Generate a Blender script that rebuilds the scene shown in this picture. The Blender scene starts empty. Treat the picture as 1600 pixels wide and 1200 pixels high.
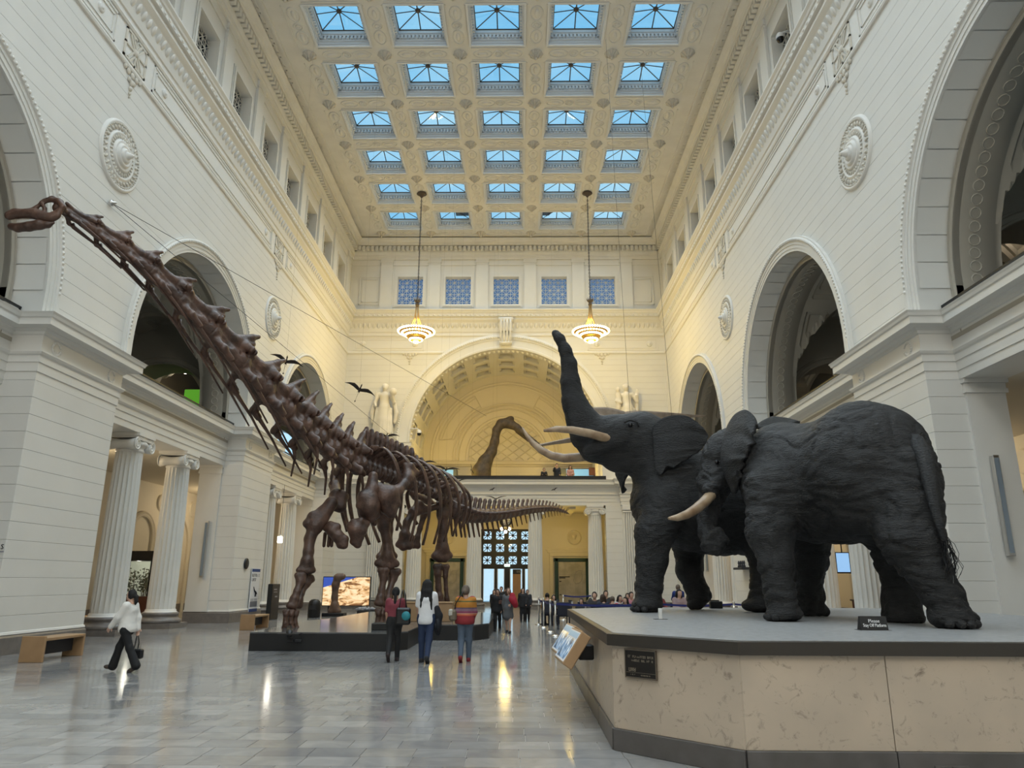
import bpy, math, random
import numpy as np
from mathutils import Vector, Matrix

random.seed(7)
SC = bpy.context.scene
COL = SC.collection

# ------------------------------------------------------------------ camera
FPX = 1140.0
_D = np.array([15., -308., 1140.]); _D /= np.linalg.norm(_D)
_Z = np.array([15., 4219., 1140.]); _Z -= _D * np.dot(_D, _Z); _Z /= np.linalg.norm(_Z)
_X = np.cross(_Z, _D)
if _X[0] < 0: _X = -_X
EYE = np.array([0., 0., 1.6])
cam_d = bpy.data.cameras.new('camera'); cam = bpy.data.objects.new('camera', cam_d); COL.objects.link(cam)
cam_d.sensor_width = 36.0; cam_d.lens = 36.0 * FPX / 1600.0
cam_d.clip_start = 0.05; cam_d.clip_end = 400
_M = Matrix.Identity(4)
for _i, _a in enumerate((_X, _D, _Z)):
    _M[_i][0] = _a[0]; _M[_i][1] = _a[1]; _M[_i][2] = -_a[2]
_M.translation = Vector(EYE); cam.matrix_world = _M
SC.camera = cam

# ------------------------------------------------------------------ view + world
SC.view_settings.view_transform = 'Standard'
SC.view_settings.look = 'None'
SC.view_settings.exposure = 0.0
SC.view_settings.gamma = 1.0
SC.view_settings.use_curve_mapping = False
SC.cycles.max_bounces = 5
SC.cycles.diffuse_bounces = 3
SC.cycles.sample_clamp_indirect = 5.0
SC.cycles.use_adaptive_sampling = True
SC.cycles.adaptive_threshold = 0.04
W = bpy.data.worlds.new('sky'); SC.world = W; W.use_nodes = True
_n = W.node_tree.nodes; _l = W.node_tree.links
_bg = _n['Background']
_tc = _n.new('ShaderNodeTexCoord'); _no = _n.new('ShaderNodeTexNoise'); _no.inputs['Scale'].default_value = 5.0
_no.inputs['Detail'].default_value = 4.0
_cr = _n.new('ShaderNodeValToRGB')
_cr.color_ramp.elements[0].position = 0.35; _cr.color_ramp.elements[0].color = (0.20, 0.58, 0.92, 1)
_cr.color_ramp.elements[1].position = 0.75; _cr.color_ramp.elements[1].color = (0.46, 0.80, 1.0, 1)
_l.new(_tc.outputs['Generated'], _no.inputs['Vector']); _l.new(_no.outputs['Fac'], _cr.inputs['Fac'])
_sz = _n.new('ShaderNodeSeparateXYZ'); _hr = _n.new('ShaderNodeMapRange'); _hr.inputs['From Min'].default_value = 0.0; _hr.inputs['From Max'].default_value = 0.45
_mx = _n.new('ShaderNodeMix'); _mx.data_type = 'RGBA'; _mx.inputs['A'].default_value = (0.62, 0.92, 1.12, 1)     # pale haze towards the horizon
_l.new(_tc.outputs['Generated'], _sz.inputs[0]); _l.new(_sz.outputs['Z'], _hr.inputs['Value']); _l.new(_hr.outputs['Result'], _mx.inputs['Factor'])
_l.new(_cr.outputs['Color'], _mx.inputs['B']); _l.new(_mx.outputs['Result'], _bg.inputs['Color']); _bg.inputs['Strength'].default_value = 1.05

# ------------------------------------------------------------------ lights
CX = -1.03                      # middle of the hall
def area_light(name, loc, size, power, color, rot=(0, 0, 0), size_y=None):
    d = bpy.data.lights.get(name)
    if d is None:
        d = bpy.data.lights.new(name, 'AREA'); d.energy = power; d.color = color
        d.size = size; d.spread = math.radians(128)
        if size_y: d.shape = 'RECTANGLE'; d.size_y = size_y
    o = bpy.data.objects.new(name, d); o.location = loc; o.rotation_euler = rot; COL.objects.link(o)
    return o
def point_light(name, loc, power, color, r=0.25):
    d = bpy.data.lights.new(name, 'POINT'); d.energy = power; d.color = color; d.shadow_soft_size = r
    o = bpy.data.objects.new(name, d); o.location = loc; COL.objects.link(o)
    return o
SKY_ROWS = [42.2 - 3.385 * i for i in range(19)]
SKY_COLS = [CX + 3.3 * k for k in (-2, -1, 0, 1, 2)]
DAY_POWER = 56.0; DAY_COL = (0.80, 0.925, 1.0)
for _y in SKY_ROWS:
    for _x in SKY_COLS:
        area_light('skylight_daylight', (_x, _y, 23.84), 2.15, DAY_POWER, DAY_COL)
WARM = (1.0, 0.68, 0.13)
CHAND_POWER = 830.0

# ------------------------------------------------------------------ helpers
def at(u, v, Y):
    """point of the hall seen at a picture position, at depth Y"""
    c = np.array([(u - 800.) / FPX, (600. - v) / FPX, 1.0])
    r = np.array([_X @ c, _D @ c, _Z @ c])
    return Vector(EYE + (Y / r[1]) * r)
def atz(u, v, z):
    c = np.array([(u - 800.) / FPX, (600. - v) / FPX, 1.0])
    r = np.array([_X @ c, _D @ c, _Z @ c])
    return Vector(EYE + ((z - EYE[2]) / r[2]) * r)

def mat(name, color, rough=0.6, metal=0.0, emit=0.0, emit_col=None, spec=0.5, noise=None, bump=None, alpha=None):
    m = bpy.data.materials.new(name); m.use_nodes = True
    nt = m.node_tree; b = nt.nodes['Principled BSDF']
    b.inputs['Base Color'].default_value = (*color, 1); b.inputs['Roughness'].default_value = rough
    b.inputs['Metallic'].default_value = metal
    b.inputs['Specular IOR Level'].default_value = spec
    if emit:
        b.inputs['Emission Color'].default_value = (*(emit_col or color), 1); b.inputs['Emission Strength'].default_value = emit
    if noise:      # (scale, second colour, lo, hi)
        tc = nt.nodes.new('ShaderNodeTexCoord'); nz = nt.nodes.new('ShaderNodeTexNoise')
        nz.inputs['Scale'].default_value = noise[0]; nz.inputs['Detail'].default_value = 6
        cr = nt.nodes.new('ShaderNodeValToRGB')
        cr.color_ramp.elements[0].position = noise[2]; cr.color_ramp.elements[0].color = (*color, 1)
        cr.color_ramp.elements[1].position = noise[3]; cr.color_ramp.elements[1].color = (*noise[1], 1)
        nt.links.new(tc.outputs['Object'], nz.inputs['Vector']); nt.links.new(nz.outputs['Fac'], cr.inputs['Fac'])
        nt.links.new(cr.outputs['Color'], b.inputs['Base Color'])
    if bump:       # (scale, strength, distance, stretch)
        tc = nt.nodes.new('ShaderNodeTexCoord'); mp = nt.nodes.new('ShaderNodeMapping'); nz = nt.nodes.new('ShaderNodeTexNoise')
        mp.inputs['Scale'].default_value = bump[3] if len(bump) > 3 else (1, 1, 1)
        nz.inputs['Scale'].default_value = bump[0]; nz.inputs['Detail'].default_value = 5
        bp = nt.nodes.new('ShaderNodeBump'); bp.inputs['Strength'].default_value = bump[1]; bp.inputs['Distance'].default_value = bump[2]
        nt.links.new(tc.outputs['Object'], mp.inputs['Vector']); nt.links.new(mp.outputs['Vector'], nz.inputs['Vector'])
        nt.links.new(nz.outputs['Fac'], bp.inputs['Height']); nt.links.new(bp.outputs['Normal'], b.inputs['Normal'])
    return m

class MB:
    """collects faces and links them as ONE mesh object"""
    def __init__(s): s.v = []; s.f = []; s.sm = []
    def add(s, vs, fs, smooth=False):
        o = len(s.v); s.v += [tuple(p) for p in vs]
        for f in fs: s.f.append(tuple(i + o for i in f)); s.sm.append(smooth)
        return s
    def box(s, x0, x1, y0, y1, z0, z1, M=None):
        vs = [(x, y, z) for x in (x0, x1) for y in (y0, y1) for z in (z0, z1)]
        if M is not None: vs = [M @ Vector(p) for p in vs]
        return s.add(vs, [(0, 1, 3, 2), (4, 6, 7, 5), (0, 4, 5, 1), (2, 3, 7, 6), (0, 2, 6, 4), (1, 5, 7, 3)])
    def bbox(s, x0, x1, y0, y1, z0, z1, b=0.02, M=None):
        """box with chamfered edges"""
        cx, cy, cz = (x0+x1)/2, (y0+y1)/2, (z0+z1)/2; hx, hy, hz = abs(x1-x0)/2, abs(y1-y0)/2, abs(z1-z0)/2
        b = min(b, hx*.45, hy*.45, hz*.45); V = []; idx = {}
        for sx in (-1, 1):
            for sy in (-1, 1):
                for sz in (-1, 1):
                    for a in range(3):
                        p = [sx*(hx-b), sy*(hy-b), sz*(hz-b)]; p[a] += (sx, sy, sz)[a]*b
                        idx[(sx, sy, sz, a)] = len(V); V.append((cx+p[0], cy+p[1], cz+p[2]))
        F = []
        for a in range(3):
            o1, o2 = (a+1) % 3, (a+2) % 3
            for sg in (-1, 1):
                q = []
                for c1, c2 in ((-1, -1), (1, -1), (1, 1), (-1, 1)):
                    k = [0, 0, 0]; k[a] = sg; k[o1] = c1; k[o2] = c2; q.append(idx[(*k, a)])
                F.append(q if sg > 0 else q[::-1])
            for c1 in (-1, 1):
                for c2 in (-1, 1):
                    k0 = [0, 0, 0]; k0[o1] = c1; k0[o2] = c2; k1 = list(k0); k0[a] = -1; k1[a] = 1
                    q = [idx[(*k0, o1)], idx[(*k1, o1)], idx[(*k1, o2)], idx[(*k0, o2)]]
                    F.append(q if c1*c2 < 0 else q[::-1])
        for sx in (-1, 1):
            for sy in (-1, 1):
                for sz in (-1, 1):
                    q = [idx[(sx, sy, sz, a)] for a in range(3)]; F.append(q if sx*sy*sz > 0 else q[::-1])
        if M is not None: V = [M @ Vector(p) for p in V]
        return s.add(V, F)
    def prism(s, poly, a, b, axis='z', smooth=False):
        """2D polygon extruded between a and b along axis"""
        n = len(poly)
        def P(p, t): return {'z': (p[0], p[1], t), 'y': (p[0], t, p[1]), 'x': (t, p[0], p[1])}[axis]
        vs = [P(p, a) for p in poly] + [P(p, b) for p in poly]
        fs = [tuple(range(n))[::-1], tuple(range(n, 2*n))] + [(i, (i+1) % n, n+(i+1) % n, n+i) for i in range(n)]
        return s.add(vs, fs, smooth)
    def tube(s, pts, rad, n=8, smooth=True, cap=True, sq=None):
        pts = [Vector(p) for p in pts]; m = len(pts)
        rad = [rad]*m if not isinstance(rad, (list, tuple)) else rad
        vs = []; up = Vector((0, 0, 1)); last = None
        for i, p in enumerate(pts):
            t = (pts[min(i+1, m-1)] - pts[max(i-1, 0)])
            t = t.normalized() if t.length > 1e-9 else Vector((0, 0, 1))
            if last is None:
                a = t.cross(up)
                if a.length < 1e-3: a = t.cross(Vector((1, 0, 0)))
            else:
                a = last - t*last.dot(t)
                if a.length < 1e-4: a = t.cross(up)
            a.normalize(); b = t.cross(a); last = a
            for k in range(n):
                th = 2*math.pi*k/n
                vs.append(p + (a*math.cos(th)*(sq[0] if sq else 1) + b*math.sin(th)*(sq[1] if sq else 1))*rad[i])
        fs = [(i*n+k, i*n+(k+1) % n, (i+1)*n+(k+1) % n, (i+1)*n+k) for i in range(m-1) for k in range(n)]
        if cap: fs += [tuple(range(n))[::-1], tuple((m-1)*n+k for k in range(n))]
        return s.add(vs, fs, smooth)
    def lathe(s, prof, n=24, M=None, smooth=True, a0=0.0, a1=2*math.pi):
        """prof: list of (r, z) from bottom to top, around local z"""
        full = abs(a1-a0-2*math.pi) < 1e-6; m = n if full else n+1
        vs = []
        for r, z in prof:
            for k in range(m):
                th = a0+(a1-a0)*k/n; p = Vector((r*math.cos(th), r*math.sin(th), z)); vs.append(M @ p if M is not None else p)
        fs = [(i*m+k, i*m+(k+1) % m, (i+1)*m+(k+1) % m, (i+1)*m+k) for i in range(len(prof)-1) for k in range(n)]
        return s.add(vs, fs, smooth)
    def sphere(s, c, r, n=8, m=6, smooth=True, M=None):
        r = (r, r, r) if not isinstance(r, (tuple, list)) else r
        vs = []
        for i in range(m+1):
            ph = math.pi*i/m
            for k in range(n):
                th = 2*math.pi*k/n; p = Vector((r[0]*math.sin(ph)*math.cos(th), r[1]*math.sin(ph)*math.sin(th), r[2]*math.cos(ph)))
                vs.append(Vector(c) + (M @ p if M is not None else p))
        fs = [(i*n+k, (i+1)*n+k, (i+1)*n+(k+1) % n, i*n+(k+1) % n) for i in range(m) for k in range(n)]
        return s.add(vs, fs, smooth)
    def sweep(s, prof, path, closed=False, smooth=False, cap=True):
        """prof: (out, z) pairs; path: XY points, profile goes out to the LEFT of the path, mitred"""
        n = len(path); pr = len(prof); vs = []
        for i, p in enumerate(path):
            p = Vector(p[:2])
            a = Vector(path[i-1][:2]) if (i > 0 or closed) else None
            b = Vector(path[(i+1) % n][:2]) if (i < n-1 or closed) else None
            d1 = (p-a).normalized() if a is not None else None; d2 = (b-p).normalized() if b is not None else None
            if d1 is None: d1 = d2
            if d2 is None: d2 = d1
            n1 = Vector((-d1.y, d1.x)); n2 = Vector((-d2.y, d2.x)); mt = (n1+n2)
            mt = mt.normalized(); k = 1.0/max(0.25, mt.dot(n1))
            for o, z in prof: q = p + mt*(o*k); vs.append((q.x, q.y, z))
        seg = n if closed else n-1
        fs = [(i*pr+j, ((i+1) % n)*pr+j, ((i+1) % n)*pr+j+1, i*pr+j+1) for i in range(seg) for j in range(pr-1)]
        if cap and not closed: fs += [tuple(range(pr)), tuple((n-1)*pr+j for j in range(pr))[::-1]]
        return s.add(vs, fs, smooth)
    def grid(s, rows, smooth=True):
        m = len(rows[0]); vs = [p for r in rows for p in r]
        return s.add(vs, [(i*m+k, i*m+k+1, (i+1)*m+k+1, (i+1)*m+k) for i in range(len(rows)-1) for k in range(m-1)], smooth)
    def mesh(s, name):
        me = bpy.data.meshes.new(name); me.from_pydata([tuple(p) for p in s.v], [], s.f)
        me.polygons.foreach_set('use_smooth', s.sm); me.update(); return me
    def build(s, name, m=None, parent=None, loc=None):
        return obj(name, s.mesh(name), m, parent, loc)

def obj(name, me, m=None, parent=None, loc=None):
    o = bpy.data.objects.new(name, me); COL.objects.link(o)
    if m is not None and me is not None and not me.materials: me.materials.append(m)
    if parent is not None: o.parent = parent
    if loc is not None: o.location = loc
    return o
def tag(o, label=None, cat=None, group=None, kind=None):
    if label: o['label'] = label
    if cat: o['category'] = cat
    if group: o['group'] = group
    if kind: o['kind'] = kind
    return o
def thing(name, label, cat, loc=(0, 0, 0), rz=0.0, group=None):
    o = bpy.data.objects.new(name, None); COL.objects.link(o); o.empty_display_size = 0.2
    o.location = loc; o.rotation_euler = (0, 0, rz)
    return tag(o, label, cat, group)
def struct(o): o['kind'] = 'structure'; return o
def copy_tree(o, parent=None):
    c = o.copy(); COL.objects.link(c); c.parent = parent
    for ch in o.children: copy_tree(ch, c)
    return c
ORD = ['first', 'second', 'third', 'fourth', 'fifth', 'sixth', 'seventh', 'eighth', 'ninth']

# ---- implicit shapes: smooth unions of cones and ellipsoids, meshed with surface nets
class Blob:
    def __init__(s, k=0.05): s.p = []; s.k = k; s.cut = []
    def cone(s, a, b, ra, rb, k=None): s.p.append(('c', np.array(a, float), np.array(b, float), ra, rb, k)); return s
    def chain(s, pts, k=None):
        """pts: list of (point, radius)"""
        for (a, ra), (b, rb) in zip(pts[:-1], pts[1:]): s.cone(a, b, ra, rb, k)
        return s
    def ell(s, c, r, R=None, k=None): s.p.append(('e', np.array(c, float), np.array(r, float), None if R is None else np.array(R, float), None, k)); return s
    def hole(s, c, r, R=None): s.cut.append(('e', np.array(c, float), np.array(r, float), None if R is None else np.array(R, float), None, None)); return s
    @staticmethod
    def _bounds(q):
        if q[0] == 'c':
            return np.minimum(q[1]-q[3], q[2]-q[4]), np.maximum(q[1]+q[3], q[2]+q[4])
        e = q[2] if q[3] is None else np.full(3, q[2].max()); return q[1]-e, q[1]+e
    @staticmethod
    def _d(q, P):
        if q[0] == 'c':
            a, b, ra, rb = q[1], q[2], q[3], q[4]; ab = b-a; L2 = max(ab @ ab, 1e-12)
            t = np.clip(((P-a) @ ab)/L2, 0, 1); return np.linalg.norm(P-a-t[..., None]*ab, axis=-1) - (ra+(rb-ra)*t)
        L = P-q[1]
        if q[3] is not None: L = L @ q[3]
        r = q[2]; k0 = np.linalg.norm(L/r, axis=-1); k1 = np.linalg.norm(L/(r*r), axis=-1)
        return k0*(k0-1.0)/np.maximum(k1, 1e-9)
    def mesh(s, h, off=0.0, clip=None):
        lo = np.min([s._bounds(q)[0] for q in s.p], 0)-2.5*h-s.k*.3-off; hi = np.max([s._bounds(q)[1] for q in s.p], 0)+2.5*h+s.k*.3+off
        n = np.ceil((hi-lo)/h).astype(int)+1
        F = np.full(n, 1e3)
        ax = [lo[i]+h*np.arange(n[i]) for i in range(3)]
        def region(q, pad):
            b0, b1 = s._bounds(q); i0 = np.maximum(0, np.floor((b0-pad-lo)/h).astype(int)); i1 = np.minimum(n, np.ceil((b1+pad-lo)/h).astype(int)+1)
            sl = tuple(slice(i0[i], i1[i]) for i in range(3))
            P = np.stack(np.meshgrid(ax[0][sl[0]], ax[1][sl[1]], ax[2][sl[2]], indexing='ij'), -1); return sl, P
        for q in s.p:
            k = q[5] if q[5] is not None else s.k
            sl, P = region(q, k+3*h+off)
            d = s._d(q, P); g = F[sl]
            if k > 1e-6:
                hh = np.maximum(k-np.abs(d-g), 0)/k; F[sl] = np.minimum(d, g)-hh*hh*k*.25
            else: F[sl] = np.minimum(d, g)
        for q in s.cut:
            sl, P = region(q, 3*h); F[sl] = np.maximum(F[sl], -s._d(q, P))
        F -= off
        if clip is not None:
            P = np.stack(np.meshgrid(*ax, indexing='ij'), -1); F = np.maximum(F, clip(P))
        return surface_net(F, lo, h)
def surface_net(F, lo, h):
    S = F < 0
    c = [(i, j, k) for i in (0, 1) for j in (0, 1) for k in (0, 1)]
    n = np.array(F.shape)
    def sub(A, o): return A[o[0]:n[0]-1+o[0], o[1]:n[1]-1+o[1], o[2]:n[2]-1+o[2]]
    cnt = sum(sub(S, o).astype(np.int8) for o in c); act = (cnt > 0) & (cnt < 8)
    ii = np.argwhere(act)
    if len(ii) == 0: return np.zeros((0, 3)), []
    pos = np.zeros((len(ii), 3)); num = np.zeros(len(ii))
    I = ii.T
    def val(o): return F[I[0]+o[0], I[1]+o[1], I[2]+o[2]]
    for a in c:
        for ax in range(3):
            if a[ax] == 1: continue
            b = list(a); b[ax] = 1
            va, vb = val(a), val(b); cr = (va < 0) != (vb < 0)
            t = np.where(cr, va/np.where(np.abs(va-vb) < 1e-12, 1, va-vb), 0)
            for d in range(3): pos[:, d] += cr*((a[d]) + (t if d == ax else 0))
            num += cr
    V = lo + h*(ii + pos/num[:, None])
    idx = np.full(act.shape, -1, int); idx[tuple(I)] = np.arange(len(ii))
    faces = []
    for ax in range(3):
        o1, o2 = (ax+1) % 3, (ax+2) % 3
        sl0 = [slice(None)]*3; sl1 = [slice(None)]*3; sl0[ax] = slice(0, -1); sl1[ax] = slice(1, None)
        A = S[tuple(sl0)]; B = S[tuple(sl1)]
        cr = np.argwhere(A != B)
        cr = cr[(cr[:, o1] > 0) & (cr[:, o2] > 0) & (cr[:, o1] < n[o1]-1) & (cr[:, o2] < n[o2]-1)]
        def cell(d1, d2):
            q = cr.copy(); q[:, o1] += d1; q[:, o2] += d2; return idx[q[:, 0], q[:, 1], q[:, 2]]
        Q = np.stack([cell(-1, -1), cell(0, -1), cell(0, 0), cell(-1, 0)], 1)
        ins = A[cr[:, 0], cr[:, 1], cr[:, 2]]
        Q[~ins] = Q[~ins][:, ::-1]
        faces.append(Q[(Q >= 0).all(1)])
    return V, np.concatenate(faces)
def np_mesh(name, V, Q, smooth=True):
    me = bpy.data.meshes.new(name); nv, nf = len(V), len(Q)
    me.vertices.add(nv); me.vertices.foreach_set('co', np.asarray(V, float).ravel())
    me.loops.add(nf*4); me.loops.foreach_set('vertex_index', np.asarray(Q, np.int32).ravel())
    me.polygons.add(nf); me.polygons.foreach_set('loop_start', np.arange(0, nf*4, 4, dtype=np.int32))
    me.polygons.foreach_set('use_smooth', np.ones(nf, bool) if smooth else np.zeros(nf, bool))
    me.update(calc_edges=True); me.validate(); return me
def blob_obj(name, B, h, m, parent=None, off=0.0, clip=None):
    V, Q = B.mesh(h, off, clip); return obj(name, np_mesh(name, V, Q), m, parent)
def frame3(fwd, up=(0, 0, 1)):
    """matrix with columns right, fwd, up"""
    f = Vector(fwd).normalized(); r = f.cross(Vector(up)).normalized(); u = r.cross(f)
    return Matrix(((r.x, f.x, u.x), (r.y, f.y, u.y), (r.z, f.z, u.z)))

# ------------------------------------------------------------------ materials
M = {}
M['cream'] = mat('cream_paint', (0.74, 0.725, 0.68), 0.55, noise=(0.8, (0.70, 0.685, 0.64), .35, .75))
M['joint'] = mat('joint_tone', (0.50, 0.47, 0.42), 0.8)  # darker tone of the joints and cores
M['trim'] = mat('cream_trim', (0.76, 0.742, 0.695), 0.5)
M['ceil'] = mat('ceiling_plaster', (0.76, 0.745, 0.70), 0.65, noise=(1.5, (0.69, 0.675, 0.63), .35, .75))
M['coffer'] = mat('coffer_plaster', (0.72, 0.74, 0.76), 0.6)
M['relief'] = mat('ornament_plaster', (0.66, 0.62, 0.54), 0.65)
M['grille'] = mat('grille_cream', (0.66, 0.63, 0.56), 0.6)
M['bronze'] = mat('skylight_bronze', (0.10, 0.075, 0.055), 0.5, 0.3)
M['basestone'] = mat('base_stone', (0.20, 0.18, 0.165), 0.35, noise=(6, (0.15, 0.135, 0.125), .3, .7))
M['black'] = mat('black_paint', (0.006, 0.006, 0.007), 0.45)
M['blackgloss'] = mat('black_gloss', (0.008, 0.008, 0.010), 0.12)
M['iron'] = mat('iron_dark', (0.012, 0.012, 0.014), 0.5)
M['wood'] = mat('oak_wood', (0.40, 0.25, 0.13), 0.45, noise=(3, (0.33, 0.20, 0.10), .3, .7), bump=(4, .15, .01, (1, 14, 1)))
M['redwood'] = mat('mahogany', (0.10, 0.035, 0.022), 0.35)
M['steel'] = mat('brushed_steel', (0.62, 0.61, 0.59), 0.28, 1.0)
M['blue'] = mat('blue_belt', (0.012, 0.02, 0.14), 0.7)
M['gold'] = mat('gilt_brass', (0.42, 0.27, 0.10), 0.35, 0.8)
M['bulb'] = mat('lit_bulb', (1, .85, .6), 0.4, emit=9.0, emit_col=(1.0, 0.80, 0.50))
M['lamp'] = mat('lit_lamp', (1, .95, .85), 0.4, emit=14.0, emit_col=(1.0, 0.93, 0.80))
M['plaster'] = mat('statue_plaster', (0.72, 0.68, 0.60), 0.6)
M['teal'] = mat('teal_frame', (0.014, 0.05, 0.045), 0.4)
M['white'] = mat('white_board', (0.78, 0.78, 0.79), 0.5)
M['ink'] = mat('dark_ink', (0.02, 0.02, 0.025), 0.6)
M['grey'] = mat('grey_print', (0.30, 0.30, 0.32), 0.6)
M['navy'] = mat('navy_print', (0.025, 0.06, 0.20), 0.6)
M['darkvoid'] = mat('painted_dark_depth', (0.07, 0.058, 0.042), 0.8)  # near-black colour stands in for unlit depth
M['gallery'] = mat('gallery_plaster', (0.42, 0.385, 0.32), 0.7)  # cream paint darkened in the colour to stand in for gallery shade
M['aisle'] = mat('aisle_plaster', (0.68, 0.62, 0.50), 0.6)
for _k in ('bulb', 'lamp'): M[_k].cycles.emission_sampling = 'NONE'      # their light comes from the lamps built with them
# clear glass: mostly see-through, a little mirror
def glass(name, tint=(1, 1, 1), gloss=0.08):
    m = bpy.data.materials.new(name); m.use_nodes = True; nt = m.node_tree; nt.nodes.remove(nt.nodes['Principled BSDF'])
    t = nt.nodes.new('ShaderNodeBsdfTransparent'); t.inputs['Color'].default_value = (*tint, 1)
    g = nt.nodes.new('ShaderNodeBsdfGlossy'); g.inputs['Roughness'].default_value = 0.03
    x = nt.nodes.new('ShaderNodeMixShader'); x.inputs['Fac'].default_value = gloss
    nt.links.new(t.outputs[0], x.inputs[1]); nt.links.new(g.outputs[0], x.inputs[2])
    nt.links.new(x.outputs[0], nt.nodes['Material Output'].inputs['Surface']); return m
M['glass'] = glass('clear_glass')
# ================================================================== the hall
WL, WR, YB, YF = -11.3, 9.25, 45.0, -22.0
PITCH = 13.1
BAYS = [11.4, 24.5, 37.6]
PIERS = [(3.1, 6.55), (16.2, 19.65), (29.3, 32.75), (42.4, 45.0)]
def XS(side, w): return WL - w if side < 0 else WR + w
def mir(path, side):
    """path of (w, y), ascending y; returns XY with the hall on its left"""
    p = [(XS(side, w), y) for w, y in path]
    return p if side > 0 else p[::-1]
SIDES = ((-1, 'left'), (1, 'right'))
walls = {}

# ---- floor: nearest tiles singly, the rest as one sheet of tiles
def tile_mat(name, use_attr):
    m = bpy.data.materials.new(name); m.use_nodes = True; nt = m.node_tree; b = nt.nodes['Principled BSDF']
    if use_attr: c = nt.nodes.new('ShaderNodeAttribute'); c.attribute_name = 'tint'; co = c.outputs['Color']
    else: c = nt.nodes.new('ShaderNodeObjectInfo'); co = c.outputs['Color']
    g = nt.nodes.new('ShaderNodeNewGeometry'); nz = nt.nodes.new('ShaderNodeTexNoise'); nz.inputs['Scale'].default_value = 2.2
    nz.inputs['Detail'].default_value = 7; nz.inputs['Distortion'].default_value = 1.2
    nt.links.new(g.outputs['Position'], nz.inputs['Vector'])
    cr = nt.nodes.new('ShaderNodeValToRGB'); cr.color_ramp.elements[0].position = .3; cr.color_ramp.elements[0].color = (.78, .78, .78, 1)
    cr.color_ramp.elements[1].position = .7; cr.color_ramp.elements[1].color = (1.1, 1.08, 1.05, 1)
    mx = nt.nodes.new('ShaderNodeMix'); mx.data_type = 'RGBA'; mx.blend_type = 'MULTIPLY'; mx.inputs['Factor'].default_value = 1
    nt.links.new(nz.outputs['Fac'], cr.inputs['Fac']); nt.links.new(co, mx.inputs['A']); nt.links.new(cr.outputs['Color'], mx.inputs['B'])
    nt.links.new(mx.outputs['Result'], b.inputs['Base Color'])
    n2 = nt.nodes.new('ShaderNodeTexNoise'); n2.inputs['Scale'].default_value = 1.3
    mr = nt.nodes.new('ShaderNodeMapRange'); mr.inputs['To Min'].default_value = .07; mr.inputs['To Max'].default_value = .16
    nt.links.new(g.outputs['Position'], n2.inputs['Vector']); nt.links.new(n2.outputs['Fac'], mr.inputs['Value']); nt.links.new(mr.outputs['Result'], b.inputs['Roughness'])
    b.inputs['Specular IOR Level'].default_value = 0.6
    return m
M['tile1'] = tile_mat('marble_tile', False); M['tilen'] = tile_mat('marble_tiles_far', True)
TW, TD = 0.50, 0.36
floor = MB().box(WL-7.2, WR+7.2, YF, 56, -0.30, -0.012).build('floor', M['joint']); struct(floor)
TONES = [(.29, .29, .293), (.31, .306, .30), (.335, .33, .322), (.30, .292, .28), (.265, .265, .27), (.36, .356, .35), (.32, .32, .322)]
me_tile = MB().box(.003, TW-.003, .003, TD-.003, -0.02, 0.0).mesh('floor_tile'); me_tile.materials.append(M['tile1'])
cand = []; far_v = []; far_f = []; far_c = []
rows = int((55.5-YF)/TD)
for r in range(rows):
    y = YF + r*TD; offx = (r*0.37 % 1.0)*TW + random.choice((0, .12, .2))
    if y < 4.0: w_lo, w_hi = WL, WR
    else: w_lo, w_hi = WL-6.4, WR+6.4
    n = int((w_hi-w_lo)/TW)
    for c in range(n):
        x = w_lo + offx + c*TW; tone = random.choice(TONES); k = random.uniform(.93, 1.07)
        dist = math.hypot(x+TW/2, y+TD/2)
        inview = y > 7.0 and abs(x-0.1) < 0.74*y+.4 and not (x > 0.8 and 7.0 < y < 13)
        cand.append((dist if inview else 1e6+dist, x, y, tuple(t*k for t in tone)))
cand.sort()
for d, x, y, t in cand[:300]:
    o = obj('floor_tile', me_tile, None, floor, (x, y, 0)); o.color = (*t, 1)
for d, x, y, t in cand[300:]:
    i = len(far_v); far_v += [(x+.003, y+.003, 0), (x+TW-.003, y+.003, 0), (x+TW-.003, y+TD-.003, 0), (x+.003, y+TD-.003, 0)]
    far_f.append((i, i+1, i+2, i+3)); far_c += [(*t, 1)]*4
me = bpy.data.meshes.new('floor_tiles_beyond'); me.from_pydata(far_v, [], far_f)
ca = me.color_attributes.new('tint', 'FLOAT_COLOR', 'POINT'); ca.data.foreach_set('color', np.array(far_c, np.float32).ravel())
tag(obj('floor_tiles_beyond', me, M['tilen'], floor), kind='stuff')

# ---- arch helpers (side walls: plane of y and z; w = depth into the wall)
ZS, RO, RI, ZC = 8.2, 5.05, 4.55, 7.6
def arc_path(yc, zs, zbase, n=40):
    out = [(yc, 0.0, zbase-zs)] + [(yc, math.pi*i/n, 0.0) for i in range(n+1)] + [(yc, math.pi, zbase-zs)]
    return out
def arc_sweep(mb, prof, yc, zs, zbase, toP, n=40, smooth=False, a0=None, a1=None):
    """prof: (radius, w); toP(y, z, w)"""
    path = arc_path(yc, zs, zbase, n) if a0 is None else [(yc, a0+(a1-a0)*i/n, 0.0) for i in range(n+1)]
    vs = []
    for c, a, dz in path:
        for r, w in prof: vs.append(toP(c + r*math.cos(a), zs + r*math.sin(a) + dz, w))
    p = len(prof)
    mb.add(vs, [(i*p+j, (i+1)*p+j, (i+1)*p+j+1, i*p+j+1) for i in range(len(path)-1) for j in range(p-1)], smooth)
    return mb
def edge_y(arch, z, sgn):
    yc, R, zs = arch
    return yc + sgn*(math.sqrt(max(R*R-(z-zs)**2, 0)) if z > zs else R)
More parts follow.
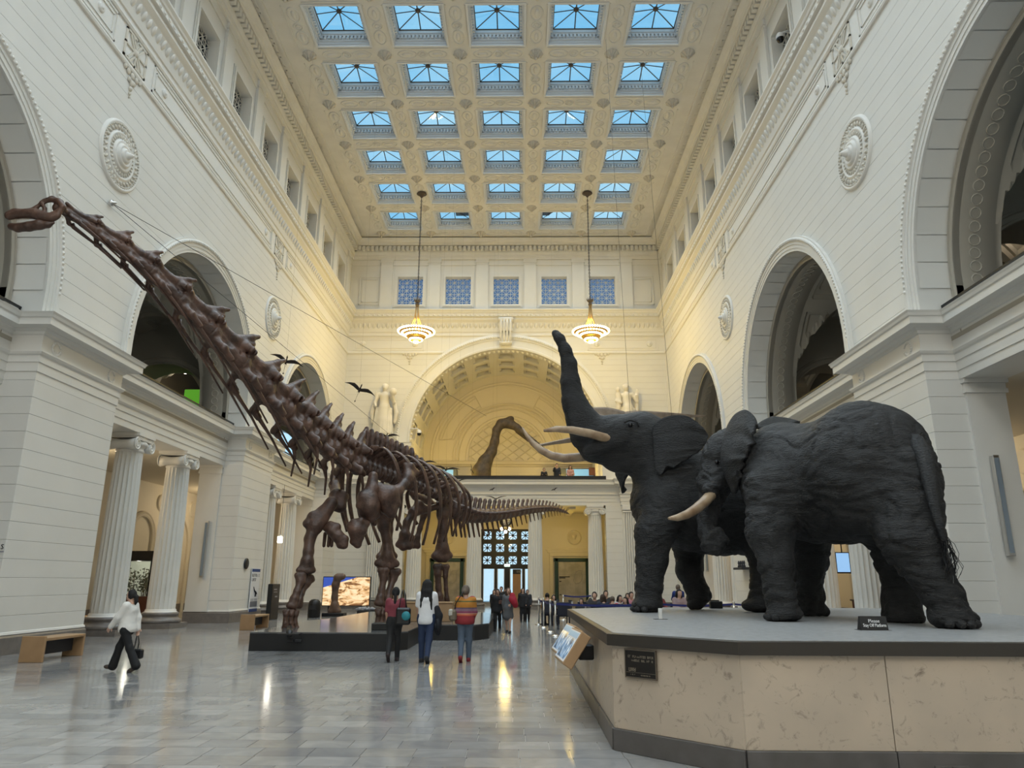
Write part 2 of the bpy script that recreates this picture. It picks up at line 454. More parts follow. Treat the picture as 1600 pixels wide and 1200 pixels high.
def band_polys(za, zb, y0, y1, arches):
    """pieces of a horizontal course between y0 and y1, cut by arches (yc, R, zs)"""
    segs = []; cur = y0; left = None
    zz = [za + (zb-za)*i/4 for i in range(5)]
    cut = [a for a in arches if za < a[2]+a[1]-1e-6]
    out = []
    prev = None
    for a in cut + [None]:
        L = [(edge_y(prev, z, 1), z) for z in zz] if prev else [(y0, za), (y0, zb)]
        Rr = [(edge_y(a, z, -1), z) for z in zz] if a else [(y1, za), (y1, zb)]
        if max(p[0] for p in Rr) - min(p[0] for p in L) > .02: out.append(Rr + L[::-1])
        prev = a
    return out
def courses(name, parent, z0, z1, n, y0, y1, arches, toP, thick=0.05, gap=0.0045, mt='cream'):
    dz = (z1-z0)/n; back = MB()
    for i in range(n):
        za, zb = z0+i*dz, z0+(i+1)*dz
        for poly in band_polys(za, zb, y0, y1, arches):
            back.add([toP(p[0], p[1], 0.012) for p in poly], [tuple(range(len(poly)))])
        for poly in band_polys(za+gap, zb-gap, y0, y1, arches):
            k = len(poly); mb = MB()
            mb.add([toP(p[0], p[1], 0) for p in poly] + [toP(p[0], p[1], thick) for p in poly],
                   [tuple(range(k))] + [(j, k+j, k+(j+1) % k, (j+1) % k) for j in range(k)])
            mb.build('stone_course', M[mt], parent)
    back.build('joint_bed', M['joint'], parent)

# ---- long walls
for side, sname in SIDES:
    toP = lambda y, z, w, side=side: (XS(side, w), y, z)
    wl = bpy.data.objects.new('wall_'+sname, None); COL.objects.link(wl); struct(wl); walls[sname] = wl
    courses('wall', wl, ZC, 15.8, 21, YF, YB, [(c, RO-.02, ZS) for c in BAYS], toP)
    # added dark box behind the side windows (keeps daylight out), frieze band
    fb = MB().box(XS(side, 0), XS(side, .05), YF, YB, 15.8, 16.98)
    fb.build('frieze_band', M['trim'], wl)
    MB().box(XS(side, 1.6), XS(side, 1.7), YF, YB, 12.6, 24.0).build('added_box_back', M['darkvoid'], wl)
    MB().box(XS(side, .05), XS(side, 1.6), YF, YB, 18.60, 18.68).build('added_box_floor', M['cream'], wl)
    MB().box(XS(side, .05), XS(side, 1.6), YF, YB, 23.9, 24.0).build('added_box_lid', M['darkvoid'], wl)
    # lower blank stretch next to the camera and beyond it
    MB().box(XS(side, 0), XS(side, .3), YF, 3.1, 0, ZC).build('lower_wall', M['cream'], wl)

    # ---- piers
    for k, (y0, y1) in enumerate(PIERS):
        if k == 0: y0p = 3.1
        pr = tag(bpy.data.objects.new('wall_pier', None), kind='structure'); COL.objects.link(pr); pr.parent = wl
        MB().box(XS(side, .014), XS(side, 1.74), y0+.014, y1-.014, 0, 6.1).build('pier_core', M['joint'], pr)
        z0 = .42; nc = 14; dz = (6.08-z0)/nc
        for i in range(nc):
            MB().bbox(XS(side, 0), XS(side, 1.72), y0, y1, z0+i*dz+.003, z0+(i+1)*dz-.003, .006).build('stone_course', M['cream'], pr)
        pth = [(1.75, y0), (0, y0), (0, y1), (1.75, y1)]
        base = MB().sweep([(0, 0), (.055, 0), (.055, .36), (.03, .40), (.0, .42)], mir(pth, side), cap=False)
        base.build('pier_base', M['basestone'], pr)
        MB().sweep([(0, .42), (.03, .42), (.02, .47), (0, .48)], mir(pth, side), cap=False).build('base_bead', M['trim'], pr)
        # end pilasters of the colonnade with small capitals
        for ye, sg in ((y0, -1), (y1, 1)):
            if ye >= 44.9 or ye < 4: continue
            q0, q1 = (ye-.07, ye) if sg < 0 else (ye, ye+.07)
            an = MB().box(XS(side, .82), XS(side, 1.70), min(q0, q1), max(q0, q1), .42, 5.75)
            e = .05
            an.box(XS(side, .78), XS(side, 1.74), min(q0, q1)-e*(sg < 0), max(q0, q1)+e*(sg > 0), 5.75, 5.85)
            an.box(XS(side, .80), XS(side, 1.72), min(q0, q1)-.02*(sg < 0), max(q0, q1)+.02*(sg > 0), 5.85, 5.98)
            an.box(XS(side, .76), XS(side, 1.76), min(q0, q1)-.08*(sg < 0), max(q0, q1)+.08*(sg > 0), 5.98, 6.08)
            an.build('end_pilaster', M['cream'], pr)
    # ---- entablature over piers and bays, one running moulding
    path = [(0, YF), (0, 6.55), (.75, 6.55), (.75, 16.2), (0, 16.2), (0, 19.65), (.75, 19.65), (.75, 29.3), (0, 29.3),
            (0, 32.75), (.75, 32.75), (.75, 42.4), (0, 42.4), (0, YB)]
    prof = [(0, 6.08), (0, 6.28), (.025, 6.285), (.025, 6.50), (.05, 6.505), (.05, 6.66), (.09, 6.69), (.12, 6.74), (.12, 6.78), (.04, 6.80),
            (.04, 7.16), (.08, 7.18), (.10, 7.24), (.16, 7.27), (.18, 7.30), (.40, 7.31), (.40, 7.47), (.43, 7.49), (.45, 7.55), (.48, 7.60), (-.02, 7.62), (-.9, 7.62)]
    MB().sweep(prof, mir(path, side), cap=False).build('entablature', M['trim'], wl)
    for c in BAYS:       # lintel beam and gallery sill behind it
        MB().box(XS(side, .77), XS(side, 1.76), c-4.88, c+4.88, 6.08, 7.0).build('lintel', M['trim'], wl)
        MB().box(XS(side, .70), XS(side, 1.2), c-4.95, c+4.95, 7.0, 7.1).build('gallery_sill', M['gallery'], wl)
        MB().box(XS(side, .42), XS(side, .47), c-4.5, c+4.5, 7.72, 7.77).box(XS(side, .43), XS(side, .46), c-4.5, c-4.46, 7.6, 7.75).box(XS(side, .43), XS(side, .46), c+4.46, c+4.5, 7.6, 7.75).build('sill_rail', M['black'], wl)
    # wreaths on the pier friezes
    for (y0, y1) in PIERS[1:3]:
        for yy in (y0+.5, y1-.5):
            w = MB()
            for i in range(16):
                a = .5 + i/16*2*math.pi*.92
                w.sphere((XS(side, -.05), yy+.15*math.cos(a), 6.98+.15*math.sin(a)), (.02, .05, .04), 6, 4)
            w.build('frieze_wreath', M['trim'], wl)
    # ---- aisle behind the colonnade
    MB().box(XS(side, 1.76), XS(side, 6.6), 3.1, YB, 6.08, 6.25).build('aisle_ceiling', M['aisle'], wl)
    aw = MB().box(XS(side, 6.4), XS(side, 6.6), 3.1, YB, 0, 6.1)
    aw.build('aisle_wall', M['aisle'], wl)
    MB().box(XS(side, 6.36), XS(side, 6.4), 3.1, YB, 0, .42).build('aisle_base', M['basestone'], wl)
    for yy in (3.1, 44.9): MB().box(XS(side, .3), XS(side, 6.6), yy-.1, yy+.1, 0, 6.1).build('aisle_end', M['aisle'], wl)
    for c in BAYS:      # arched doorways drawn on the aisle wall
        a = MB()
        tq = lambda y, z, w, side=side: (XS(side, w), y, z)
        for yc, R, zs in ((c, 1.55, 3.3), (c-3.3, .95, 3.5), (c+3.3, .95, 3.5)):
            arc_sweep(a, [(R, 6.42), (R, 6.30), (R+.06, 6.27), (R+.14, 6.30), (R+.20, 6.26), (R+.26, 6.32), (R+.26, 6.42)], yc, zs, 0, tq, 24)
        a.build('doorway_moulding', M['aisle'], wl)
        for yc in (c-1.75, c+1.75):
            r = MB().lathe([(.0, .06), (.30, .06), (.33, .09), (.38, .09), (.41, .0)], 24, Matrix.Translation((XS(side, 6.4), yc, 5.25)) @ Matrix.Rotation(-side*math.pi/2, 4, 'Y'))
            r.build('doorway_roundel', M['aisle'], wl)
    # ---- arches of the upper storey
    for k, c in enumerate(BAYS):
        par = wl
        ar = MB()
        arc_sweep(ar, [(RI-.02, .80), (RI, .75), (RI, -.04), (RI+.10, -.04), (RI+.10, -.06), (RI+.22, -.06), (RI+.22, -.08), (RI+.32, -.08), (RI+.34, -.12), (RI+.42, -.13), (RI+.46, -.10), (RI+.50, -.10), (RO, -.05), (RO, .03)], c, ZS, ZC, toP)
        ar.build('archivolt', M['cream'], wl)
        bd = MB(); nb = 120
        for i in range(nb):
            a = math.pi*(i+.5)/nb
            bd.sphere(toP(c+(RI+.38)*math.cos(a), ZS+(RI+.38)*math.sin(a), -.125), (.035, .045, .045), 6, 4)
        tag(bd.build('bead_moulding', M['trim'], wl), kind='stuff')
        # voussoir joints: thin ribs of shadow lines on the reveal are real grooves between blocks
        rv = MB(); nv = 22
        for i in range(nv):
            a0, a1 = math.pi*(i+.02)/nv, math.pi*(i+.98)/nv
            arc_sweep(rv, [(RI-.025, .75), (RI-.025, .02)], c, ZS, ZC, toP, 4, True, a0, a1)
        rv.build('arch_reveal', M['cream'], wl)
        # inner decorated ring and coffered tunnel
        ig = MB(); R2 = 4.33
        arc_sweep(ig, [(RI, .75), (RI-.06, .71), (RI-.10, .75), (R2+.10, .75), (R2+.06, .70), (R2, .72), (R2, .9)], c, ZS, 7.1, toP)
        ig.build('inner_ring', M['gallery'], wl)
        gu = MB()
        for i in range(44):
            a = math.pi*(i+.5)/44; rr = R2-.005; da = .10/rr
            pts_ = []
            for j in range(11):
                t = 2*math.pi*j/10; aa = a+.13/rr*math.cos(t); pts_.append(toP(c+rr*math.cos(aa), ZS+rr*math.sin(aa), 1.25+.13*math.sin(t)))
            gu.tube(pts_, .02, 4, cap=False)
        tag(gu.build('guilloche_relief', M['gallery'], wl), kind='stuff')
        tn = MB(); arc_sweep(tn, [(R2, .74), (R2, 1.72), (R2+.06, 1.74), (R2+.06, 1.9)], c, ZS, 7.1, toP, 40, True)
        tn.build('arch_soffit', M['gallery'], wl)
        # groined and coffered vault of the gallery behind the arch
        nw, ny = 56, 120; WA, WB, WC = 1.72, 6.9, 4.3
        rows_ = []
        for i in range(nw+1):
            w = WA+(WB-WA)*i/nw; r_ = []
            for j in range(ny+1):
                y = c-6.2+12.4*j/ny
                e1 = 1-((w-WC)/2.62)**2; z1 = 4.2*math.sqrt(e1) if e1 > 0 else -1.2
                e2 = (R2+.05)**2-(y-c)**2; z2 = math.sqrt(e2) if e2 > 0 else -1.2
                if z2 >= z1: s_, t_ = math.acos(max(-1, min(1, (y-c)/(R2+.05))))/math.pi*6, (w-WA)/1.295
                else: s_, t_ = math.acos(max(-1, min(1, (w-WC)/2.62)))/math.pi*5, (y-c+6.2)/1.55
                fs, ft = s_ % 1, t_ % 1
                d = .13 if (.16 < fs < .84 and .16 < ft < .84) else 0.0
                if .30 < fs < .70 and .30 < ft < .70: d += .09
                r_.append(toP(y, ZS+max(z1, z2)+d, w))
            rows_.append(r_)
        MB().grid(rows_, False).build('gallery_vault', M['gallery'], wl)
    # gallery: outer wall, transverse arches at the piers, lid
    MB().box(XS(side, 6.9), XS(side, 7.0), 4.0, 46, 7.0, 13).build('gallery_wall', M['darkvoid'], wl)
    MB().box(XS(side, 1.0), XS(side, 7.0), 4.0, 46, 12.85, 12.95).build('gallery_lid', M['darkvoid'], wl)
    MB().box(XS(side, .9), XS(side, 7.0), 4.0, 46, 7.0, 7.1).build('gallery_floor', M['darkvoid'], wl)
    for yp in (4.85, 17.95, 31.05, 44.4):
        RT = 2.15; n = 28; ta = MB(); y0, y1 = yp-.75, yp+.75
        iv = [(4.3+RT, 7.1)] + [(4.3+RT*math.cos(math.pi*i/n), ZS+.35+RT*math.sin(math.pi*i/n)) for i in range(n+1)] + [(4.3-RT, 7.1)]
        ov = [(6.9, 7.1)] + [(4.3+2.7*max(-1, min(1, 1.5*math.cos(math.pi*i/n))), 12.8 if .2 < i/n < .8 else ZS+.35+4.25*math.sin(math.pi*min(1, max(0, i/n)))*1.2) for i in range(n+1)] + [(1.5, 7.1)]
        ov = [(6.95 if q[0] > 6.9 else q[0], min(12.85, q[1])) for q in ov]
        for yy in (y0, y1): ta.grid([[(XS(side, q[0]), yy, q[1]) for q in ov], [(XS(side, q[0]), yy, q[1]) for q in iv]], False)
        ta.grid([[(XS(side, q[0]), y0, q[1]) for q in iv], [(XS(side, q[0]), y1, q[1]) for q in iv]], True)
        for k_, dr in enumerate((.05, .28)):
            for yy, sg in ((y0, -1), (y1, 1)):
                ta.tube([(XS(side, 4.3+(RT+dr)*math.cos(math.pi*i/n)), yy+sg*.02, ZS+.35+(RT+dr)*math.sin(math.pi*i/n)) for i in range(n+1)], .05, 5, False)
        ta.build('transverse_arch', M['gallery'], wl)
    # ---- frieze panels, crosses and drop ornaments
    for k, yp in enumerate((4.85, 17.95, 31.05, 44.0)):
        if k in (1, 2):
            x = MB(); 
            for dy, dz in ((1, 1), (1, -1)):
                a = math.atan2(dz*.80, .62)
                for off in (-.06, .06):
                    Mx = Matrix.Translation((XS(side, -.01), yp, 16.45)) @ Matrix.Rotation(a, 4, 'X')
                    x.box(-.03, .03, -.52, .52, off-.03, off+.03, Mx)
            for (h0, h1, v0, v1) in ((-.60, -.52, -.46, .46), (.52, .60, -.46, .46), (-.60, .60, .40, .46), (-.60, .60, -.46, -.40), (-.03, .03, -.46, .46), (-.60, .60, -.03, .03)):
                x.box(XS(side, -.035), XS(side, .01), yp+h0, yp+h1, 16.45+v0, 16.45+v1)
            x.lathe([(0, .07), (.10, .06), (.14, .02), (.14, 0)], 14, Matrix.Translation((XS(side, 0), yp, 16.45)) @ Matrix.Rotation(-side*math.pi/2, 4, 'Y'))
            x.build('frieze_cross', M['relief'], wl)
            d = MB()
            for (dy, dz, r) in ((0, -.12, .11), (-.22, -.10, .10), (.22, -.10, .10), (-.40, -.06, .08), (.40, -.06, .08), (0, -.34, .10), (-.12, -.30, .08), (.12, -.30, .08), (0, -.54, .075), (0, -.70, .05), (0, -.82, .03)):
                d.sphere((XS(side, -.02), yp+dy, 15.8+dz), (.045, r, r*1.05), 8, 6)
            d.build('drop_ornament', M['relief'], wl)
    segs = [(5.6, 11.2), (11.5, 17.1), (18.8, 24.35), (24.65, 30.2), (31.9, 37.4), (37.7, 43.2)]
    segs = [(6.0, 16.9), (19.0, 30.0), (32.1, 43.1)]
    for a, b in segs:
        p = MB()
        for d0, th in ((0, .05), (.16, .035)):
            for (h0, h1, v0, v1) in ((a+d0, b-d0, .46-d0-th, .46-d0), (a+d0, b-d0, -.46+d0, -.46+d0+th), (a+d0, a+d0+th, -.46+d0, .46-d0), (b-d0-th, b-d0, -.46+d0, .46-d0)):
                p.box(XS(side, -.025), XS(side, .01), h0, h1, 16.45+v0, 16.45+v1)
        for yy in (a+.75, b-.75):
            p.lathe([(0, .07), (.05, .06), (.08, .03), (.12, .05), (.15, 0)], 14, Matrix.Translation((XS(side, 0), yy, 16.45)) @ Matrix.Rotation(-side*math.pi/2, 4, 'Y'))
        p.build('frieze_panel', M['trim'], wl)

# ---- running mouldings round the hall
loop = [(WR, YF), (WR, YB), (WL, YB), (WL, YF)]
gap = 4.0
mld = [(0, 15.76), (.05, 15.78), (.07, 15.84), (.06, 15.90), (.02, 15.93), (0, 15.95)]
t1 = MB().sweep(mld, [(WR, YF), (WR, YB), (CX+gap, YB)]).sweep(mld, [(CX-gap, YB), (WL, YB), (WL, YF)]).build('trim_1', M['trim']); struct(t1)
cp = [(-.05, 16.95), (.04, 16.96), (.07, 17.03), (.04, 17.08), (.04, 17.22), (.08, 17.25), (.10, 17.36), (.14, 17.62), (.22, 17.86), (.34, 18.02), (.34, 18.10), (.30, 18.12), (.30, 18.20), (.42, 18.22), (.42, 18.42), (.46, 18.44), (.48, 18.52), (.54, 18.62), (.54, 18.68), (-.1, 18.70)]
t2 = MB().sweep(cp, loop, cap=False).build('trim_2', M['trim']); struct(t2)
# leaf relief on the hollow of the main cornice and bead rows
lf = MB(); bl = MB()
def along(pts, step):
    for (a, b) in zip(pts[:-1], pts[1:]):
        a, b = Vector((*a, 0)), Vector((*b, 0)); L = (b-a).length; n = int(L/step); d = (b-a)/L; nn = Vector((-d.y, d.x, 0))
        for i in range(n): yield a + d*((i+.5)*L/n), d, nn
for p, d, nn in along(loop, .30):
    if p.y < 8: continue
    Mx = Matrix((( d.x, nn.x, 0, 0), (d.y, nn.y, 0, 0), (0, 0, 1, 0), (0, 0, 0, 1)))
    q = p + nn*.155
    lf.sphere((q.x, q.y, 17.62), (.11, .05, .20), 6, 4, M=Mx.to_3x3() @ Matrix.Rotation(-.45, 3, 'X'))
    q = p + nn*.42
    bl.sphere((q.x, q.y, 18.30), (.09, .03, .06), 6, 4, M=Mx.to_3x3())
tag(lf.build('leaf_relief', M['trim'], t2), kind='stuff'); tag(bl.build('bead_row', M['trim'], t2), kind='stuff')
tp = [(-.1, 22.38), (.03, 22.40), (.03, 22.56), (.06, 22.58), (.06, 22.72), (.09, 22.76), (.12, 22.86), (.12, 22.92), (.10, 22.94), (.10, 23.30), (.33, 23.32), (.36, 23.40), (.36, 23.46), (.46, 23.50), (.52, 23.58), (.60, 23.66), (.62, 23.72), (.3, 23.80)]
t3 = MB().sweep(tp, loop, cap=False).build('trim_3', M['ceil']); struct(t3)
dn = MB()
for p, d, nn in along(loop, .29):
    if p.y < 8: continue
    Mx = Matrix.Translation((p.x, p.y, 0)) @ Matrix((( d.x, nn.x, 0, 0), (d.y, nn.y, 0, 0), (0, 0, 1, 0), (0, 0, 0, 1)))
    dn.box(-.09, .09, .08, .31, 22.98, 23.26, Mx)
tag(dn.build('dentils', M['ceil'], t3), kind='stuff')

# ---- clerestory with latticed windows
def lattice_mesh(wd, ht, nx, nz):
    mb = MB(); a = wd/nx; b = ht/nz; r = .014
    for i in range(nx+1): mb.box(-wd/2+i*a-r, -wd/2+i*a+r, -.012, .012, 0, ht)
    for j in range(nz+1): mb.box(-wd/2, wd/2, -.012, .012, j*b-r, j*b+r)
    for i in range(nx):
        for j in range(nz):
            s = 1 if (i+j) % 2 == 0 else -1
            p0 = Vector((-wd/2+i*a, 0, j*b if s > 0 else (j+1)*b)); p1 = Vector((-wd/2+(i+1)*a, 0, (j+1)*b if s > 0 else j*b))
            d = p1-p0; L = d.length; an = math.atan2(d.z, d.x)
            mb.box(0, L, -.011, .011, -.011, .011, Matrix.Translation(p0) @ Matrix.Rotation(-an, 4, 'Y'))
    for i in range(nx+1):
        for j in range(nz+1):
            if (i+j) % 2 == 0: mb.box(-.045, .045, -.02, .02, -.045, .045, Matrix.Translation((-wd/2+i*a, 0, j*b)) @ Matrix.Rotation(math.pi/4, 4, 'Y'))
    me = mb.mesh('lattice'); me.materials.append(M['grille']); return me
WN_W, WN_Z0, WN_Z1 = 1.68, 19.22, 21.17
me_lat = lattice_mesh(WN_W, WN_Z1-WN_Z0, 6, 7)
me_pane = MB().box(-WN_W/2, WN_W/2, -.006, .006, 0, WN_Z1-WN_Z0).mesh('pane'); me_pane.materials.append(glass('window_glass', (.42, .5, .62), .10))
me_frm = MB()
for k, (e, o0, o1, i_) in enumerate(((.20, -.04, .06, .012), (.13, -.08, -.035, .006), (.05, -.02, .45, 0))):
    for (x0, x1, z0, z1) in ((-WN_W/2-e, -WN_W/2-i_, -e, WN_Z1-WN_Z0+e), (WN_W/2+i_, WN_W/2+e, -e, WN_Z1-WN_Z0+e), (-WN_W/2-i_, WN_W/2+i_, -e, -i_), (-WN_W/2-i_, WN_W/2+i_, WN_Z1-WN_Z0+i_, WN_Z1-WN_Z0+e)):
        me_frm.box(x0, x1, o0, o1, z0, z1)
me_frm = me_frm.mesh('window_frame'); me_frm.materials.append(M['cream'])
wno = [0]
def clere(wname, parent, centers, lo, hi, xf, rot, pil_w, endpanels=False):
    """xf(t, w) -> x, y of a point t along the wall, w into it"""
    def bx(mb, t0, t1, w0, w1, z0, z1):
        a, b = xf(t0, w0), xf(t1, w1); mb.box(min(a[0], b[0]), max(a[0], b[0]), min(a[1], b[1]), max(a[1], b[1]), z0, z1)
    m = MB(); bx(m, lo, hi, .10, .5, 18.68, WN_Z0-.02); bx(m, lo, hi, .10, .5, WN_Z1+.02, 22.6)
    edges = [lo] + [e for c in centers for e in (c-WN_W/2-.02, c+WN_W/2+.02)] + [hi]
    for i in range(0, len(edges), 2): bx(m, edges[i], edges[i+1], .10, .5, WN_Z0-.02, WN_Z1+.02)
    m.build('clerestory_wall', M['cream'], parent)
    pitch = centers[1]-centers[0]
    pts = [centers[0]-pitch/2] + [c+pitch/2 for c in centers]
    for t in pts:
        if t-pil_w/2 < lo or t+pil_w/2 > hi: continue
        p = MB(); bx(p, t-pil_w/2, t+pil_w/2, -.02, .12, 18.9, 22.2); bx(p, t-pil_w/2-.05, t+pil_w/2+.05, -.05, .12, 18.68, 18.95)
        bx(p, t-pil_w/2-.04, t+pil_w/2+.04, -.05, .12, 22.15, 22.4); bx(p, t-pil_w/2-.02, t+pil_w/2+.02, -.035, .12, 22.02, 22.08)
        p.build('clerestory_pilaster', M['cream'], parent)
    rail = MB(); bx(rail, lo, hi, .04, .12, 18.68, 18.88); bx(rail, lo, hi, .05, .12, 22.0, 22.38); rail.build('clerestory_rail', M['cream'], parent)
    for c in centers:
        wno[0] += 1; x, y = xf(c, .10)
        w = bpy.data.objects.new('window_%d' % wno[0], None); COL.objects.link(w); struct(w); w.location = (x, y, WN_Z0); w.rotation_euler = (0, 0, rot)
        obj('window_frame', me_frm, None, w); l = obj('lattice', me_lat, None, w, (0, .34, 0)); obj('pane', me_pane, None, w, (0, .40, 0))
clere('left', walls['left'], [22.14+3.36*i for i in range(-1, 7)], YF, YB+.5, lambda t, w: (WL-w, t), math.pi/2, .72)
clere('right', walls['right'], [22.14+3.36*i for i in range(-1, 7)], YF, YB+.5, lambda t, w: (WR+w, t), -math.pi/2, .72)

# ---- back wall
wb = bpy.data.objects.new('wall_back', None); COL.objects.link(wb); struct(wb)
ZV, RV, RVO = 10.1, 6.0, 7.0
toB = lambda t, z, w: (t, YB+w, z)
courses('back', wb, ZC, 15.8, 21, WL, WR, [(CX, RVO-.02, ZV)], toB)
for poly in band_polys(15.8, 16.98, WL, WR, [(CX, RVO-.02, ZV)]):
    MB().add([toB(p[0], p[1], 0) for p in poly], [tuple(range(len(poly)))]).build('frieze_band', M['trim'], wb)
MB().box(WL, WR, YB, YB+.4, 17.1, 18.68).build('cornice_backing', M['trim'], wb)
clere('back', wb, [CX-.0+3.19*k for k in (-2, -1, 0, 1, 2)], WL-.6, WR+.6, lambda t, w: (t, YB+w), 0, .80)
for s_ in (-1, 1):    # blind end panels beside the corner
    p = MB(); c = CX + s_*9.05
    for e in (0, .18):
        for (x0, x1, z0, z1) in ((-.72+e, -.66+e, -1.0+e, 1.0-e), (.66-e, .72-e, -1.0+e, 1.0-e), (-.72+e, .72-e, -1.0+e, -.94+e), (-.72+e, .72-e, .94-e, 1.0-e)):
            p.box(c+x0, c+x1, YB+.06, YB+.12, 20.2+z0, 20.2+z1)
    p.build('blind_panel', M['cream'], wb)
    p = MB(); a, b = (CX+s_*5.3, CX+s_*9.9); a, b = min(a, b), max(a, b)
    for d0, th in ((0, .05), (.16, .035)):
        for (h0, h1, v0, v1) in ((a+d0, b-d0, .46-d0-th, .46-d0), (a+d0, b-d0, -.46+d0, -.46+d0+th), (a+d0, a+d0+th, -.46+d0, .46-d0), (b-d0-th, b-d0, -.46+d0, .46-d0)):
            p.box(h0, h1, YB-.025, YB+.01, 16.45+v0, 16.45+v1)
    for xx in (a+.6, b-.6):
        p.lathe([(0, .09), (.08, .08), (.12, .04), (.17, .06), (.2, 0)], 14, Matrix.Translation((xx, YB, 16.45)) @ Matrix.Rotation(math.pi/2, 4, 'X'))
    p.build('frieze_panel', M['trim'], wb)
    d = MB()
    for (dy, dz, r) in ((0, -.12, .11), (-.22, -.10, .10), (.22, -.10, .10), (-.40, -.06, .08), (.40, -.06, .08), (0, -.34, .10), (-.12, -.30, .08), (.12, -.30, .08), (0, -.54, .075), (0, -.70, .05)):
        d.sphere((CX+s_*6.2+dy, YB-.02, 15.8+dz), (r, .045, r*1.05), 8, 6)
    d.build('drop_ornament', M['relief'], wb)
# great arch: face ring, coffered barrel, lunette wall
ring = MB(); arc_sweep(ring, [(RV, .3), (RV, -.06), (RV+.10, -.08), (RV+.18, -.06), (RV+.18, -.05), (RV+.62, -.05), (RV+.62, -.09), (RV+.70, -.09), (RV+.74, -.13), (RV+.84, -.14), (RV+.90, -.10), (RV+1.0, -.06), (RV+1.0, .03)], CX, ZV, 9.9, toB, 56)
ring.build('great_archivolt', M['cream'], wb)
bd = MB()
for i in range(150):
    a = math.pi*(i+.5)/150; bd.sphere(toB(CX+(RV+.79)*math.cos(a), ZV+(RV+.79)*math.sin(a), -.14), (.05, .035, .05), 6, 4)
tag(bd.build('bead_moulding', M['trim'], wb), kind='stuff')
DV = 6.2
vs = MB(); arc_sweep(vs, [(RV+.28, .3), (RV+.28, DV)], CX, ZV, 7.0, toB, 48, True); vs.build('barrel_soffit', M['relief'], wb)
rb = MB()
for w0, w1 in ((.0, .9), (2.15, 2.65), (3.85, 4.35), (5.5, DV)):
    arc_sweep(rb, [(RV+.3, w0), (RV, w0), (RV, w1), (RV+.3, w1)], CX, ZV, 7.0, toB, 48)
    arc_sweep(rb, [(RV+.12, w1), (RV+.12, w1+.13), (RV+.3, w1+.13)], CX, ZV, 7.0, toB, 48)
NS = 11
for i in range(NS+1):
    a = math.pi*i/NS; da = .055
    arc_sweep(rb, [(RV, .0), (RV, DV)], CX, ZV, 7.0, toB, 2, False, a-da, a+da)
    for s_ in (-1, 1):
        arc_sweep(rb, [(RV+.12, 0), (RV+.12, DV)], CX, ZV, 7.0, toB, 1, False, a+s_*da, a+s_*(da+.022))
        arc_sweep(rb, [(RV, 0), (RV, DV)], CX, ZV, 7.0, toB, 1, False, a+s_*da, a+s_*(da+.0001))
rb.build('barrel_ribs', M['trim'], wb)
gu = MB()
for i in range(60):
    a = math.pi*(i+.5)/60
    gu.sphere(toB(CX+(RV-.0)*math.cos(a), ZV+(RV-.0)*math.sin(a), .42), (.11, .16, .11), 8, 5)
tag(gu.build('garland_relief', M['trim'], wb), kind='stuff')
# lunette
YL = YB+DV
lw = MB(); n = 40
arcp = [(CX+(RV+.3)*math.cos(math.pi*i/n), ZV+(RV+.3)*math.sin(math.pi*i/n)) for i in range(n+1)]
poly = [(CX+RV+.3, 7.0)] + arcp + [(CX-RV-.3, 7.0)]
lw.add([(p[0], YL, p[1]) for p in poly], [tuple(range(len(poly)))]); lw.build('lunette_wall', M['aisle'], wb)
toL = lambda t, z, w: (t, YL+w, z)
for R, h in ((5.35, .05), (5.15, .03), (3.75, .10), (3.55, .05)):
    a = MB(); arc_sweep(a, [(R, .0), (R, -h), (R+.06, -h-.03), (R+.12, -h), (R+.12, 0)], CX, ZV, ZV-.3, toL, 40); a.build('lunette_moulding', M['aisle'], wb)
a = MB(); arc_sweep(a, [(2.75, .0), (2.75, -.10), (2.9, -.12), (2.95, -.05), (3.35, -.05), (3.4, -.1), (3.45, 0)], CX, ZV, ZV-.3, toL, 40); a.build('lunette_arch', M['aisle'], wb)
g = MB()
for i in range(-8, 9):
    for s_ in (-1, 1):      # diamond lattice inside the inner arch
        pts = []
        for j in range(60):
            x = -2.75 + j*5.5/59; z = s_*x*.72 + i*.62
            if z > -.25 and math.hypot(x, z) < 2.72: pts.append((CX+x, YL-.03, ZV+z))
        if len(pts) > 1: g.tube([pts[0], pts[-1]], .035, 4, False)
g.build('diamond_lattice', M['aisle'], wb)
for e in (-1, 1):
    for off in (0, .18):
        pts = []
        for a in np.linspace(math.radians(14), math.radians(62), 12): pts.append((CX+e*(5.0-off)*math.cos(a), YL-.02, ZV+(5.0-off)*math.sin(a)))
        for a in np.linspace(math.radians(62), math.radians(18), 12): pts.append((CX+e*(3.98+off)*math.cos(a), YL-.02, ZV+(3.98+off)*math.sin(a)))
        pts.append(pts[0]); MB().tube(pts, .03, 4, False, cap=False).build('lunette_panel', M['aisle'], wb)
sc_ = MB().sweep([(0, 9.35), (.06, 9.4), (.10, 9.5), (.18, 9.55), (.2, 9.68), (.24, 9.75), (0, 9.8)], [(CX+RV, YL), (CX-RV, YL)]); sc_.build('lunette_cornice', M['aisle'], wb)
MB().sweep([(0, 8.75), (.04, 8.77), (.04, 8.85), (0, 8.87)], [(CX+RV, YL), (CX-RV, YL)]).build('lunette_string', M['aisle'], wb)
MB().box(CX-RV-.3, CX+RV+.3, YB+.3, YL, 6.9, 7.05).build('gallery_floor', M['gallery'], wb)
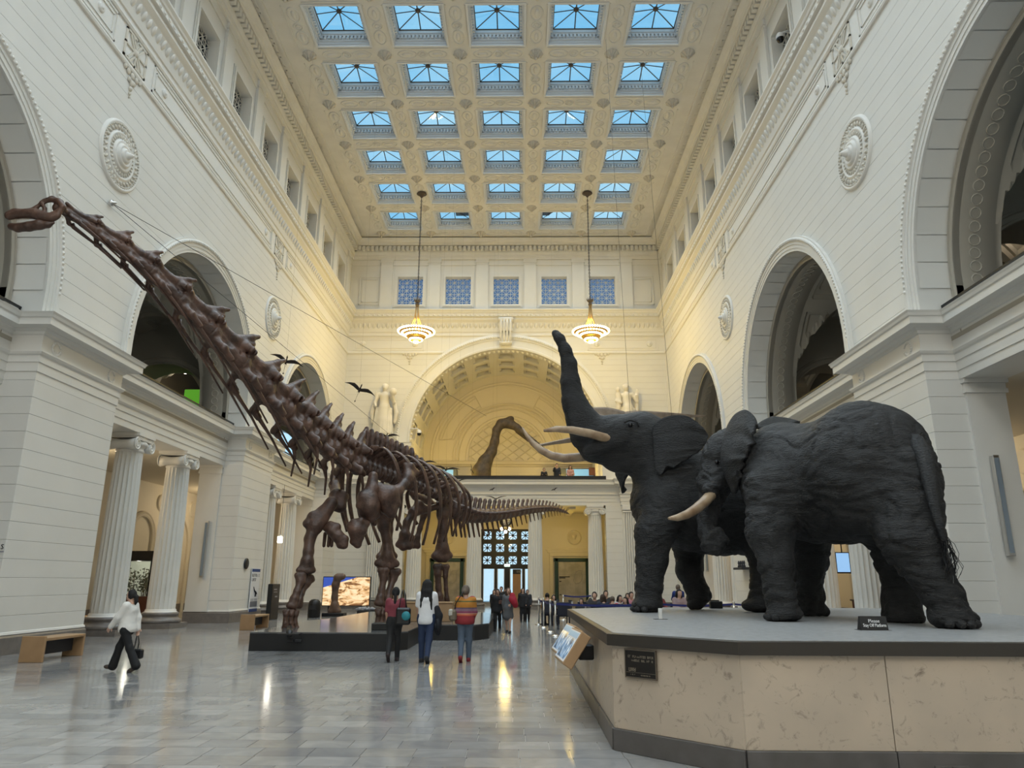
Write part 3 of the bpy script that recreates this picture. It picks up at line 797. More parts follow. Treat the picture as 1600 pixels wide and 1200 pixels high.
# keystone scroll
ks = MB().bbox(CX-.42, CX+.42, YB-.42, YB, 17.2, 18.15, .05).bbox(CX-.36, CX+.36, YB-.30, YB, 16.3, 17.2, .05)
for xx in (-.3, -.1, .1, .3): ks.tube([(CX+xx, YB-.44, 18.05), (CX+xx, YB-.46, 17.7), (CX+xx, YB-.42, 17.25), (CX+xx, YB-.32, 16.9), (CX+xx, YB-.30, 16.4)], .07, 6)
ks.tube([(CX-.46, YB-.34, 18.0), (CX+.46, YB-.34, 18.0)], .17, 12); ks.tube([(CX-.40, YB-.24, 16.45), (CX+.40, YB-.24, 16.45)], .13, 12)
ks.build('keystone_scroll', M['trim'], wb)
# lower part of the back wall: piers, entablature, vestibule
EPX = 6.15     # half width of the colonnade opening
bp_path = [(WR, YB), (CX+8.35, YB), (CX+8.35, YB-.45), (CX+7.05, YB-.45), (CX+7.05, YB), (CX-7.05, YB), (CX-7.05, YB-.45), (CX-8.35, YB-.45), (CX-8.35, YB), (WL, YB)]
prof_b = [(o, z) for o, z in prof if o > -.5]
MB().sweep(prof_b, bp_path, cap=False).build('entablature', M['trim'], wb)
MB().box(CX-7.0, CX+7.0, YB+.05, YB+1.0, 6.08, 7.0).build('lintel', M['trim'], wb)
MB().box(CX-RV-.2, CX+RV+.2, YB-.30, YB-.22, 7.6, 7.80).box(CX-RV-.2, CX+RV+.2, YB-.32, YB-.20, 7.80, 7.84).build('parapet_rail', M['iron'], wb)
for s_ in (-1, 1):
    x0, x1 = sorted((CX+s_*EPX, CX+s_*12.0)); x0 = max(x0, WL-.2); x1 = min(x1, WR+.2)
    pr = tag(bpy.data.objects.new('wall_pier', None), kind='structure'); COL.objects.link(pr); pr.parent = wb
    MB().box(x0+.01, x1-.01, YB+.014, YB+1.0, 0, 6.1).build('pier_core', M['joint'], pr)
    dz = (6.08-.42)/14
    for i in range(14): MB().bbox(x0, x1, YB, YB+1.0, .42+i*dz+.004, .42+(i+1)*dz-.004, .008).build('stone_course', M['cream'], pr)
    MB().box(x0-.04, x1, YB-.05, YB+1.0, 0, .42).build('pier_base', M['basestone'], pr)
    # impost block carrying the statue
    c = CX+s_*7.7
    ib = MB().sweep([(0, ZC), (0, 9.05), (.03, 9.07), (.03, 9.2), (-.0, 9.22), (0, 9.6), (.05, 9.62), (.08, 9.70), (.18, 9.74), (.22, 9.76), (.22, 9.95), (.26, 9.98), (.28, 10.05), (-.5, 10.06)],
                    [(c+.65, YB), (c+.65, YB-.55), (c-.65, YB-.55), (c-.65, YB)] )
    e0, e1 = sorted((CX+s_*(RV+.02), CX+s_*7.05))
    ib.sweep([(0, ZC), (0, 9.0), (.03, 9.02), (.03, 9.15), (0, 9.17), (0, 9.52), (.05, 9.54), (.08, 9.62), (.18, 9.66), (.20, 9.68), (.20, 9.86), (.24, 9.90), (-.3, 9.92)], [(e1, YB), (e1, YB-.2), (e0, YB-.2), (e0, YB+.5)] if s_ > 0 else [(e1, YB+.5), (e1, YB-.2), (e0, YB-.2), (e0, YB)])
    ib.bbox(c-.50, c+.50, YB-.75, YB, 10.04, 10.36, .03)
    ib.build('impost_block', M['trim'], wb)
MB().box(CX-8.2, CX+8.2, YB+1.0, YL+.2, 6.15, 6.9).build('vestibule_ceiling', M['aisle'], wb)
for xb in (-4.2, -1.95, 1.95, 4.2): MB().box(CX+xb-.2, CX+xb+.2, YB+1.0, YL, 5.95, 6.15).build('vestibule_beam', M['aisle'], wb)
for s_ in (-1, 1): MB().box(CX+s_*8.1-.1, CX+s_*8.1+.1, YB+1.0, YL, 0, 6.2).build('vestibule_side', M['aisle'], wb)
DX0, DX1, DZ = -2.78, .70, 5.05
vw = MB().box(CX-8.2, DX0, YL-.1, YL+.2, 0, 6.2).box(DX1, CX+8.2, YL-.1, YL+.2, 0, 6.2).box(DX0, DX1, YL-.1, YL+.2, DZ, 6.2)
vw.build('vestibule_wall', M['aisle'], wb)
MB().box(CX-8.1, DX0-.25, YL-.14, YL-.1, 0, .42).box(DX1+.25, CX+8.1, YL-.14, YL-.1, 0, .42).build('vestibule_base', M['basestone'], wb)
for (x0, x1) in ((DX0-.28, DX0), (DX1, DX1+.28)):
    MB().bbox(x0, x1, YL-.18, YL-.08, 0, DZ+.2, .02).build('door_jamb', M['aisle'], wb)

# ---- front wall behind the camera
wf = MB().box(WL-7, WR+7, YF-.2, YF, 0, 24.2).build('wall_front', M['cream']); struct(wf)
# ---- ceiling
ceil = MB(); xb = sorted([WL-.2, WR+.2] + [c+s_*1.18 for c in SKY_COLS for s_ in (-1, 1)]); yb = sorted([YF, YB+.3] + [r+s_*1.18 for r in SKY_ROWS for s_ in (-1, 1)])
for i in range(len(xb)-1):
    for j in range(len(yb)-1):
        cx, cy = (xb[i]+xb[i+1])/2, (yb[j]+yb[j+1])/2
        if any(abs(cx-c) < 1.0 for c in SKY_COLS) and any(abs(cy-r) < 1.0 for r in SKY_ROWS): continue
        ceil.add([(xb[i], yb[j], 23.8), (xb[i], yb[j+1], 23.8), (xb[i+1], yb[j+1], 23.8), (xb[i+1], yb[j], 23.8)], [(0, 1, 2, 3)])
ceil = ceil.build('ceiling', M['ceil']); struct(ceil)
def ringbox(mb, h0, h1, z0, z1):
    for (x0, x1, y0, y1) in ((-h1, h1, -h1, -h0), (-h1, h1, h0, h1), (-h1, -h0, -h0, h0), (h0, h1, -h0, h0)): mb.box(x0, x1, y0, y1, z0, z1)
cf = MB(); ringbox(cf, 1.13, 1.22, 23.77, 23.86); ringbox(cf, 1.10, 1.20, 23.86, 23.98); ringbox(cf, 1.04, 1.20, 23.98, 24.04); ringbox(cf, 1.07, 1.20, 24.04, 24.20); ringbox(cf, .99, 1.2, 24.20, 24.26); ringbox(cf, .94, 1.2, 24.26, 24.42)
for s_ in range(4):
    Mx = Matrix.Rotation(s_*math.pi/2, 4, 'Z')
    for i in range(13): cf.box(-1.0+i*.162, -1.0+i*.162+.09, .96, 1.08, 24.05, 24.18, Mx)
me_cof = cf.mesh('coffer'); me_cof.materials.append(M['coffer'])
def oval(mb, cx, cy, rx, ry, r, n=14): mb.tube([(cx+rx*math.cos(2*math.pi*i/n), cy+ry*math.sin(2*math.pi*i/n), 0) for i in range(n+1)], r, 4, True, False)
om = MB(); oval(om, -.66, 0, .40, .24, .035); oval(om, .66, 0, .40, .24, .035); oval(om, 0, 0, .19, .19, .035); oval(om, 0, 0, .09, .09, .03, 8)
for s_ in (-1, 1):
    om.sphere((s_*.66, 0, 0), (.26, .10, .04), 8, 5)
    om.box(-1.16, 1.16, s_*.38-.02, s_*.38+.02, -.03, .02)
me_orn = om.mesh('beam_relief'); me_orn.materials.append(M['ceil'])
bo = MB().lathe([(0, -.34), (.05, -.32), (.07, -.26), (.05, -.22), (.14, -.14), (.20, -.08), (.26, -.05), (.30, 0)], 12)
for i in range(8):
    a = math.pi/4*i; bo.tube([(.28*math.cos(a), .28*math.sin(a), 0), (.18*math.cos(a), .18*math.sin(a), -.10), (.10*math.cos(a), .10*math.sin(a), -.22)], [.06, .05, .02], 6)
me_bos = bo.mesh('pendant_boss'); me_bos.materials.append(M['relief'])
vis = SKY_ROWS[:8]
for j, y in enumerate(SKY_ROWS):
    for i, x in enumerate(SKY_COLS): obj('coffer', me_cof, None, ceil, (x, y, 0))
for j, y in enumerate(vis):
    for i, x in enumerate(SKY_COLS): obj('beam_relief', me_orn, None, ceil, (x, y+1.69, 23.80))
    for i in range(6):
        o = obj('beam_relief', me_orn, None, ceil, (SKY_COLS[0]-1.65+3.3*i, y, 23.80)); o.rotation_euler = (0, 0, math.pi/2)
        obj('pendant_boss', me_bos, None, ceil, (SKY_COLS[0]-1.65+3.3*i, y+1.69, 23.80))
# border steps and key pattern
bdr = MB()
for s_ in (-1, 1):
    e = CX+s_*9.25
    x0, x1 = sorted((e, e+s_*.10)); bdr.box(x0, x1, YF, 44.0, 23.70, 23.81)
    x0, x1 = sorted((e+s_*1.05, e+s_*1.2)); bdr.box(x0, x1, YF, YB, 23.68, 23.81)
bdr.box(CX-9.3, CX+9.3, 43.98, 44.08, 23.70, 23.81)
bdr.build('border_fillet', M['ceil'], ceil)
kp = MB()
for s_ in (-1, 1):
    xm = CX+s_*9.8; y = 9.0
    while y < 43.5:
        for (x0, x1, y0, y1) in ((-.26, .26, 0, .05), (-.26, -.21, 0, .42), (-.26, .16, .37, .42), (.11, .16, .16, .42), (-.10, .16, .16, .21), (.21, .26, 0, .62), (-.26, .26, .57, .62)):
            kp.box(xm+x0, xm+x1, y+y0, y+y1, 23.785, 23.80)
        y += .86
tag(kp.build('key_pattern', M['ceil'], ceil), kind='stuff')

# ---- skylights: bronze star bars, eight panes each
hz = .42
def skyl(mb_only=False):
    H = .94; z0 = 0.0; apex = Vector((0, 0, hz*.35))
    ed = [Vector(p) for p in ((H, 0, z0), (H, H, z0), (0, H, z0), (-H, H, z0), (-H, 0, z0), (-H, -H, z0), (0, -H, z0), (H, -H, z0))]
    fr = MB()
    for e in ed: fr.tube([e, apex], .026, 4, False)
    for i in range(4): fr.tube([ed[2*i+1], ed[(2*i+3) % 8]], .035, 4, False)
    fr.lathe([(0, -.05), (.10, -.05), (.12, 0), (.10, .05), (0, .06)], 10, Matrix.Translation(apex))
    return ed, apex, fr
ed, apex, fr = skyl(); me_sf = fr.mesh('glazing_bars'); me_sf.materials.append(M['bronze'])
me_panes = []
for i in range(8):
    a, b = ed[i], ed[(i+1) % 8]; p = MB(); up = Vector((0, 0, .02))
    p.add([a+up, b+up, apex+up, a+up*1.6, b+up*1.6, apex+up*1.6], [(0, 1, 2), (5, 4, 3), (0, 3, 4, 1), (1, 4, 5, 2), (2, 5, 3, 0)])
    me = p.mesh('pane'); me.materials.append(M['glass']); me_panes.append(me)
# a dark roof blind is drawn over a corner of two skylights of the row next to the back wall
CN = ['beside the left wall', 'second from the left wall', 'in the middle', 'second from the right wall', 'beside the right wall']
RN = ['in the row next to the back wall', 'in the second row from the back wall', 'in the third row from the back wall', 'in the fourth row from the back wall', 'in the fifth row from the back wall', 'in the sixth row from the back wall']
for j, y in enumerate(SKY_ROWS):
    for i, x in enumerate(SKY_COLS):
        s = thing('skylight', 'square star-barred skylight, %s, %s' % (CN[i], RN[j] if j < 6 else 'above the camera'), 'skylight', (x, y, 24.42), 0, 'skylights in the coffered ceiling')
        obj('glazing_bars', me_sf, None, s)
        if j < 6:
            for me in me_panes: obj('pane', me, None, s)
        else: del s['label']; struct(s); 
        if j == 0 and i in (1, 3):
            bl = MB().prism([(.05, 0.1), (.92, 0.1), (.92, .9), (.05, .9)] if i == 1 else [(-.92, 0.0), (-.1, 0.0), (-.5, .9), (-.92, .9)], .2, .22).build('roof_blind', M['black'], s)
# ================================================================== columns
def spiral(mb, c, ax, up, r0, turns=2.1, th=.03, sgn=1, n=34):
    pts = []; rad = []
    for i in range(n):
        t = i/(n-1); a = math.pi/2 + sgn*(-t)*turns*2*math.pi; r = r0*(1-.86*t)
        pts.append(Vector(c) + Vector(ax)*(r*math.cos(a)) + Vector(up)*(r*math.sin(a))); rad.append(th*(1-.55*t))
    mb.tube(pts, rad, 6)
def column_meshes(H=6.08, rb=.47, rt=.395):
    sh = MB(); nf = 20; per = 6; z0, z1 = .62, 5.58; rows = 10; n = nf*per; vs = []
    for j in range(rows+1):
        t = j/rows; r = rb+(rt-rb)*t + .012*math.sin(math.pi*t)
        e = 1.0
        for k in range(n):
            a = 2*math.pi*k/n; ph = (k % per)/per
            d = 0 if ph == 0 else .055*math.sin(math.pi*min(1, ph))**.6
            if j == 0 or j == rows: d *= .2
            vs.append(((r-d)*math.cos(a), (r-d)*math.sin(a), z0+(z1-z0)*t))
    sh.add(vs, [(j*n+k, j*n+(k+1) % n, (j+1)*n+(k+1) % n, (j+1)*n+k) for j in range(rows) for k in range(n)], False)
    ba = MB().box(-.68, .68, -.68, .68, 0, .17).lathe([(.66, .17), (.70, .22), (.69, .28), (.62, .32), (.57, .36), (.56, .41), (.60, .44), (.60, .49), (.55, .53)], 28)
    bt = MB().lathe([(.55, .53), (.50, .55), (.50, .60), (.47, .63)], 28)
    ca = MB().lathe([(.395, 5.50), (.42, 5.53), (.42, 5.57), (.40, 5.60), (.40, 5.66), (.47, 5.72), (.50, 5.80), (.46, 5.86)], 28)
    ca.box(-.52, .52, -.52, .52, 5.98, 6.08); ca.box(-.48, .48, -.48, .48, 5.92, 5.98)
    for k in range(20):
        a = 2*math.pi*k/20; ca.sphere((.47*math.cos(a), .47*math.sin(a), 5.76), (.05, .05, .055), 6, 4)
    vo = MB()
    for s in (-1, 1):
        # front and back faces carry a pair of volutes joined by a sagging band
        for q in (-1, 1):
            spiral(vo, (q*.44, s*.46, 5.72), (1, 0, 0), (0, 0, 1), .205, 2.1, .036, q)
        vo.tube([(-.44, s*.46, 5.925), (-.2, s*.46, 5.905), (.2, s*.46, 5.905), (.44, s*.46, 5.925)], .036, 6)
        vo.box(-.50, .50, s*.46-.025, s*.46+.025, 5.86, 5.96)
        vo.tube([(s*.44, -.46, 5.72), (s*.44, -.2, 5.72), (s*.44, 0, 5.72), (s*.44, .2, 5.72), (s*.44, .46, 5.72)], [.20, .155, .13, .155, .20], 16)
    out = []
    for nm, mb, mt in (('shaft', sh, M['cream']), ('base', ba, M['basestone']), ('base_ring', bt, M['trim']), ('capital', ca, M['trim']), ('volutes', vo, M['trim'])):
        me = mb.mesh(nm); me.materials.append(mt); out.append((nm, me))
    return out
COLM = column_meshes()
def column(x, y, rz, label, group):
    c = thing('fluted_column', label, 'column', (x, y, 0), rz, group)
    P_ = {}
    for nm, me in COLM: P_[nm] = obj(nm, me, None, P_.get({'volutes': 'capital', 'base_ring': 'base'}.get(nm), c))
    return c
for side, sn in SIDES:
    for bi, (c, bay) in enumerate(((24.5, 'bay nearer the camera'), (37.6, 'far bay beside the back wall'))):
        for k, dy in enumerate((-1.62, 1.78)):
            column(XS(side, 1.20), c+dy, math.pi/2, 'fluted Ionic column, %s of the pair along the %s wall, %s' % ('nearer' if k == 0 else 'farther', sn, bay), 'columns along the side walls')
for k, dx in enumerate((-5.52, -1.86, 1.86, 5.52)):
    column(CX+dx, YB+.52, 0, 'fluted Ionic column in the back colonnade, %s from the left' % ORD[k], 'columns of the back colonnade')
# fluted pilasters below the statues
for s_, nm in ((-1, 'left'), (1, 'right')):
    p = thing('fluted_pilaster', 'tall fluted pilaster under the statue %s of the great arch' % nm, 'pilaster', (CX+s_*7.7, YB, 0))
    m = MB(); m.box(-.55, .55, -.30, 0, .5, 6.08); p_ = m.build('pilaster_core', M['trim'], p)
    for i in range(8):
        x = -.52 + i*.13; MB().bbox(x, x+.085, -.40, -.30, .62, 5.7, .025).build('flute_rib', M['cream'], p)
    MB().bbox(-.60, .60, -.47, 0, 5.75, 6.08, .03).bbox(-.57, .57, -.44, 0, 5.62, 5.72, .02).build('capital', M['trim'], p)
    MB().bbox(-.62, .62, -.50, 0, 0, .42, .02).build('base', M['basestone'], p)

# ================================================================== wall roundels
def roundel():
    prof = [(1.02, 0), (1.0, .05), (.95, .08), (.90, .05), (.86, .03), (.70, .03), (.67, .07), (.63, .08), (.60, .05), (.46, .06), (.44, .11), (.40, .13), (.36, .10), (.33, .13), (.30, .18), (.25, .17), (.22, .15), (.20, .20), (.15, .24), (.13, .22), (.10, .26), (.06, .36), (.03, .40), (0, .41)]
    dsk = MB().lathe(prof, 48)
    lv = MB()
    for i in range(30):
        a = 2*math.pi*i/30; lv.sphere((.78*math.cos(a), .78*math.sin(a), .045), (.085, .045, .04), 6, 4, M=Matrix.Rotation(a+.5, 3, 'Z'))
    for i in range(30):
        a = 2*math.pi*i/30; lv.sphere((.53*math.cos(a), .53*math.sin(a), .065), (.065, .035, .03), 6, 4, M=Matrix.Rotation(a, 3, 'Z'))
    bd = MB()
    for i in range(60):
        a = 2*math.pi*i/60; bd.sphere((.885*math.cos(a), .885*math.sin(a), .055), .03, 5, 4)
    r = []
    for nm, mb in (('disc', dsk), ('leaf_ring', lv), ('bead_ring', bd)):
        me = mb.mesh(nm); me.materials.append(M['trim'] if nm == 'disc' else M['relief']); r.append((nm, me))
    return r
RM = roundel()
for side, sn in SIDES:
    for yc, where in ((18.0, 'between the two nearest arches'), (31.1, 'between the two far arches')):
        o = thing('wall_roundel', 'ribbed plaster roundel on the %s wall %s' % (sn, where), 'roundel', (XS(side, 0), yc, 13.1), 0, 'wall roundels')
        o.rotation_euler = (0, -side*math.pi/2, 0)
        for nm, me in RM: tag(obj(nm, me, None, o), kind=None if nm == 'disc' else 'stuff')

# ================================================================== chandeliers
def chandelier():
    parts = []
    def add(nm, mb, mt): me = mb.mesh(nm); me.materials.append(mt); parts.append((nm, me))
    # origin = lowest tip; hangs to the ceiling at +9.37
    add('ceiling_cup', MB().lathe([(.03, 9.05), (.10, 9.15), (.20, 9.25), (.30, 9.30), (.26, 9.37)], 14), M['bronze'])
    ch = MB()
    for i in range(60):
        z = 2.75 + i*.105
        Mx = Matrix.Rotation(math.pi/2*(i % 2), 4, 'Z')
        ch.tube([Mx @ Vector((.035*math.cos(t), 0, z+.075*math.sin(t))) for t in [2*math.pi*j/8 for j in range(9)]], .014, 4, True, False)
    add('chain', ch, M['iron'])
    cr = MB().lathe([(.03, 2.20), (.10, 2.24), (.12, 2.34), (.07, 2.42), (.14, 2.52), (.09, 2.6), (.03, 2.75)], 12)
    for i in range(8):
        a = math.pi/4*i; cr.tube([(.08*math.cos(a), .08*math.sin(a), 2.45), (.16*math.cos(a), .16*math.sin(a), 2.55), (.20*math.cos(a), .20*math.sin(a), 2.68)], [.03, .03, .01], 5)
    add('crown', cr, M['bronze'])
    rd = MB()
    for i in range(6):
        a = math.pi/3*i+.2; rd.tube([(.06*math.cos(a), .06*math.sin(a), 2.25), (.12*math.cos(a), .12*math.sin(a), 1.5), (.34*math.cos(a), .34*math.sin(a), .92), (.55*math.cos(a), .55*math.sin(a), .74)], .022, 5)
    add('suspension_rods', rd, M['gold'])
    bw = MB().lathe([(.02, .02), (.12, .10), (.30, .16), (.34, .22), (.30, .26), (.50, .34), (.58, .42), (.52, .46), (.74, .58), (.98, .66), (1.00, .72), (.94, .74), (.6, .66), (.55, .72), (0, .74)], 32)
    add('bowl', bw, M['gold'])
    for nm, R, z, n, r in (('bulb_ring', 1.0, .70, 44, .062), ('bulb_ring', .58, .46, 28, .062), ('bulb_ring', .34, .22, 18, .06), ('bulb_ring', .12, .08, 7, .055)):
        b = MB()
        for i in range(n):
            a = 2*math.pi*i/n; b.sphere((R*math.cos(a), R*math.sin(a), z), r, 7, 5)
        add(nm, b, M['bulb'])
    b = MB()
    for i in range(30):
        a = 2*math.pi*i/30; b.sphere((.80*math.cos(a), .80*math.sin(a), .58), .055, 7, 5)
    add('bulb_ring', b, M['bulb'])
    return parts
CHM = chandelier()
for x, y, nm in ((-5.92, 38.75, 'left of the keystone'), (3.88, 38.75, 'right of the keystone'), (-5.92, -9.0, 'unseen behind the camera on the left, added for light'), (3.88, -9.0, 'unseen behind the camera on the right, added for light')):  # pair behind the camera is added to brighten pedestal front and lower walls
    c = thing('chandelier', 'lit tiered bulb chandelier hanging %s' % nm, 'chandelier', (x, y, 14.42), 0, 'lit chandeliers')
    P_ = {}
    for nm2, me in CHM: P_[nm2] = obj(nm2, me, None, P_['bowl'] if nm2 == 'bulb_ring' else c)
    point_light('chandelier_glow', (x, y, 14.15), CHAND_POWER*(.68 if y > 0 else 1.75), WARM if y > 0 else (1, .94, .84), .5)  # the added pair gets a stronger, neutral glow
    point_light('chandelier_glow', (x, y, 15.7), CHAND_POWER*(.32 if y > 0 else .2), WARM if y > 0 else (1, .94, .84), .4)

# ================================================================== back doors and vestibule
DG = bpy.data.objects.new('door_1', None); COL.objects.link(DG); struct(DG)
fx0, fx1 = DX0, DX1; y = YL-.02; wz = [2.55, 3.38, 4.21, 5.05]
gr = MB(); colw = (fx1-fx0)/4
for i in range(5): 
    x = fx0 + i*colw; gr.box(x-.16, x+.16, y-.05, y+.05, 2.45, DZ)
for z in wz: gr.box(fx0, fx1, y-.06, y+.06, z-.15, z+.15)
gr.box(fx0, fx1, y-.07, y+.07, 2.40, 2.62)
gr.build('transom_grille', M['iron'], DG)
for i in range(4):
    for j in range(3):
        cxp = fx0+(i+.5)*colw; czp = (wz[j]+wz[j+1])/2; hw = colw/2-.15; hh = (wz[j+1]-wz[j])/2-.14
        s = MB()
        for a in (0, 90, 45, -45):
            L = math.hypot(hw, hh) if a in (45, -45) else (hw if a == 0 else hh)
            an = math.atan2(hh, hw)*(1 if a > 0 else -1) if abs(a) == 45 else math.radians(a)
            s.box(-L, L, -.02, .02, -.022, .022, Matrix.Translation((cxp, y, czp)) @ Matrix.Rotation(-an, 4, 'Y'))
        s.lathe([(0, -.03), (.09, -.03), (.09, .03), (0, .03)], 10, Matrix.Translation((cxp, y, czp)) @ Matrix.Rotation(math.pi/2, 4, 'X'))
        for qx in (-1, 1):
            for qz in (-1, 1): s.box(-.11, .11, -.03, .03, -.05, .05, Matrix.Translation((cxp+qx*hw, y, czp+qz*hh)) @ Matrix.Rotation(qx*qz*math.pi/4, 4, 'Y'))
        s.build('star_grille', M['iron'], DG)
        MB().box(cxp-hw-.05, cxp+hw+.05, y+.08, y+.09, czp-hh-.05, czp+hh+.05).build('pane', M['glass'], DG)
for (x0, x1) in ((fx0, fx0+.16), (fx0+.95, fx0+1.12), (fx0+1.62, fx0+1.98), (fx0+2.85, fx0+2.98), (fx1-.12, fx1)):
    MB().box(x0, x1, y-.05, y+.05, 0, 2.45).build('door_post', M['iron'], DG)
for (x0, x1) in ((fx0+.16, fx0+.95), (fx0+1.12, fx0+1.62), (fx0+1.98, fx0+2.85), (fx0+2.98, fx1-.12)):
    MB().box(x0, x1, y+.02, y+.03, .05, 2.42).build('door_pane', M['glass'], DG)
    f = MB()
    for xx in (x0, x1-.05): f.box(xx, xx+.05, y-.02, y+.05, .0, 2.42)
    f.box(x0, x1, y-.02, y+.05, 0, .25); f.build('door_leaf_frame', M['steel'], DG)
og = MB().box(-8, 6, YL+.25, YL+14, -.2, -.05).build('outer_landing', mat('pale_paving', (.55, .57, .60), .7), DG)
def scribble(mb, x0, x1, z, h, y, seed=1, t=None):
    """rows of unreadable letter strokes on a plane facing -Y"""
    rn = random.Random(seed); x = x0; t = t or h*.16
    while x < x1:
        w = h*rn.uniform(.45, .75)
        if rn.random() > .16:
            mb.box(x, x+t, y-.001, y, z, z+h)
            for zz in (z, z+h*.45, z+h-t):
                if rn.random() > .45: mb.box(x, x+w, y-.001, y, zz, zz+t)
            if rn.random() > .5: mb.box(x+w-t, x+w, y-.001, y, z, z+h)
        x += w+h*.22
    return mb
# clock over the door and its little lamps
ck = thing('hanging_clock', 'round station clock hanging above the black grille door', 'clock', (-1.02, YB+2.2, 4.7))
MB().lathe([(0, -.06), (.34, -.06), (.34, -.05)], 24, Matrix.Rotation(math.pi/2, 4, 'X')).build('dial', M['white'], ck, (0, -.05, .62))
rim = MB().tube([(.36*math.cos(a), -.02, .62+.36*math.sin(a)) for a in [2*math.pi*i/24 for i in range(25)]], .055, 6, cap=False).box(-.02, .02, -.03, .0, .95, 1.45); rim.build('rim', M['iron'], ck)
nu = MB()
for i in range(12):
    a = math.pi/6*i; nu.box(-.015, .015, -.012, 0, .20, .30, Matrix.Translation((0, -.02, .62)) @ Matrix.Rotation(a, 4, 'Y'))
nu.box(-.014, .014, -.02, -.01, 0, .24, Matrix.Translation((0, -.02, .62)) @ Matrix.Rotation(-.5, 4, 'Y')); nu.box(-.014, .014, -.02, -.01, 0, .17, Matrix.Translation((0, -.02, .62)) @ Matrix.Rotation(1.5, 4, 'Y'))
nu.build('numerals', M['ink'], [c_ for c_ in ck.children if c_.name.startswith('dial')][0]).location = (0, .05, -.62)
lm = MB()
for xx, zz in ((-.24, .10), (.24, .10), (0, -.08)): lm.sphere((xx, 0, zz), .10, 10, 8)
lm.build('lamp_globes', M['lamp'], ck)
point_light('clock_lamp', (-1.02, YB+1.9, 4.4), 35, WARM, .15)
ex = thing('lit_sign', 'small white-green lit sign under the door grille', 'sign', (-.98, YL-.28, 2.55))
MB().bbox(-.19, .19, -.03, .03, 0, .16, .01).box(-.01, .01, -.01, .01, .16, .3).build('sign_box', mat('exit_lit', (.8, .95, .85), .4, emit=2.5, emit_col=(.75, 1, .85)), ex)
def text(body, size, mt, parent, loc, rot=(math.pi/2, 0, 0), align='CENTER', name='lettering', ext=.002, xs=1.0):
    c = bpy.data.curves.new(name, 'FONT'); c.body = body; c.size = size; c.align_x = align; c.align_y = 'CENTER'; c.extrude = ext
    c.resolution_u = 2
    t = bpy.data.objects.new(name, c); COL.objects.link(t); bpy.context.view_layer.update()
    me = bpy.data.meshes.new_from_object(t.evaluated_get(bpy.context.evaluated_depsgraph_get())); bpy.data.objects.remove(t)
    me.materials.clear(); o = obj(name, me, mt, parent, loc); o.rotation_euler = rot; o.scale = (xs, 1, 1); o['kind'] = 'stuff'
    return o
MB().box(-.02, .03, -.034, -.03, .07, .12).build('mark', M['teal'], ex)
# notice stand in the doorway
ns = thing('notice_stand', 'tall oak notice stand with dark header in the doorway', 'sign', (-.32, YL-1.2, 0))
MB().bbox(-.27, .27, -.05, .05, .12, 2.05, .01).build('panel', M['wood'], ns); MB().bbox(-.27, .27, -.06, .06, 2.05, 2.36, .01).build('header', M['ink'], ns)
MB().bbox(-.38, .38, -.25, .25, 0, .12, .01).build('foot', M['ink'], ns); tag(scribble(MB(), -.2, .2, 2.14, .13, -.061, 4).build('lettering', M['grey'], ns), kind='stuff')
# framed wall maps
def poster_mat(name, seed):
    m = bpy.data.materials.new(name); m.use_nodes = True; nt = m.node_tree; b = nt.nodes['Principled BSDF']
    tc = nt.nodes.new('ShaderNodeTexCoord'); nz = nt.nodes.new('ShaderNodeTexNoise'); nz.inputs['Scale'].default_value = 2.3; nz.inputs['Detail'].default_value = 9
    mp = nt.nodes.new('ShaderNodeMapping'); mp.inputs['Location'].default_value = (seed, seed*2.0, 0)
    cr = nt.nodes.new('ShaderNodeValToRGB'); cr.color_ramp.elements[0].position = .35; cr.color_ramp.elements[0].color = (.50, .475, .43, 1); cr.color_ramp.elements[1].position = .68; cr.color_ramp.elements[1].color = (.36, .34, .30, 1)
    nt.links.new(tc.outputs['Object'], mp.inputs['Vector']); nt.links.new(mp.outputs['Vector'], nz.inputs['Vector']); nt.links.new(nz.outputs['Fac'], cr.inputs['Fac']); nt.links.new(cr.outputs['Color'], b.inputs['Base Color'])
    return m
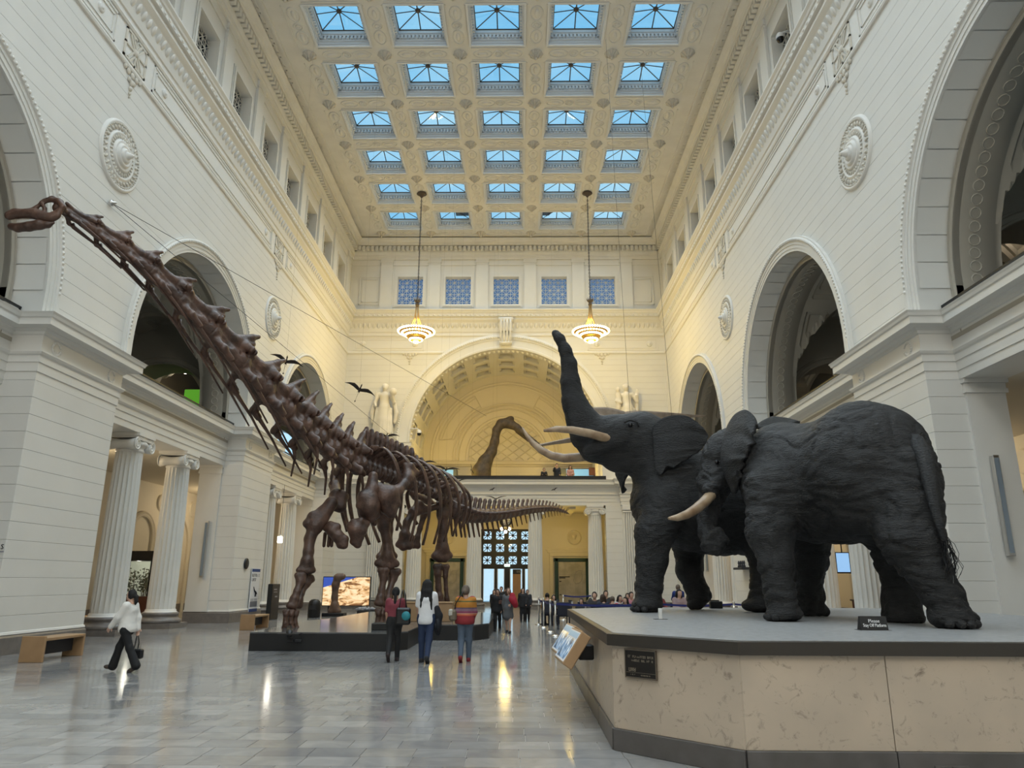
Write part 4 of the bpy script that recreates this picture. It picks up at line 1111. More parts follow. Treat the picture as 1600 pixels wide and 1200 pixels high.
for s_, nm, u0, u1 in ((-1, 'left', 672, 724), (1, 'right', 867, 921)):
    xa = at(u0, 910, YL-.2).x; xb = at(u1, 910, YL-.2).x; zt = at(u0, 872, YL-.2).z; w = xb-xa; h = zt-.05
    p = thing('framed_map', 'large grey map panel in a dark green frame %s of the door' % nm, 'map', ((xa+xb)/2, YL-.2, .05))
    f = MB()
    for (x0, x1, z0, z1) in ((-w/2, -w/2+.24, 0, h), (w/2-.24, w/2, 0, h), (-w/2-.06, w/2+.06, h-.24, h)): f.bbox(x0, x1, -.06, .05, z0, z1, .02)
    f.build('frame', M['teal'], p)
    MB().box(-w/2+.2, w/2-.2, 0, .03, 0, h-.2).build('map_sheet', poster_mat('map_print_'+nm, 3.0*s_), p)
    ol = MB(); pts = [(.05, .55), (.12, .62), (.30, .64), (.34, .60), (.26, .57), (.30, .40), (.28, .20), (.20, .05), (.02, .0), (-.06, .15), (-.02, .35), (.05, .5)]
    ol.tube([(x*w*.7+.2, -.004, h*.45+z*h*.45) for x, z in pts], .012, 4); 
    for zz in (.25, .45, .65): ol.box(-w/2+.22, w/2-.22, -.004, 0, h*zz-.005, h*zz+.005)
    for xx in (-.2, .1, .3): ol.box(w*xx-.005, w*xx+.005, -.004, 0, .05, h-.25)
    ol.build('map_lines', M['grey'], p)
    tx = MB()
    for k, (L, z) in enumerate(((.95, .60), (.55, .575), (.18, .50), (.18, .22))): tx.box(-w/2+.3, -w/2+.3+L*.75, -.006, 0, h*z-.03, h*z+.03)
    tx.build('map_caption', M['ink'], p)
    fr = MB()
    for (x0, x1, z0, z1) in ((-w/2-.35, -w/2-.1, 0, h+.12), (w/2+.1, w/2+.35, 0, h+.12), (-w/2-.35, w/2+.35, h+.12, h+.35), (-w/2-.5, w/2+.5, h+.35, h+.5), (-w/2-.6, w/2+.6, h+.5, h+.62)): fr.bbox(x0, x1, .0, .12, z0, z1, .02)
    fr.build('door_surround', M['aisle'], p)
for s_, nm in ((-1, 'left'), (1, 'right')):
    r = thing('portrait_roundel', 'small plaster head roundel above the %s map panel' % nm, 'roundel', (at(897 if s_ > 0 else 700, 840, YL).x, YL-.1, at(893, 840, YL).z), 0)
    MB().lathe([(0, .05), (.36, .05), (.38, .09), (.44, .10), (.47, .06), (.50, .0)], 28, Matrix.Rotation(math.pi/2, 4, 'X')).build('disc', M['aisle'], r)
    MB().sphere((0, -.10, .0), (.13, .10, .17), 12, 8).sphere((0, -.08, .10), (.17, .09, .13), 10, 8).sphere((0, -.2, -.01), (.025, .03, .04), 6, 5).build('head', M['aisle'], r)

# warm lamps of the vestibule, galleries and aisles
for x in (-5.5, -1.0, 3.5): point_light('vestibule_lamp', (CX+x+1, YB+3.2, 4.3), 62, WARM, .35)
for x in (-4.0, 4.0): point_light('gallery_lamp', (CX+x, YB+2.4, 8.3), 170, WARM, .3)
for side, sn in SIDES:
    for c in BAYS[1:]: point_light('aisle_lamp', (XS(side, 3.9), c, 5.2), 150, (1, .80, .52), .25)
# pendant lantern and spot lamps you can see
def lamp_thing(name, label, loc, kind):
    o = thing(name, label, 'lamp', loc)
    if kind == 'lantern':
        MB().tube([(0, 0, .36), (0, 0, 2.9)], .012, 5).build('cord', M['iron'], o)
        MB().lathe([(.02, .40), (.16, .34), (.17, .30), (.12, .30)], 10).build('cap', M['steel'], o)
        MB().bbox(-.10, .10, -.10, .10, 0, .30, .02).build('glass_box', M['lamp'], o)
    else:
        MB().lathe([(.05, .0), (.07, .14), (.04, .2), (0, .21)], 12).tube([(0, 0, .2), (0, 0, .34)], .015, 5).build('can', M['black'], o)
        MB().sphere((0, 0, 0), (.055, .055, .04), 10, 6).build('bulb', M['lamp'], o)
    return o
lamp_thing('pendant_lantern', 'small lit pendant lantern between the far left columns', tuple(at(437, 848, 37.0)), 'lantern')
lamp_thing('spot_lamp', 'black spot lamp hung in the left aisle between columns', tuple(at(265, 765, 27.0)), 'spot')
for (u, v, Yl, side, nm) in ((288, 577, 35.0, -1, 'inside the near left arch'), (1275, 571, 34.0, 1, 'inside the middle right arch'), (1572, 348, 20.6, 1, 'inside the big right arch at the frame edge')):
    p = at(u, v, Yl)
    o = thing('spot_lamp', 'twin lit spot lamps %s' % nm, 'lamp', tuple(p))
    for k, d in enumerate((-.14, .16)):
        MB().lathe([(.11, .0), (.13, .2), (.06, .26), (0, .27)], 12, Matrix.Translation((0, d, -.1*k))).build('can', M['black'], o)
        MB().sphere((0, d, -.02-.1*k), (.11, .11, .07), 10, 6).build('bulb', M['lamp'], o)
    MB().tube([(0, -.2, .25), (0, .24, .25)], .025, 6).build('track', M['black'], o)
    point_light('spot_glow', (p.x, p.y, p.z-.35), 22, (1, .86, .66), .1)
# lit green exhibit wall in the far gallery, left
pa = at(305, 612, 33.6)
gp = thing('exhibit_panel', 'bright green exhibit panel inside the near left arch', 'panel', (pa.x, 33.6, 7.1), math.radians(-90))
MB().bbox(-.05, .05, -.5, .25, 0, pa.z-7.1+.1, .02).build('green_sheet', mat('green_print', (.22, .75, .06), .5, emit=.35, emit_col=(.22, .75, .06)), gp)
MB().bbox(-.06, .06, .27, .8, 0, pa.z-7.1+.15, .02).build('dark_sheet', M['black'], gp)

# security cameras
def seccam(u, v, Y, label, dx):
    p = at(u, v, Y); o = thing('security_camera', label, 'camera', tuple(p))
    MB().lathe([(.0, -.16), (.10, -.13), (.14, -.02), (.13, 0)], 14).build('dome', M['blackgloss'], o)
    MB().lathe([(.14, 0), (.15, .10), (.10, .2), (0, .22)], 14).build('housing', M['white'], o)
    MB().tube([(0, 0, .2), (dx*.3, 0, .3), (dx*1.0, .1, .28)], .04, 6).build('arm', M['white'], o)
seccam(1219, 60, 22.3, 'white dome security camera on the upper right cornice', .9)
seccam(655, 677, 44.6, 'white dome security camera at the left springing of the great arch', -.6)
# ================================================================== elephants on their stone pedestal
PZ = 1.09
pe = thing('elephant_pedestal', 'octagonal beige stone pedestal with dark bronze lip under the two elephants', 'pedestal', (4.6, 11.2, 0))
def stone_mat():
    m = bpy.data.materials.new('travertine'); m.use_nodes = True; nt = m.node_tree; b = nt.nodes['Principled BSDF']
    g = nt.nodes.new('ShaderNodeNewGeometry')
    n1 = nt.nodes.new('ShaderNodeTexNoise'); n1.inputs['Scale'].default_value = 1.6; n1.inputs['Detail'].default_value = 5
    n2 = nt.nodes.new('ShaderNodeTexNoise'); n2.inputs['Scale'].default_value = 9; n2.inputs['Detail'].default_value = 9; n2.inputs['Distortion'].default_value = .8; n2.inputs['Roughness'].default_value = .72
    r1 = nt.nodes.new('ShaderNodeValToRGB'); r1.color_ramp.elements[0].position = .3; r1.color_ramp.elements[0].color = (.50, .41, .315, 1); r1.color_ramp.elements[1].position = .7; r1.color_ramp.elements[1].color = (.42, .35, .275, 1)
    r2 = nt.nodes.new('ShaderNodeValToRGB'); r2.color_ramp.elements[0].position = .29; r2.color_ramp.elements[0].color = (.42, .40, .38, 1); r2.color_ramp.elements[1].position = .44; r2.color_ramp.elements[1].color = (1, 1, 1, 1)
    e = r2.color_ramp.elements.new(.74); e.color = (1, 1, 1, 1); e = r2.color_ramp.elements.new(.82); e.color = (1.35, 1.33, 1.3, 1)
    mx = nt.nodes.new('ShaderNodeMix'); mx.data_type = 'RGBA'; mx.blend_type = 'MULTIPLY'; mx.inputs['Factor'].default_value = 1
    for n in (n1, n2): nt.links.new(g.outputs['Position'], n.inputs['Vector'])
    nt.links.new(n1.outputs['Fac'], r1.inputs['Fac']); nt.links.new(n2.outputs['Fac'], r2.inputs['Fac'])
    nt.links.new(r1.outputs['Color'], mx.inputs['A']); nt.links.new(r2.outputs['Color'], mx.inputs['B']); nt.links.new(mx.outputs['Result'], b.inputs['Base Color'])
    b.inputs['Roughness'].default_value = .38; return m
M['stone'] = stone_mat()
M['pedtop'] = mat('pedestal_top', (0.31, 0.312, 0.315), 0.42, noise=(14, (0.235, 0.235, 0.232), .35, .65), bump=(40, .5, .02))
M['lip'] = mat('bronze_lip', (0.030, 0.024, 0.018), 0.4)
M['pbase'] = mat('pedestal_base', (0.105, 0.095, 0.09), 0.35, noise=(5, (0.075, 0.068, 0.062), .3, .7))
OCT = [(.92, 7.88), (1.93, 6.90), (7.05, 6.90), (8.05, 7.9), (8.05, 14.6), (7.05, 15.6), (1.95, 15.6), (.92, 14.55)]
def oct_in(d):
    c = Vector((4.7, 11.25)); out = []
    n = len(OCT)
    for i in range(n):
        a, b, e = Vector(OCT[i-1]), Vector(OCT[i]), Vector(OCT[(i+1) % n]); d1 = (b-a).normalized(); d2 = (e-b).normalized()
        n1 = Vector((-d1.y, d1.x)); n2 = Vector((-d2.y, d2.x)); mt = (n1+n2).normalized(); out.append(tuple(b+mt*(d/max(.3, mt.dot(n1)))))
    return out
def rel(poly): return [(x-4.6, y-11.2) for x, y in poly]
MB().prism(rel(oct_in(.05)), 0, PZ-.06).build('core', M['joint'], pe)
MB().prism(rel(oct_in(.02)), PZ-.06, PZ+.004).build('top_slab', M['pedtop'], pe)
MB().sweep([(.0, PZ-.115), (.05, PZ-.115), (.05, PZ-.005), (.03, PZ), (-.12, PZ), (-.12, PZ-.02)], rel(OCT)[::-1], closed=True).build('lip', M['lip'], pe)
# facing slabs, joint by joint
n = len(OCT)
for i in range(n):
    a, b = Vector(rel(OCT)[i]), Vector(rel(OCT)[(i+1) % n]); L = (b-a).length; d = (b-a)/L; k = max(1, round(L/1.30)); nn = Vector((-d.y, d.x))
    for j in range(k):
        t0, t1 = L*j/k+.003, L*(j+1)/k-.003
        Mx = Matrix.Translation((a.x, a.y, 0)) @ Matrix(((d.x, nn.x, 0, 0), (d.y, nn.y, 0, 0), (0, 0, 1, 0), (0, 0, 0, 1)))
        MB().bbox(t0, t1, .0, .06, .20, PZ-.10, .004, Mx).build('facing_slab', M['stone'], pe)
        MB().bbox(t0, t1, -.025, .06, 0, .20, .006, Mx).build('base_slab', M['pbase'], pe)
# plaque, stay-off sign, sockets, touch screens
dch = Vector((1.93-.92, 6.90-7.88, 0)).normalized(); nch = Vector((-dch.y, dch.x, 0)); an = math.atan2(dch.y, dch.x)
pq = thing('memorial_plaque', 'dark bronze plaque with raised lettering on the pedestal corner', 'plaque', (.92+dch.x*.36-nch.x*.008, 7.88+dch.y*.36-nch.y*.008, .82), an)
MB().bbox(-.18, .18, -.018, 0, -.13, .13, .008).build('plate', mat('plaque_bronze', (.018, .015, .013), .35, .4), pq)
f = MB()
for (x0, x1, z0, z1) in ((-.185, .185, .123, .135), (-.185, .185, -.135, -.123), (-.185, -.175, -.13, .13), (.175, .185, -.13, .13), (-.17, .17, -.083, -.080)): f.box(x0, x1, -.024, -.006, z0, z1)
f.build('border', mat('plaque_edge', (.16, .13, .10), .4, .6), pq)
M['pl_ink'] = mat('plaque_letters', (.30, .25, .19), .4, .5)
lt = MB(); scribble(lt, -.145, -.05, .055, .022, -.0185, 1); scribble(lt, -.04, -.012, .056, .012, -.0185, 2); scribble(lt, -.002, .15, .055, .022, -.0185, 3)
scribble(lt, -.125, -.08, .022, .014, -.0185, 4); scribble(lt, -.07, .135, .02, .021, -.0185, 5); scribble(lt, -.14, -.07, -.072, .034, -.0185, 6); scribble(lt, -.14, -.07, -.106, .012, -.0185, 7); scribble(lt, .0, .11, -.108, .012, -.0185, 8)
tag(lt.build('lettering', M['pl_ink'], pq), kind='stuff')
so = thing('platform_sign', 'small black tent sign with white lettering on the pedestal top', 'sign', tuple(atz(1364, 985, PZ)))
MB().prism([(-.06, 0), (.06, 0), (.0, .15), (-.03, .15)], -.145, .145, 'x').build('tent', M['black'], so)
MB().box(-.17, .17, -.08, .08, 0, .006).build('foot_plate', M['lip'], so)
tilt = math.atan2(.15, .03)
text('Please', .05, M['white'], so, (0, -.047, .10), (tilt, 0, 0)); text('Stay Off Platform', .05, M['white'], so, (0, -.056, .055), (tilt, 0, 0), xs=.72)
MB()
for k, (u, col) in enumerate(((1474, 'white'), (1499, 'black'))):
    x = atz(u, 1196, .0).x
    so2 = thing('power_socket', '%s twin power socket in the pedestal base' % col, 'socket', (4.55+k*.17-.22+.0, 6.90-.03, .08))
    so2.location.x = at(u, 1195, 6.87).x; so2.location.z = .045
    MB().bbox(-.075, .075, -.012, 0, -.045, .055, .006).build('plate', M['pbase'], so2)
    for q in (-1, 1): MB().bbox(q*.028-.018, q*.028+.018, -.02, -.008, -.02, .03, .006).build('outlet', M[col], so2)
def screen_mat(name, c0, c1, c2, scale, strength=1.0):
    m = bpy.data.materials.new(name); m.use_nodes = True; nt = m.node_tree; b = nt.nodes['Principled BSDF']; b.inputs['Base Color'].default_value = (.01, .01, .01, 1); b.inputs['Roughness'].default_value = .15
    tc = nt.nodes.new('ShaderNodeTexCoord'); nz = nt.nodes.new('ShaderNodeTexNoise'); nz.inputs['Scale'].default_value = scale; nz.inputs['Detail'].default_value = 8; nz.inputs['Distortion'].default_value = .6
    cr = nt.nodes.new('ShaderNodeValToRGB'); cr.color_ramp.elements[0].position = .36; cr.color_ramp.elements[0].color = (*c0, 1); cr.color_ramp.elements[1].position = .66; cr.color_ramp.elements[1].color = (*c2, 1); e = cr.color_ramp.elements.new(.5); e.color = (*c1, 1)
    nt.links.new(tc.outputs['Object'], nz.inputs['Vector']); nt.links.new(nz.outputs['Fac'], cr.inputs['Fac']); nt.links.new(cr.outputs['Color'], b.inputs['Emission Color']); b.inputs['Emission Strength'].default_value = strength
    return m
M['scr'] = screen_mat('kiosk_picture', (.02, .05, .10), (.14, .30, .50), (.65, .75, .80), 9, .9)
for k, yy in enumerate((9.70, 10.80)):
    kq = thing('touch_kiosk', '%s tilted touch screen bracketed on the left side of the pedestal' % ('nearer' if k == 0 else 'farther'), 'kiosk', (.90, yy, .80), math.radians(4), 'touch kiosks')
    Mx = Matrix.Translation((-.27, 0, .0)) @ Matrix.Rotation(-.98, 4, 'Y') @ Matrix.Scale(.82, 4)
    MB().bbox(-.27, .27, -.52, .52, -.08, .08, .012, Mx).build('housing', M['wood'], kq)
    MB().box(-.24, .24, -.49, .49, .08, .083, Mx).build('bezel', M['white'], kq)
    MB().box(-.21, .12, -.45, .45, .083, .086, Mx).build('picture', M['scr'], kq)
    MB().box(.14, .22, -.45, .45, .083, .087, Mx).build('caption_strip', mat('kiosk_caption', (.30, .45, .58), .3, emit=.25), kq)
    MB().bbox(-.20, -.01, -.10, .10, -.14, .04, .015).build('bracket', M['black'], kq)
for k, (u, v) in enumerate(((1032, 968), (1119, 951))):
    p = atz(u, v, PZ)
    if k == 0:
        o = thing('acrylic_block', 'small clear label block standing on the pedestal by the front foot', 'label', tuple(p)); MB().bbox(-.025, .025, -.02, .02, 0, .15, .006).build('block', mat('clear_acrylic', (.62, .62, .6), .1), o); MB().box(-.09, .09, -.06, .06, 0, .008).build('plate', M['lip'], o)
    else:
        o = thing('black_box', 'small black speaker box on the far edge of the pedestal', 'box', tuple(p)); MB().bbox(-.12, .12, -.06, .06, 0, .14, .01).build('case', M['black'], o); MB().box(-.14, .05, -.07, -.06, .14, .165).build('cover', M['lip'], o)

# ---- skin, ivory
def skin_mat():
    m = bpy.data.materials.new('elephant_hide'); m.use_nodes = True; nt = m.node_tree; b = nt.nodes['Principled BSDF']
    tc = nt.nodes.new('ShaderNodeTexCoord')
    n1 = nt.nodes.new('ShaderNodeTexNoise'); n1.inputs['Scale'].default_value = 3; n1.inputs['Detail'].default_value = 6
    cr = nt.nodes.new('ShaderNodeValToRGB'); cr.color_ramp.elements[0].position = .3; cr.color_ramp.elements[0].color = (.015, .0148, .015, 1); cr.color_ramp.elements[1].position = .75; cr.color_ramp.elements[1].color = (.030, .0295, .030, 1)
    nt.links.new(tc.outputs['Object'], n1.inputs['Vector']); nt.links.new(n1.outputs['Fac'], cr.inputs['Fac']); nt.links.new(cr.outputs['Color'], b.inputs['Base Color'])
    b.inputs['Roughness'].default_value = .55; b.inputs['Specular IOR Level'].default_value = .35
    mp = nt.nodes.new('ShaderNodeMapping'); mp.inputs['Scale'].default_value = (2.2, 2.2, 9)
    w = nt.nodes.new('ShaderNodeTexNoise'); w.inputs['Scale'].default_value = 3.2; w.inputs['Detail'].default_value = 7; w.inputs['Distortion'].default_value = 1.6; w.inputs['Roughness'].default_value = .6
    v = nt.nodes.new('ShaderNodeTexVoronoi'); v.inputs['Scale'].default_value = 26; v.feature = 'DISTANCE_TO_EDGE'
    ad = nt.nodes.new('ShaderNodeMath'); ad.operation = 'ADD'; ml = nt.nodes.new('ShaderNodeMath'); ml.operation = 'MULTIPLY'; ml.inputs[1].default_value = .12
    bp = nt.nodes.new('ShaderNodeBump'); bp.inputs['Strength'].default_value = .75; bp.inputs['Distance'].default_value = .06
    nt.links.new(tc.outputs['Object'], mp.inputs['Vector']); nt.links.new(mp.outputs['Vector'], w.inputs['Vector']); nt.links.new(tc.outputs['Object'], v.inputs['Vector'])
    nt.links.new(v.outputs['Distance'], ml.inputs[0]); nt.links.new(w.outputs['Fac'], ad.inputs[0]); nt.links.new(ml.outputs[0], ad.inputs[1]); nt.links.new(ad.outputs[0], bp.inputs['Height']); nt.links.new(bp.outputs['Normal'], b.inputs['Normal'])
    return m
M['hide'] = skin_mat()
M['ivory'] = mat('ivory', (.42, .31, .20), .38, noise=(5, (.20, .12, .065), .35, .7))
def sheet(name, rows, th, mt, parent, sub=4, rip=0.0):
    """thick curved sheet through rows of control points (rows[i][j]), Catmull-Rom refined"""
    def cr(p, t):
        n = len(p)-1; f = t*n; i = min(int(f), n-1); u = f-i
        g = lambda k: p[max(0, min(n, k))]
        a, b, c, d = g(i-1), g(i), g(i+1), g(i+2)
        return .5*((2*b)+(-a+c)*u+(2*a-5*b+4*c-d)*u*u+(-a+3*b-3*c+d)*u**3)
    R = [[np.array(q, float) for q in r] for r in rows]
    nu, nv = (len(R)-1)*sub+1, (len(R[0])-1)*sub+1
    cols = [[cr(r, j/(nv-1)) for j in range(nv)] for r in R]
    G = np.array([[cr([cols[i][j] for i in range(len(R))], k/(nu-1)) for j in range(nv)] for k in range(nu)])
    du = np.gradient(G, axis=0); dv = np.gradient(G, axis=1); N = np.cross(du, dv); N /= np.maximum(np.linalg.norm(N, axis=2, keepdims=True), 1e-9)
    if rip:
        uu = np.linspace(0, 1, nu)[:, None]; vv = np.linspace(0, 1, nv)[None, :]
        G = G + N*(rip*(uu**1.5)*(np.sin(vv*31)+.6*np.sin(vv*53+1)))[..., None] + (du/np.maximum(np.linalg.norm(du, axis=2, keepdims=True), 1e-9))*(rip*.6*(uu**4)*np.sin(vv*47+2))[..., None]
    A = G+N*th/2; B = G-N*th/2; mb = MB(); idx = lambda k, i, j: k*nu*nv+i*nv+j
    F = []
    for i in range(nu-1):
        for j in range(nv-1):
            F.append((idx(0, i, j), idx(0, i, j+1), idx(0, i+1, j+1), idx(0, i+1, j))); F.append((idx(1, i, j), idx(1, i+1, j), idx(1, i+1, j+1), idx(1, i, j+1)))
    for i in range(nu-1):
        for j, fl in ((0, 0), (nv-1, 1)): F.append((idx(0, i, j), idx(0, i+1, j), idx(1, i+1, j), idx(1, i, j)) if not fl else (idx(0, i, j), idx(1, i, j), idx(1, i+1, j), idx(0, i+1, j)))
    for j in range(nv-1):
        for i, fl in ((0, 0), (nu-1, 1)): F.append((idx(0, i, j), idx(1, i, j), idx(1, i, j+1), idx(0, i, j+1)) if not fl else (idx(0, i, j), idx(0, i, j+1), idx(1, i, j+1), idx(1, i+0, j)))
    mb.add(list(A.reshape(-1, 3))+list(B.reshape(-1, 3)), F, True)
    return mb.build(name, mt, parent)
def P(u, v, Y): return tuple(at(u, v, Y))
def eye(parent, p, r=.035):
    MB().sphere(p, r, 10, 8).build('eye', M['blackgloss'], parent)
def toes(mb, c, R, h, fwd):
    """row of toenails round the front of a foot"""
    for k in range(-2, 3):
        a = math.atan2(fwd[1], fwd[0]) + k*.5
        mb.sphere((c[0]+R*math.cos(a), c[1]+R*math.sin(a), PZ+.06), (.06, .06, .05), 8, 6)

from mathutils import noise as mnoise
def lo_amp(z): return 1.0 if z < 2.1 else (.45 if z > 2.8 else 1.0-.55*(z-2.1)/.7)
def wrinkle(o, amp=.02, zs=7.0):
    me = o.data; n = len(me.vertices); co = np.zeros(n*3); no = np.zeros(n*3); me.vertices.foreach_get('co', co); me.vertices.foreach_get('normal', no)
    co = co.reshape(-1, 3); no = no.reshape(-1, 3); d = np.zeros(n)
    for i in range(n):
        x, y, z = co[i]; w = mnoise.noise((x*1.3, y*1.3, z*1.3))
        a = mnoise.noise((x*2.0+w, y*2.0, z*zs+w*2.5)); b = mnoise.noise((x*5+3, y*5, z*zs*1.8+w*2))
        d[i] = (-amp*max(0, 1-abs(a)*3.2)**1.5 - amp*.5*max(0, 1-abs(b)*3))*lo_amp(z)
    me.vertices.foreach_set('co', (co+no*d[:, None]).ravel()); me.update()
# ---- elephant with raised trunk (in profile, facing the left wall)
e1 = thing('elephant', 'dark grey mounted elephant with its trunk raised high, standing behind the other', 'elephant', (3.4, 13.6, PZ))
inv1 = Vector((3.4, 13.6, PZ))
def L1(p): return tuple(Vector(p)-inv1)
B1 = Blob(.16)
def ch(B, L, pts, k=None): B.chain([(L(P(u, v, Y)), r) for u, v, Y, r in pts], k)
ch(B1, L1, [(868, 521, 13.5, .08), (874, 529, 13.5, .10), (883, 547, 13.5, .12), (889, 568, 13.55, .15), (891, 597, 13.6, .19), (897, 628, 13.62, .235), (909, 655, 13.65, .29), (930, 676, 13.66, .31), (962, 682, 13.68, .40)], .06)
ch(B1, L1, [(902, 640, 13.63, .22), (915, 680, 13.66, .28), (925, 700, 13.67, .24)], .1)
ch(B1, L1, [(962, 684, 13.68, .40), (1000, 684, 13.7, .44)])            # face
B1.ell(L1(P(1004, 682, 13.7)), (.50, .46, .46))                       # skull
ch(B1, L1, [(918, 705, 13.35, .10), (955, 692, 13.42, .15)], .12); ch(B1, L1, [(916, 707, 14.0, .10), (962, 695, 13.9, .15)], .12)   # tusk sheaths
ch(B1, L1, [(928, 706, 13.66, .17), (965, 716, 13.68, .24), (1000, 722, 13.7, .30)])       # lower jaw
ch(B1, L1, [(1015, 700, 13.7, .50), (1050, 745, 13.7, .66), (1075, 785, 13.7, .78)])       # neck
ch(B1, L1, [(1040, 785, 13.62, .66), (1062, 790, 13.7, .76)])          # chest
B1.ell((.30, .12, 1.92), (1.45, .80, .96)); B1.ell((1.05, .12, 1.86), (.80, .74, .92)); B1.ell((-.45, .12, 2.08), (.80, .70, .86))
ch(B1, L1, [(1040, 790, 13.25, .44), (1022, 835, 13.12, .33), (1018, 875, 13.1, .26), (1014, 915, 13.1, .215), (1013, 938, 13.1, .235)])
B1.ell(L1(P(1011, 945, 13.08)), (.27, .27, .13), k=.08)
ch(B1, L1, [(1085, 800, 14.25, .42), (1076, 850, 14.3, .31), (1077, 890, 14.3, .25), (1084, 912, 14.35, .20), (1092, 928, 14.4, .22), (1086, 941, 14.3, .17)], .1)
ch(B1, L1, [(1210, 815, 13.35, .50), (1195, 862, 13.3, .30), (1195, 905, 13.35, .225), (1190, 938, 13.3, .235)]); B1.ell(L1(P(1184, 946, 13.25)), (.29, .26, .12), k=.08)
ch(B1, L1, [(1240, 815, 14.4, .48), (1245, 880, 14.5, .28), (1240, 940, 14.5, .23)]); B1.ell(L1(P(1236, 946, 14.45)), (.28, .26, .12), k=.08)
z0 = 0.0
wrinkle(blob_obj('body', B1, .030, M['hide'], e1, clip=lambda p: -(p[..., 2]-0.002)))
eye(e1, L1(P(985, 664, 13.24)), .04)
MB().tube([L1(P(u, v, Y)) for u, v, Y in ((975, 660, 13.24), (985, 656, 13.22), (996, 660, 13.24), (998, 667, 13.24))], .02, 6).build('eyelid', M['hide'], e1)
tk = MB().tube([L1(P(u, v, Y)) for u, v, Y in ((962, 690, 13.42), (944, 684, 13.3), (920, 677, 13.2), (894, 672, 13.1), (870, 670.5, 13.02), (850, 673, 12.95))], [.085, .088, .082, .072, .058, .026], 12); tk.build('tusk', M['ivory'], e1)
tk = MB().tube([L1(P(u, v, Y)) for u, v, Y in ((925, 711, 14.0), (905, 714.5, 14.05), (882, 716, 14.1), (862, 712, 14.15), (845, 703, 14.2), (832, 692, 14.25), (823, 680, 14.3), (816, 668, 14.3))], [.09, .09, .086, .08, .07, .056, .038, .014], 12); tk.build('tusk', M['ivory'], e1)
sheet('ear', [[L1(P(*q)) for q in r] for r in (
    ((1020, 668, 13.16), (1021, 685, 13.14), (1022, 702, 13.12), (1023, 720, 13.10), (1026, 733, 13.08)),
    ((1030, 657, 13.08), (1038, 678, 13.00), (1040, 700, 12.97), (1037, 718, 12.98), (1033, 742, 13.02)),
    ((1048, 650, 12.98), (1064, 674, 12.90), (1063, 700, 12.88), (1055, 716, 12.92), (1043, 729, 12.96)),
    ((1072, 650, 12.90), (1087, 674, 12.84), (1084, 698, 12.84), (1070, 712, 12.88), (1052, 731, 12.94)),
    ((1090, 660, 12.84), (1106, 680, 12.78), (1098, 700, 12.80), (1083, 711, 12.84), (1062, 725, 12.9)))], .045, M['hide'], e1, 6, .018)
sheet('ear', [[L1(P(*q)) for q in r] for r in (
    ((1000, 700, 14.25), (985, 735, 14.3), (975, 748, 14.35)), ((975, 705, 14.45), (968, 738, 14.5), (973, 770, 14.5)), ((962, 712, 14.6), (963, 742, 14.65), (979, 766, 14.6)))], .045, M['hide'], e1)
t = MB(); toes(t, L1(P(1011, 945, 13.08)), .24, .1, (-1, -.2)); t2 = [(v[0], v[1], v[2]-PZ) for v in t.v]; t.v = t2; t.build('toenails', M['hide'], e1)
# tail of the elephant behind, hanging out of sight of the head side
MB().tube([L1((4.95, 13.75, 3.55)), L1((5.12, 13.75, 3.1)), L1((5.14, 13.75, 2.5))], [.08, .06, .03], 8).build('tail', M['hide'], e1)

# ---- elephant with lowered head (seen from behind on the right)
e2 = thing('elephant', 'dark grey mounted elephant with its head lowered, rump turned to the camera', 'elephant', (4.5, 10.3, PZ))
inv2 = Vector((4.5, 10.3, PZ))
def L2(p): return tuple(Vector(p)-inv2)
B2 = Blob(.16)
ax = Vector((-.58, .815, 0)).normalized(); R_ = np.array([[ax.x, -ax.y, 0], [ax.y, ax.x, 0], [0, 0, 1]])
B2.ell(L2(P(1300, 752, 10.5)), (1.32, .80, .90), R_)
B2.ell(L2(P(1352, 735, 9.85)), (.86, .76, .95), R_)                     # rump
B2.ell(L2(P(1228, 745, 11.1)), (.72, .70, .84), R_)                     # shoulder
ch(B2, L2, [(1385, 705, 9.6, .50), (1415, 745, 9.3, .38), (1424, 790, 9.15, .36)])       # buttock
ch(B2, L2, [(1405, 790, 9.35, .46), (1424, 845, 9.1, .36), (1447, 890, 8.98, .245), (1470, 925, 8.92, .205), (1484, 955, 8.9, .23)])
B2.ell(L2(P(1490, 967, 8.88)), (.28, .25, .13), k=.08)
ch(B2, L2, [(1390, 800, 10.1, .44), (1400, 870, 10.1, .27), (1407, 930, 10.1, .215), (1410, 960, 10.1, .235)]); B2.ell(L2(P(1411, 965, 10.08)), (.26, .25, .11), k=.08)
ch(B2, L2, [(1210, 770, 10.65, .46), (1203, 830, 10.45, .31), (1212, 880, 10.35, .22), (1218, 925, 10.32, .185), (1224, 950, 10.3, .215)]); B2.ell(L2(P(1226, 961, 10.28)), (.245, .23, .10), k=.08)
ch(B2, L2, [(1265, 800, 11.6, .42), (1266, 870, 11.8, .26), (1264, 930, 11.85, .20), (1268, 950, 11.85, .22)]); B2.ell(L2(P(1270, 956, 11.83)), (.25, .24, .10), k=.08)
ch(B2, L2, [(1215, 728, 11.35, .56), (1170, 722, 11.85, .44), (1142, 718, 12.0, .42)])    # neck to head
B2.ell(L2(P(1142, 712, 12.0)), (.42, .42, .46)); ch(B2, L2, [(1128, 720, 12.0, .30), (1116, 752, 12.0, .27), (1112, 780, 11.98, .22)], .12)
ch(B2, L2, [(1125, 745, 11.75, .17), (1109, 765, 11.68, .13)], .1); ch(B2, L2, [(1120, 745, 12.3, .17), (1106, 765, 12.4, .13)], .1)
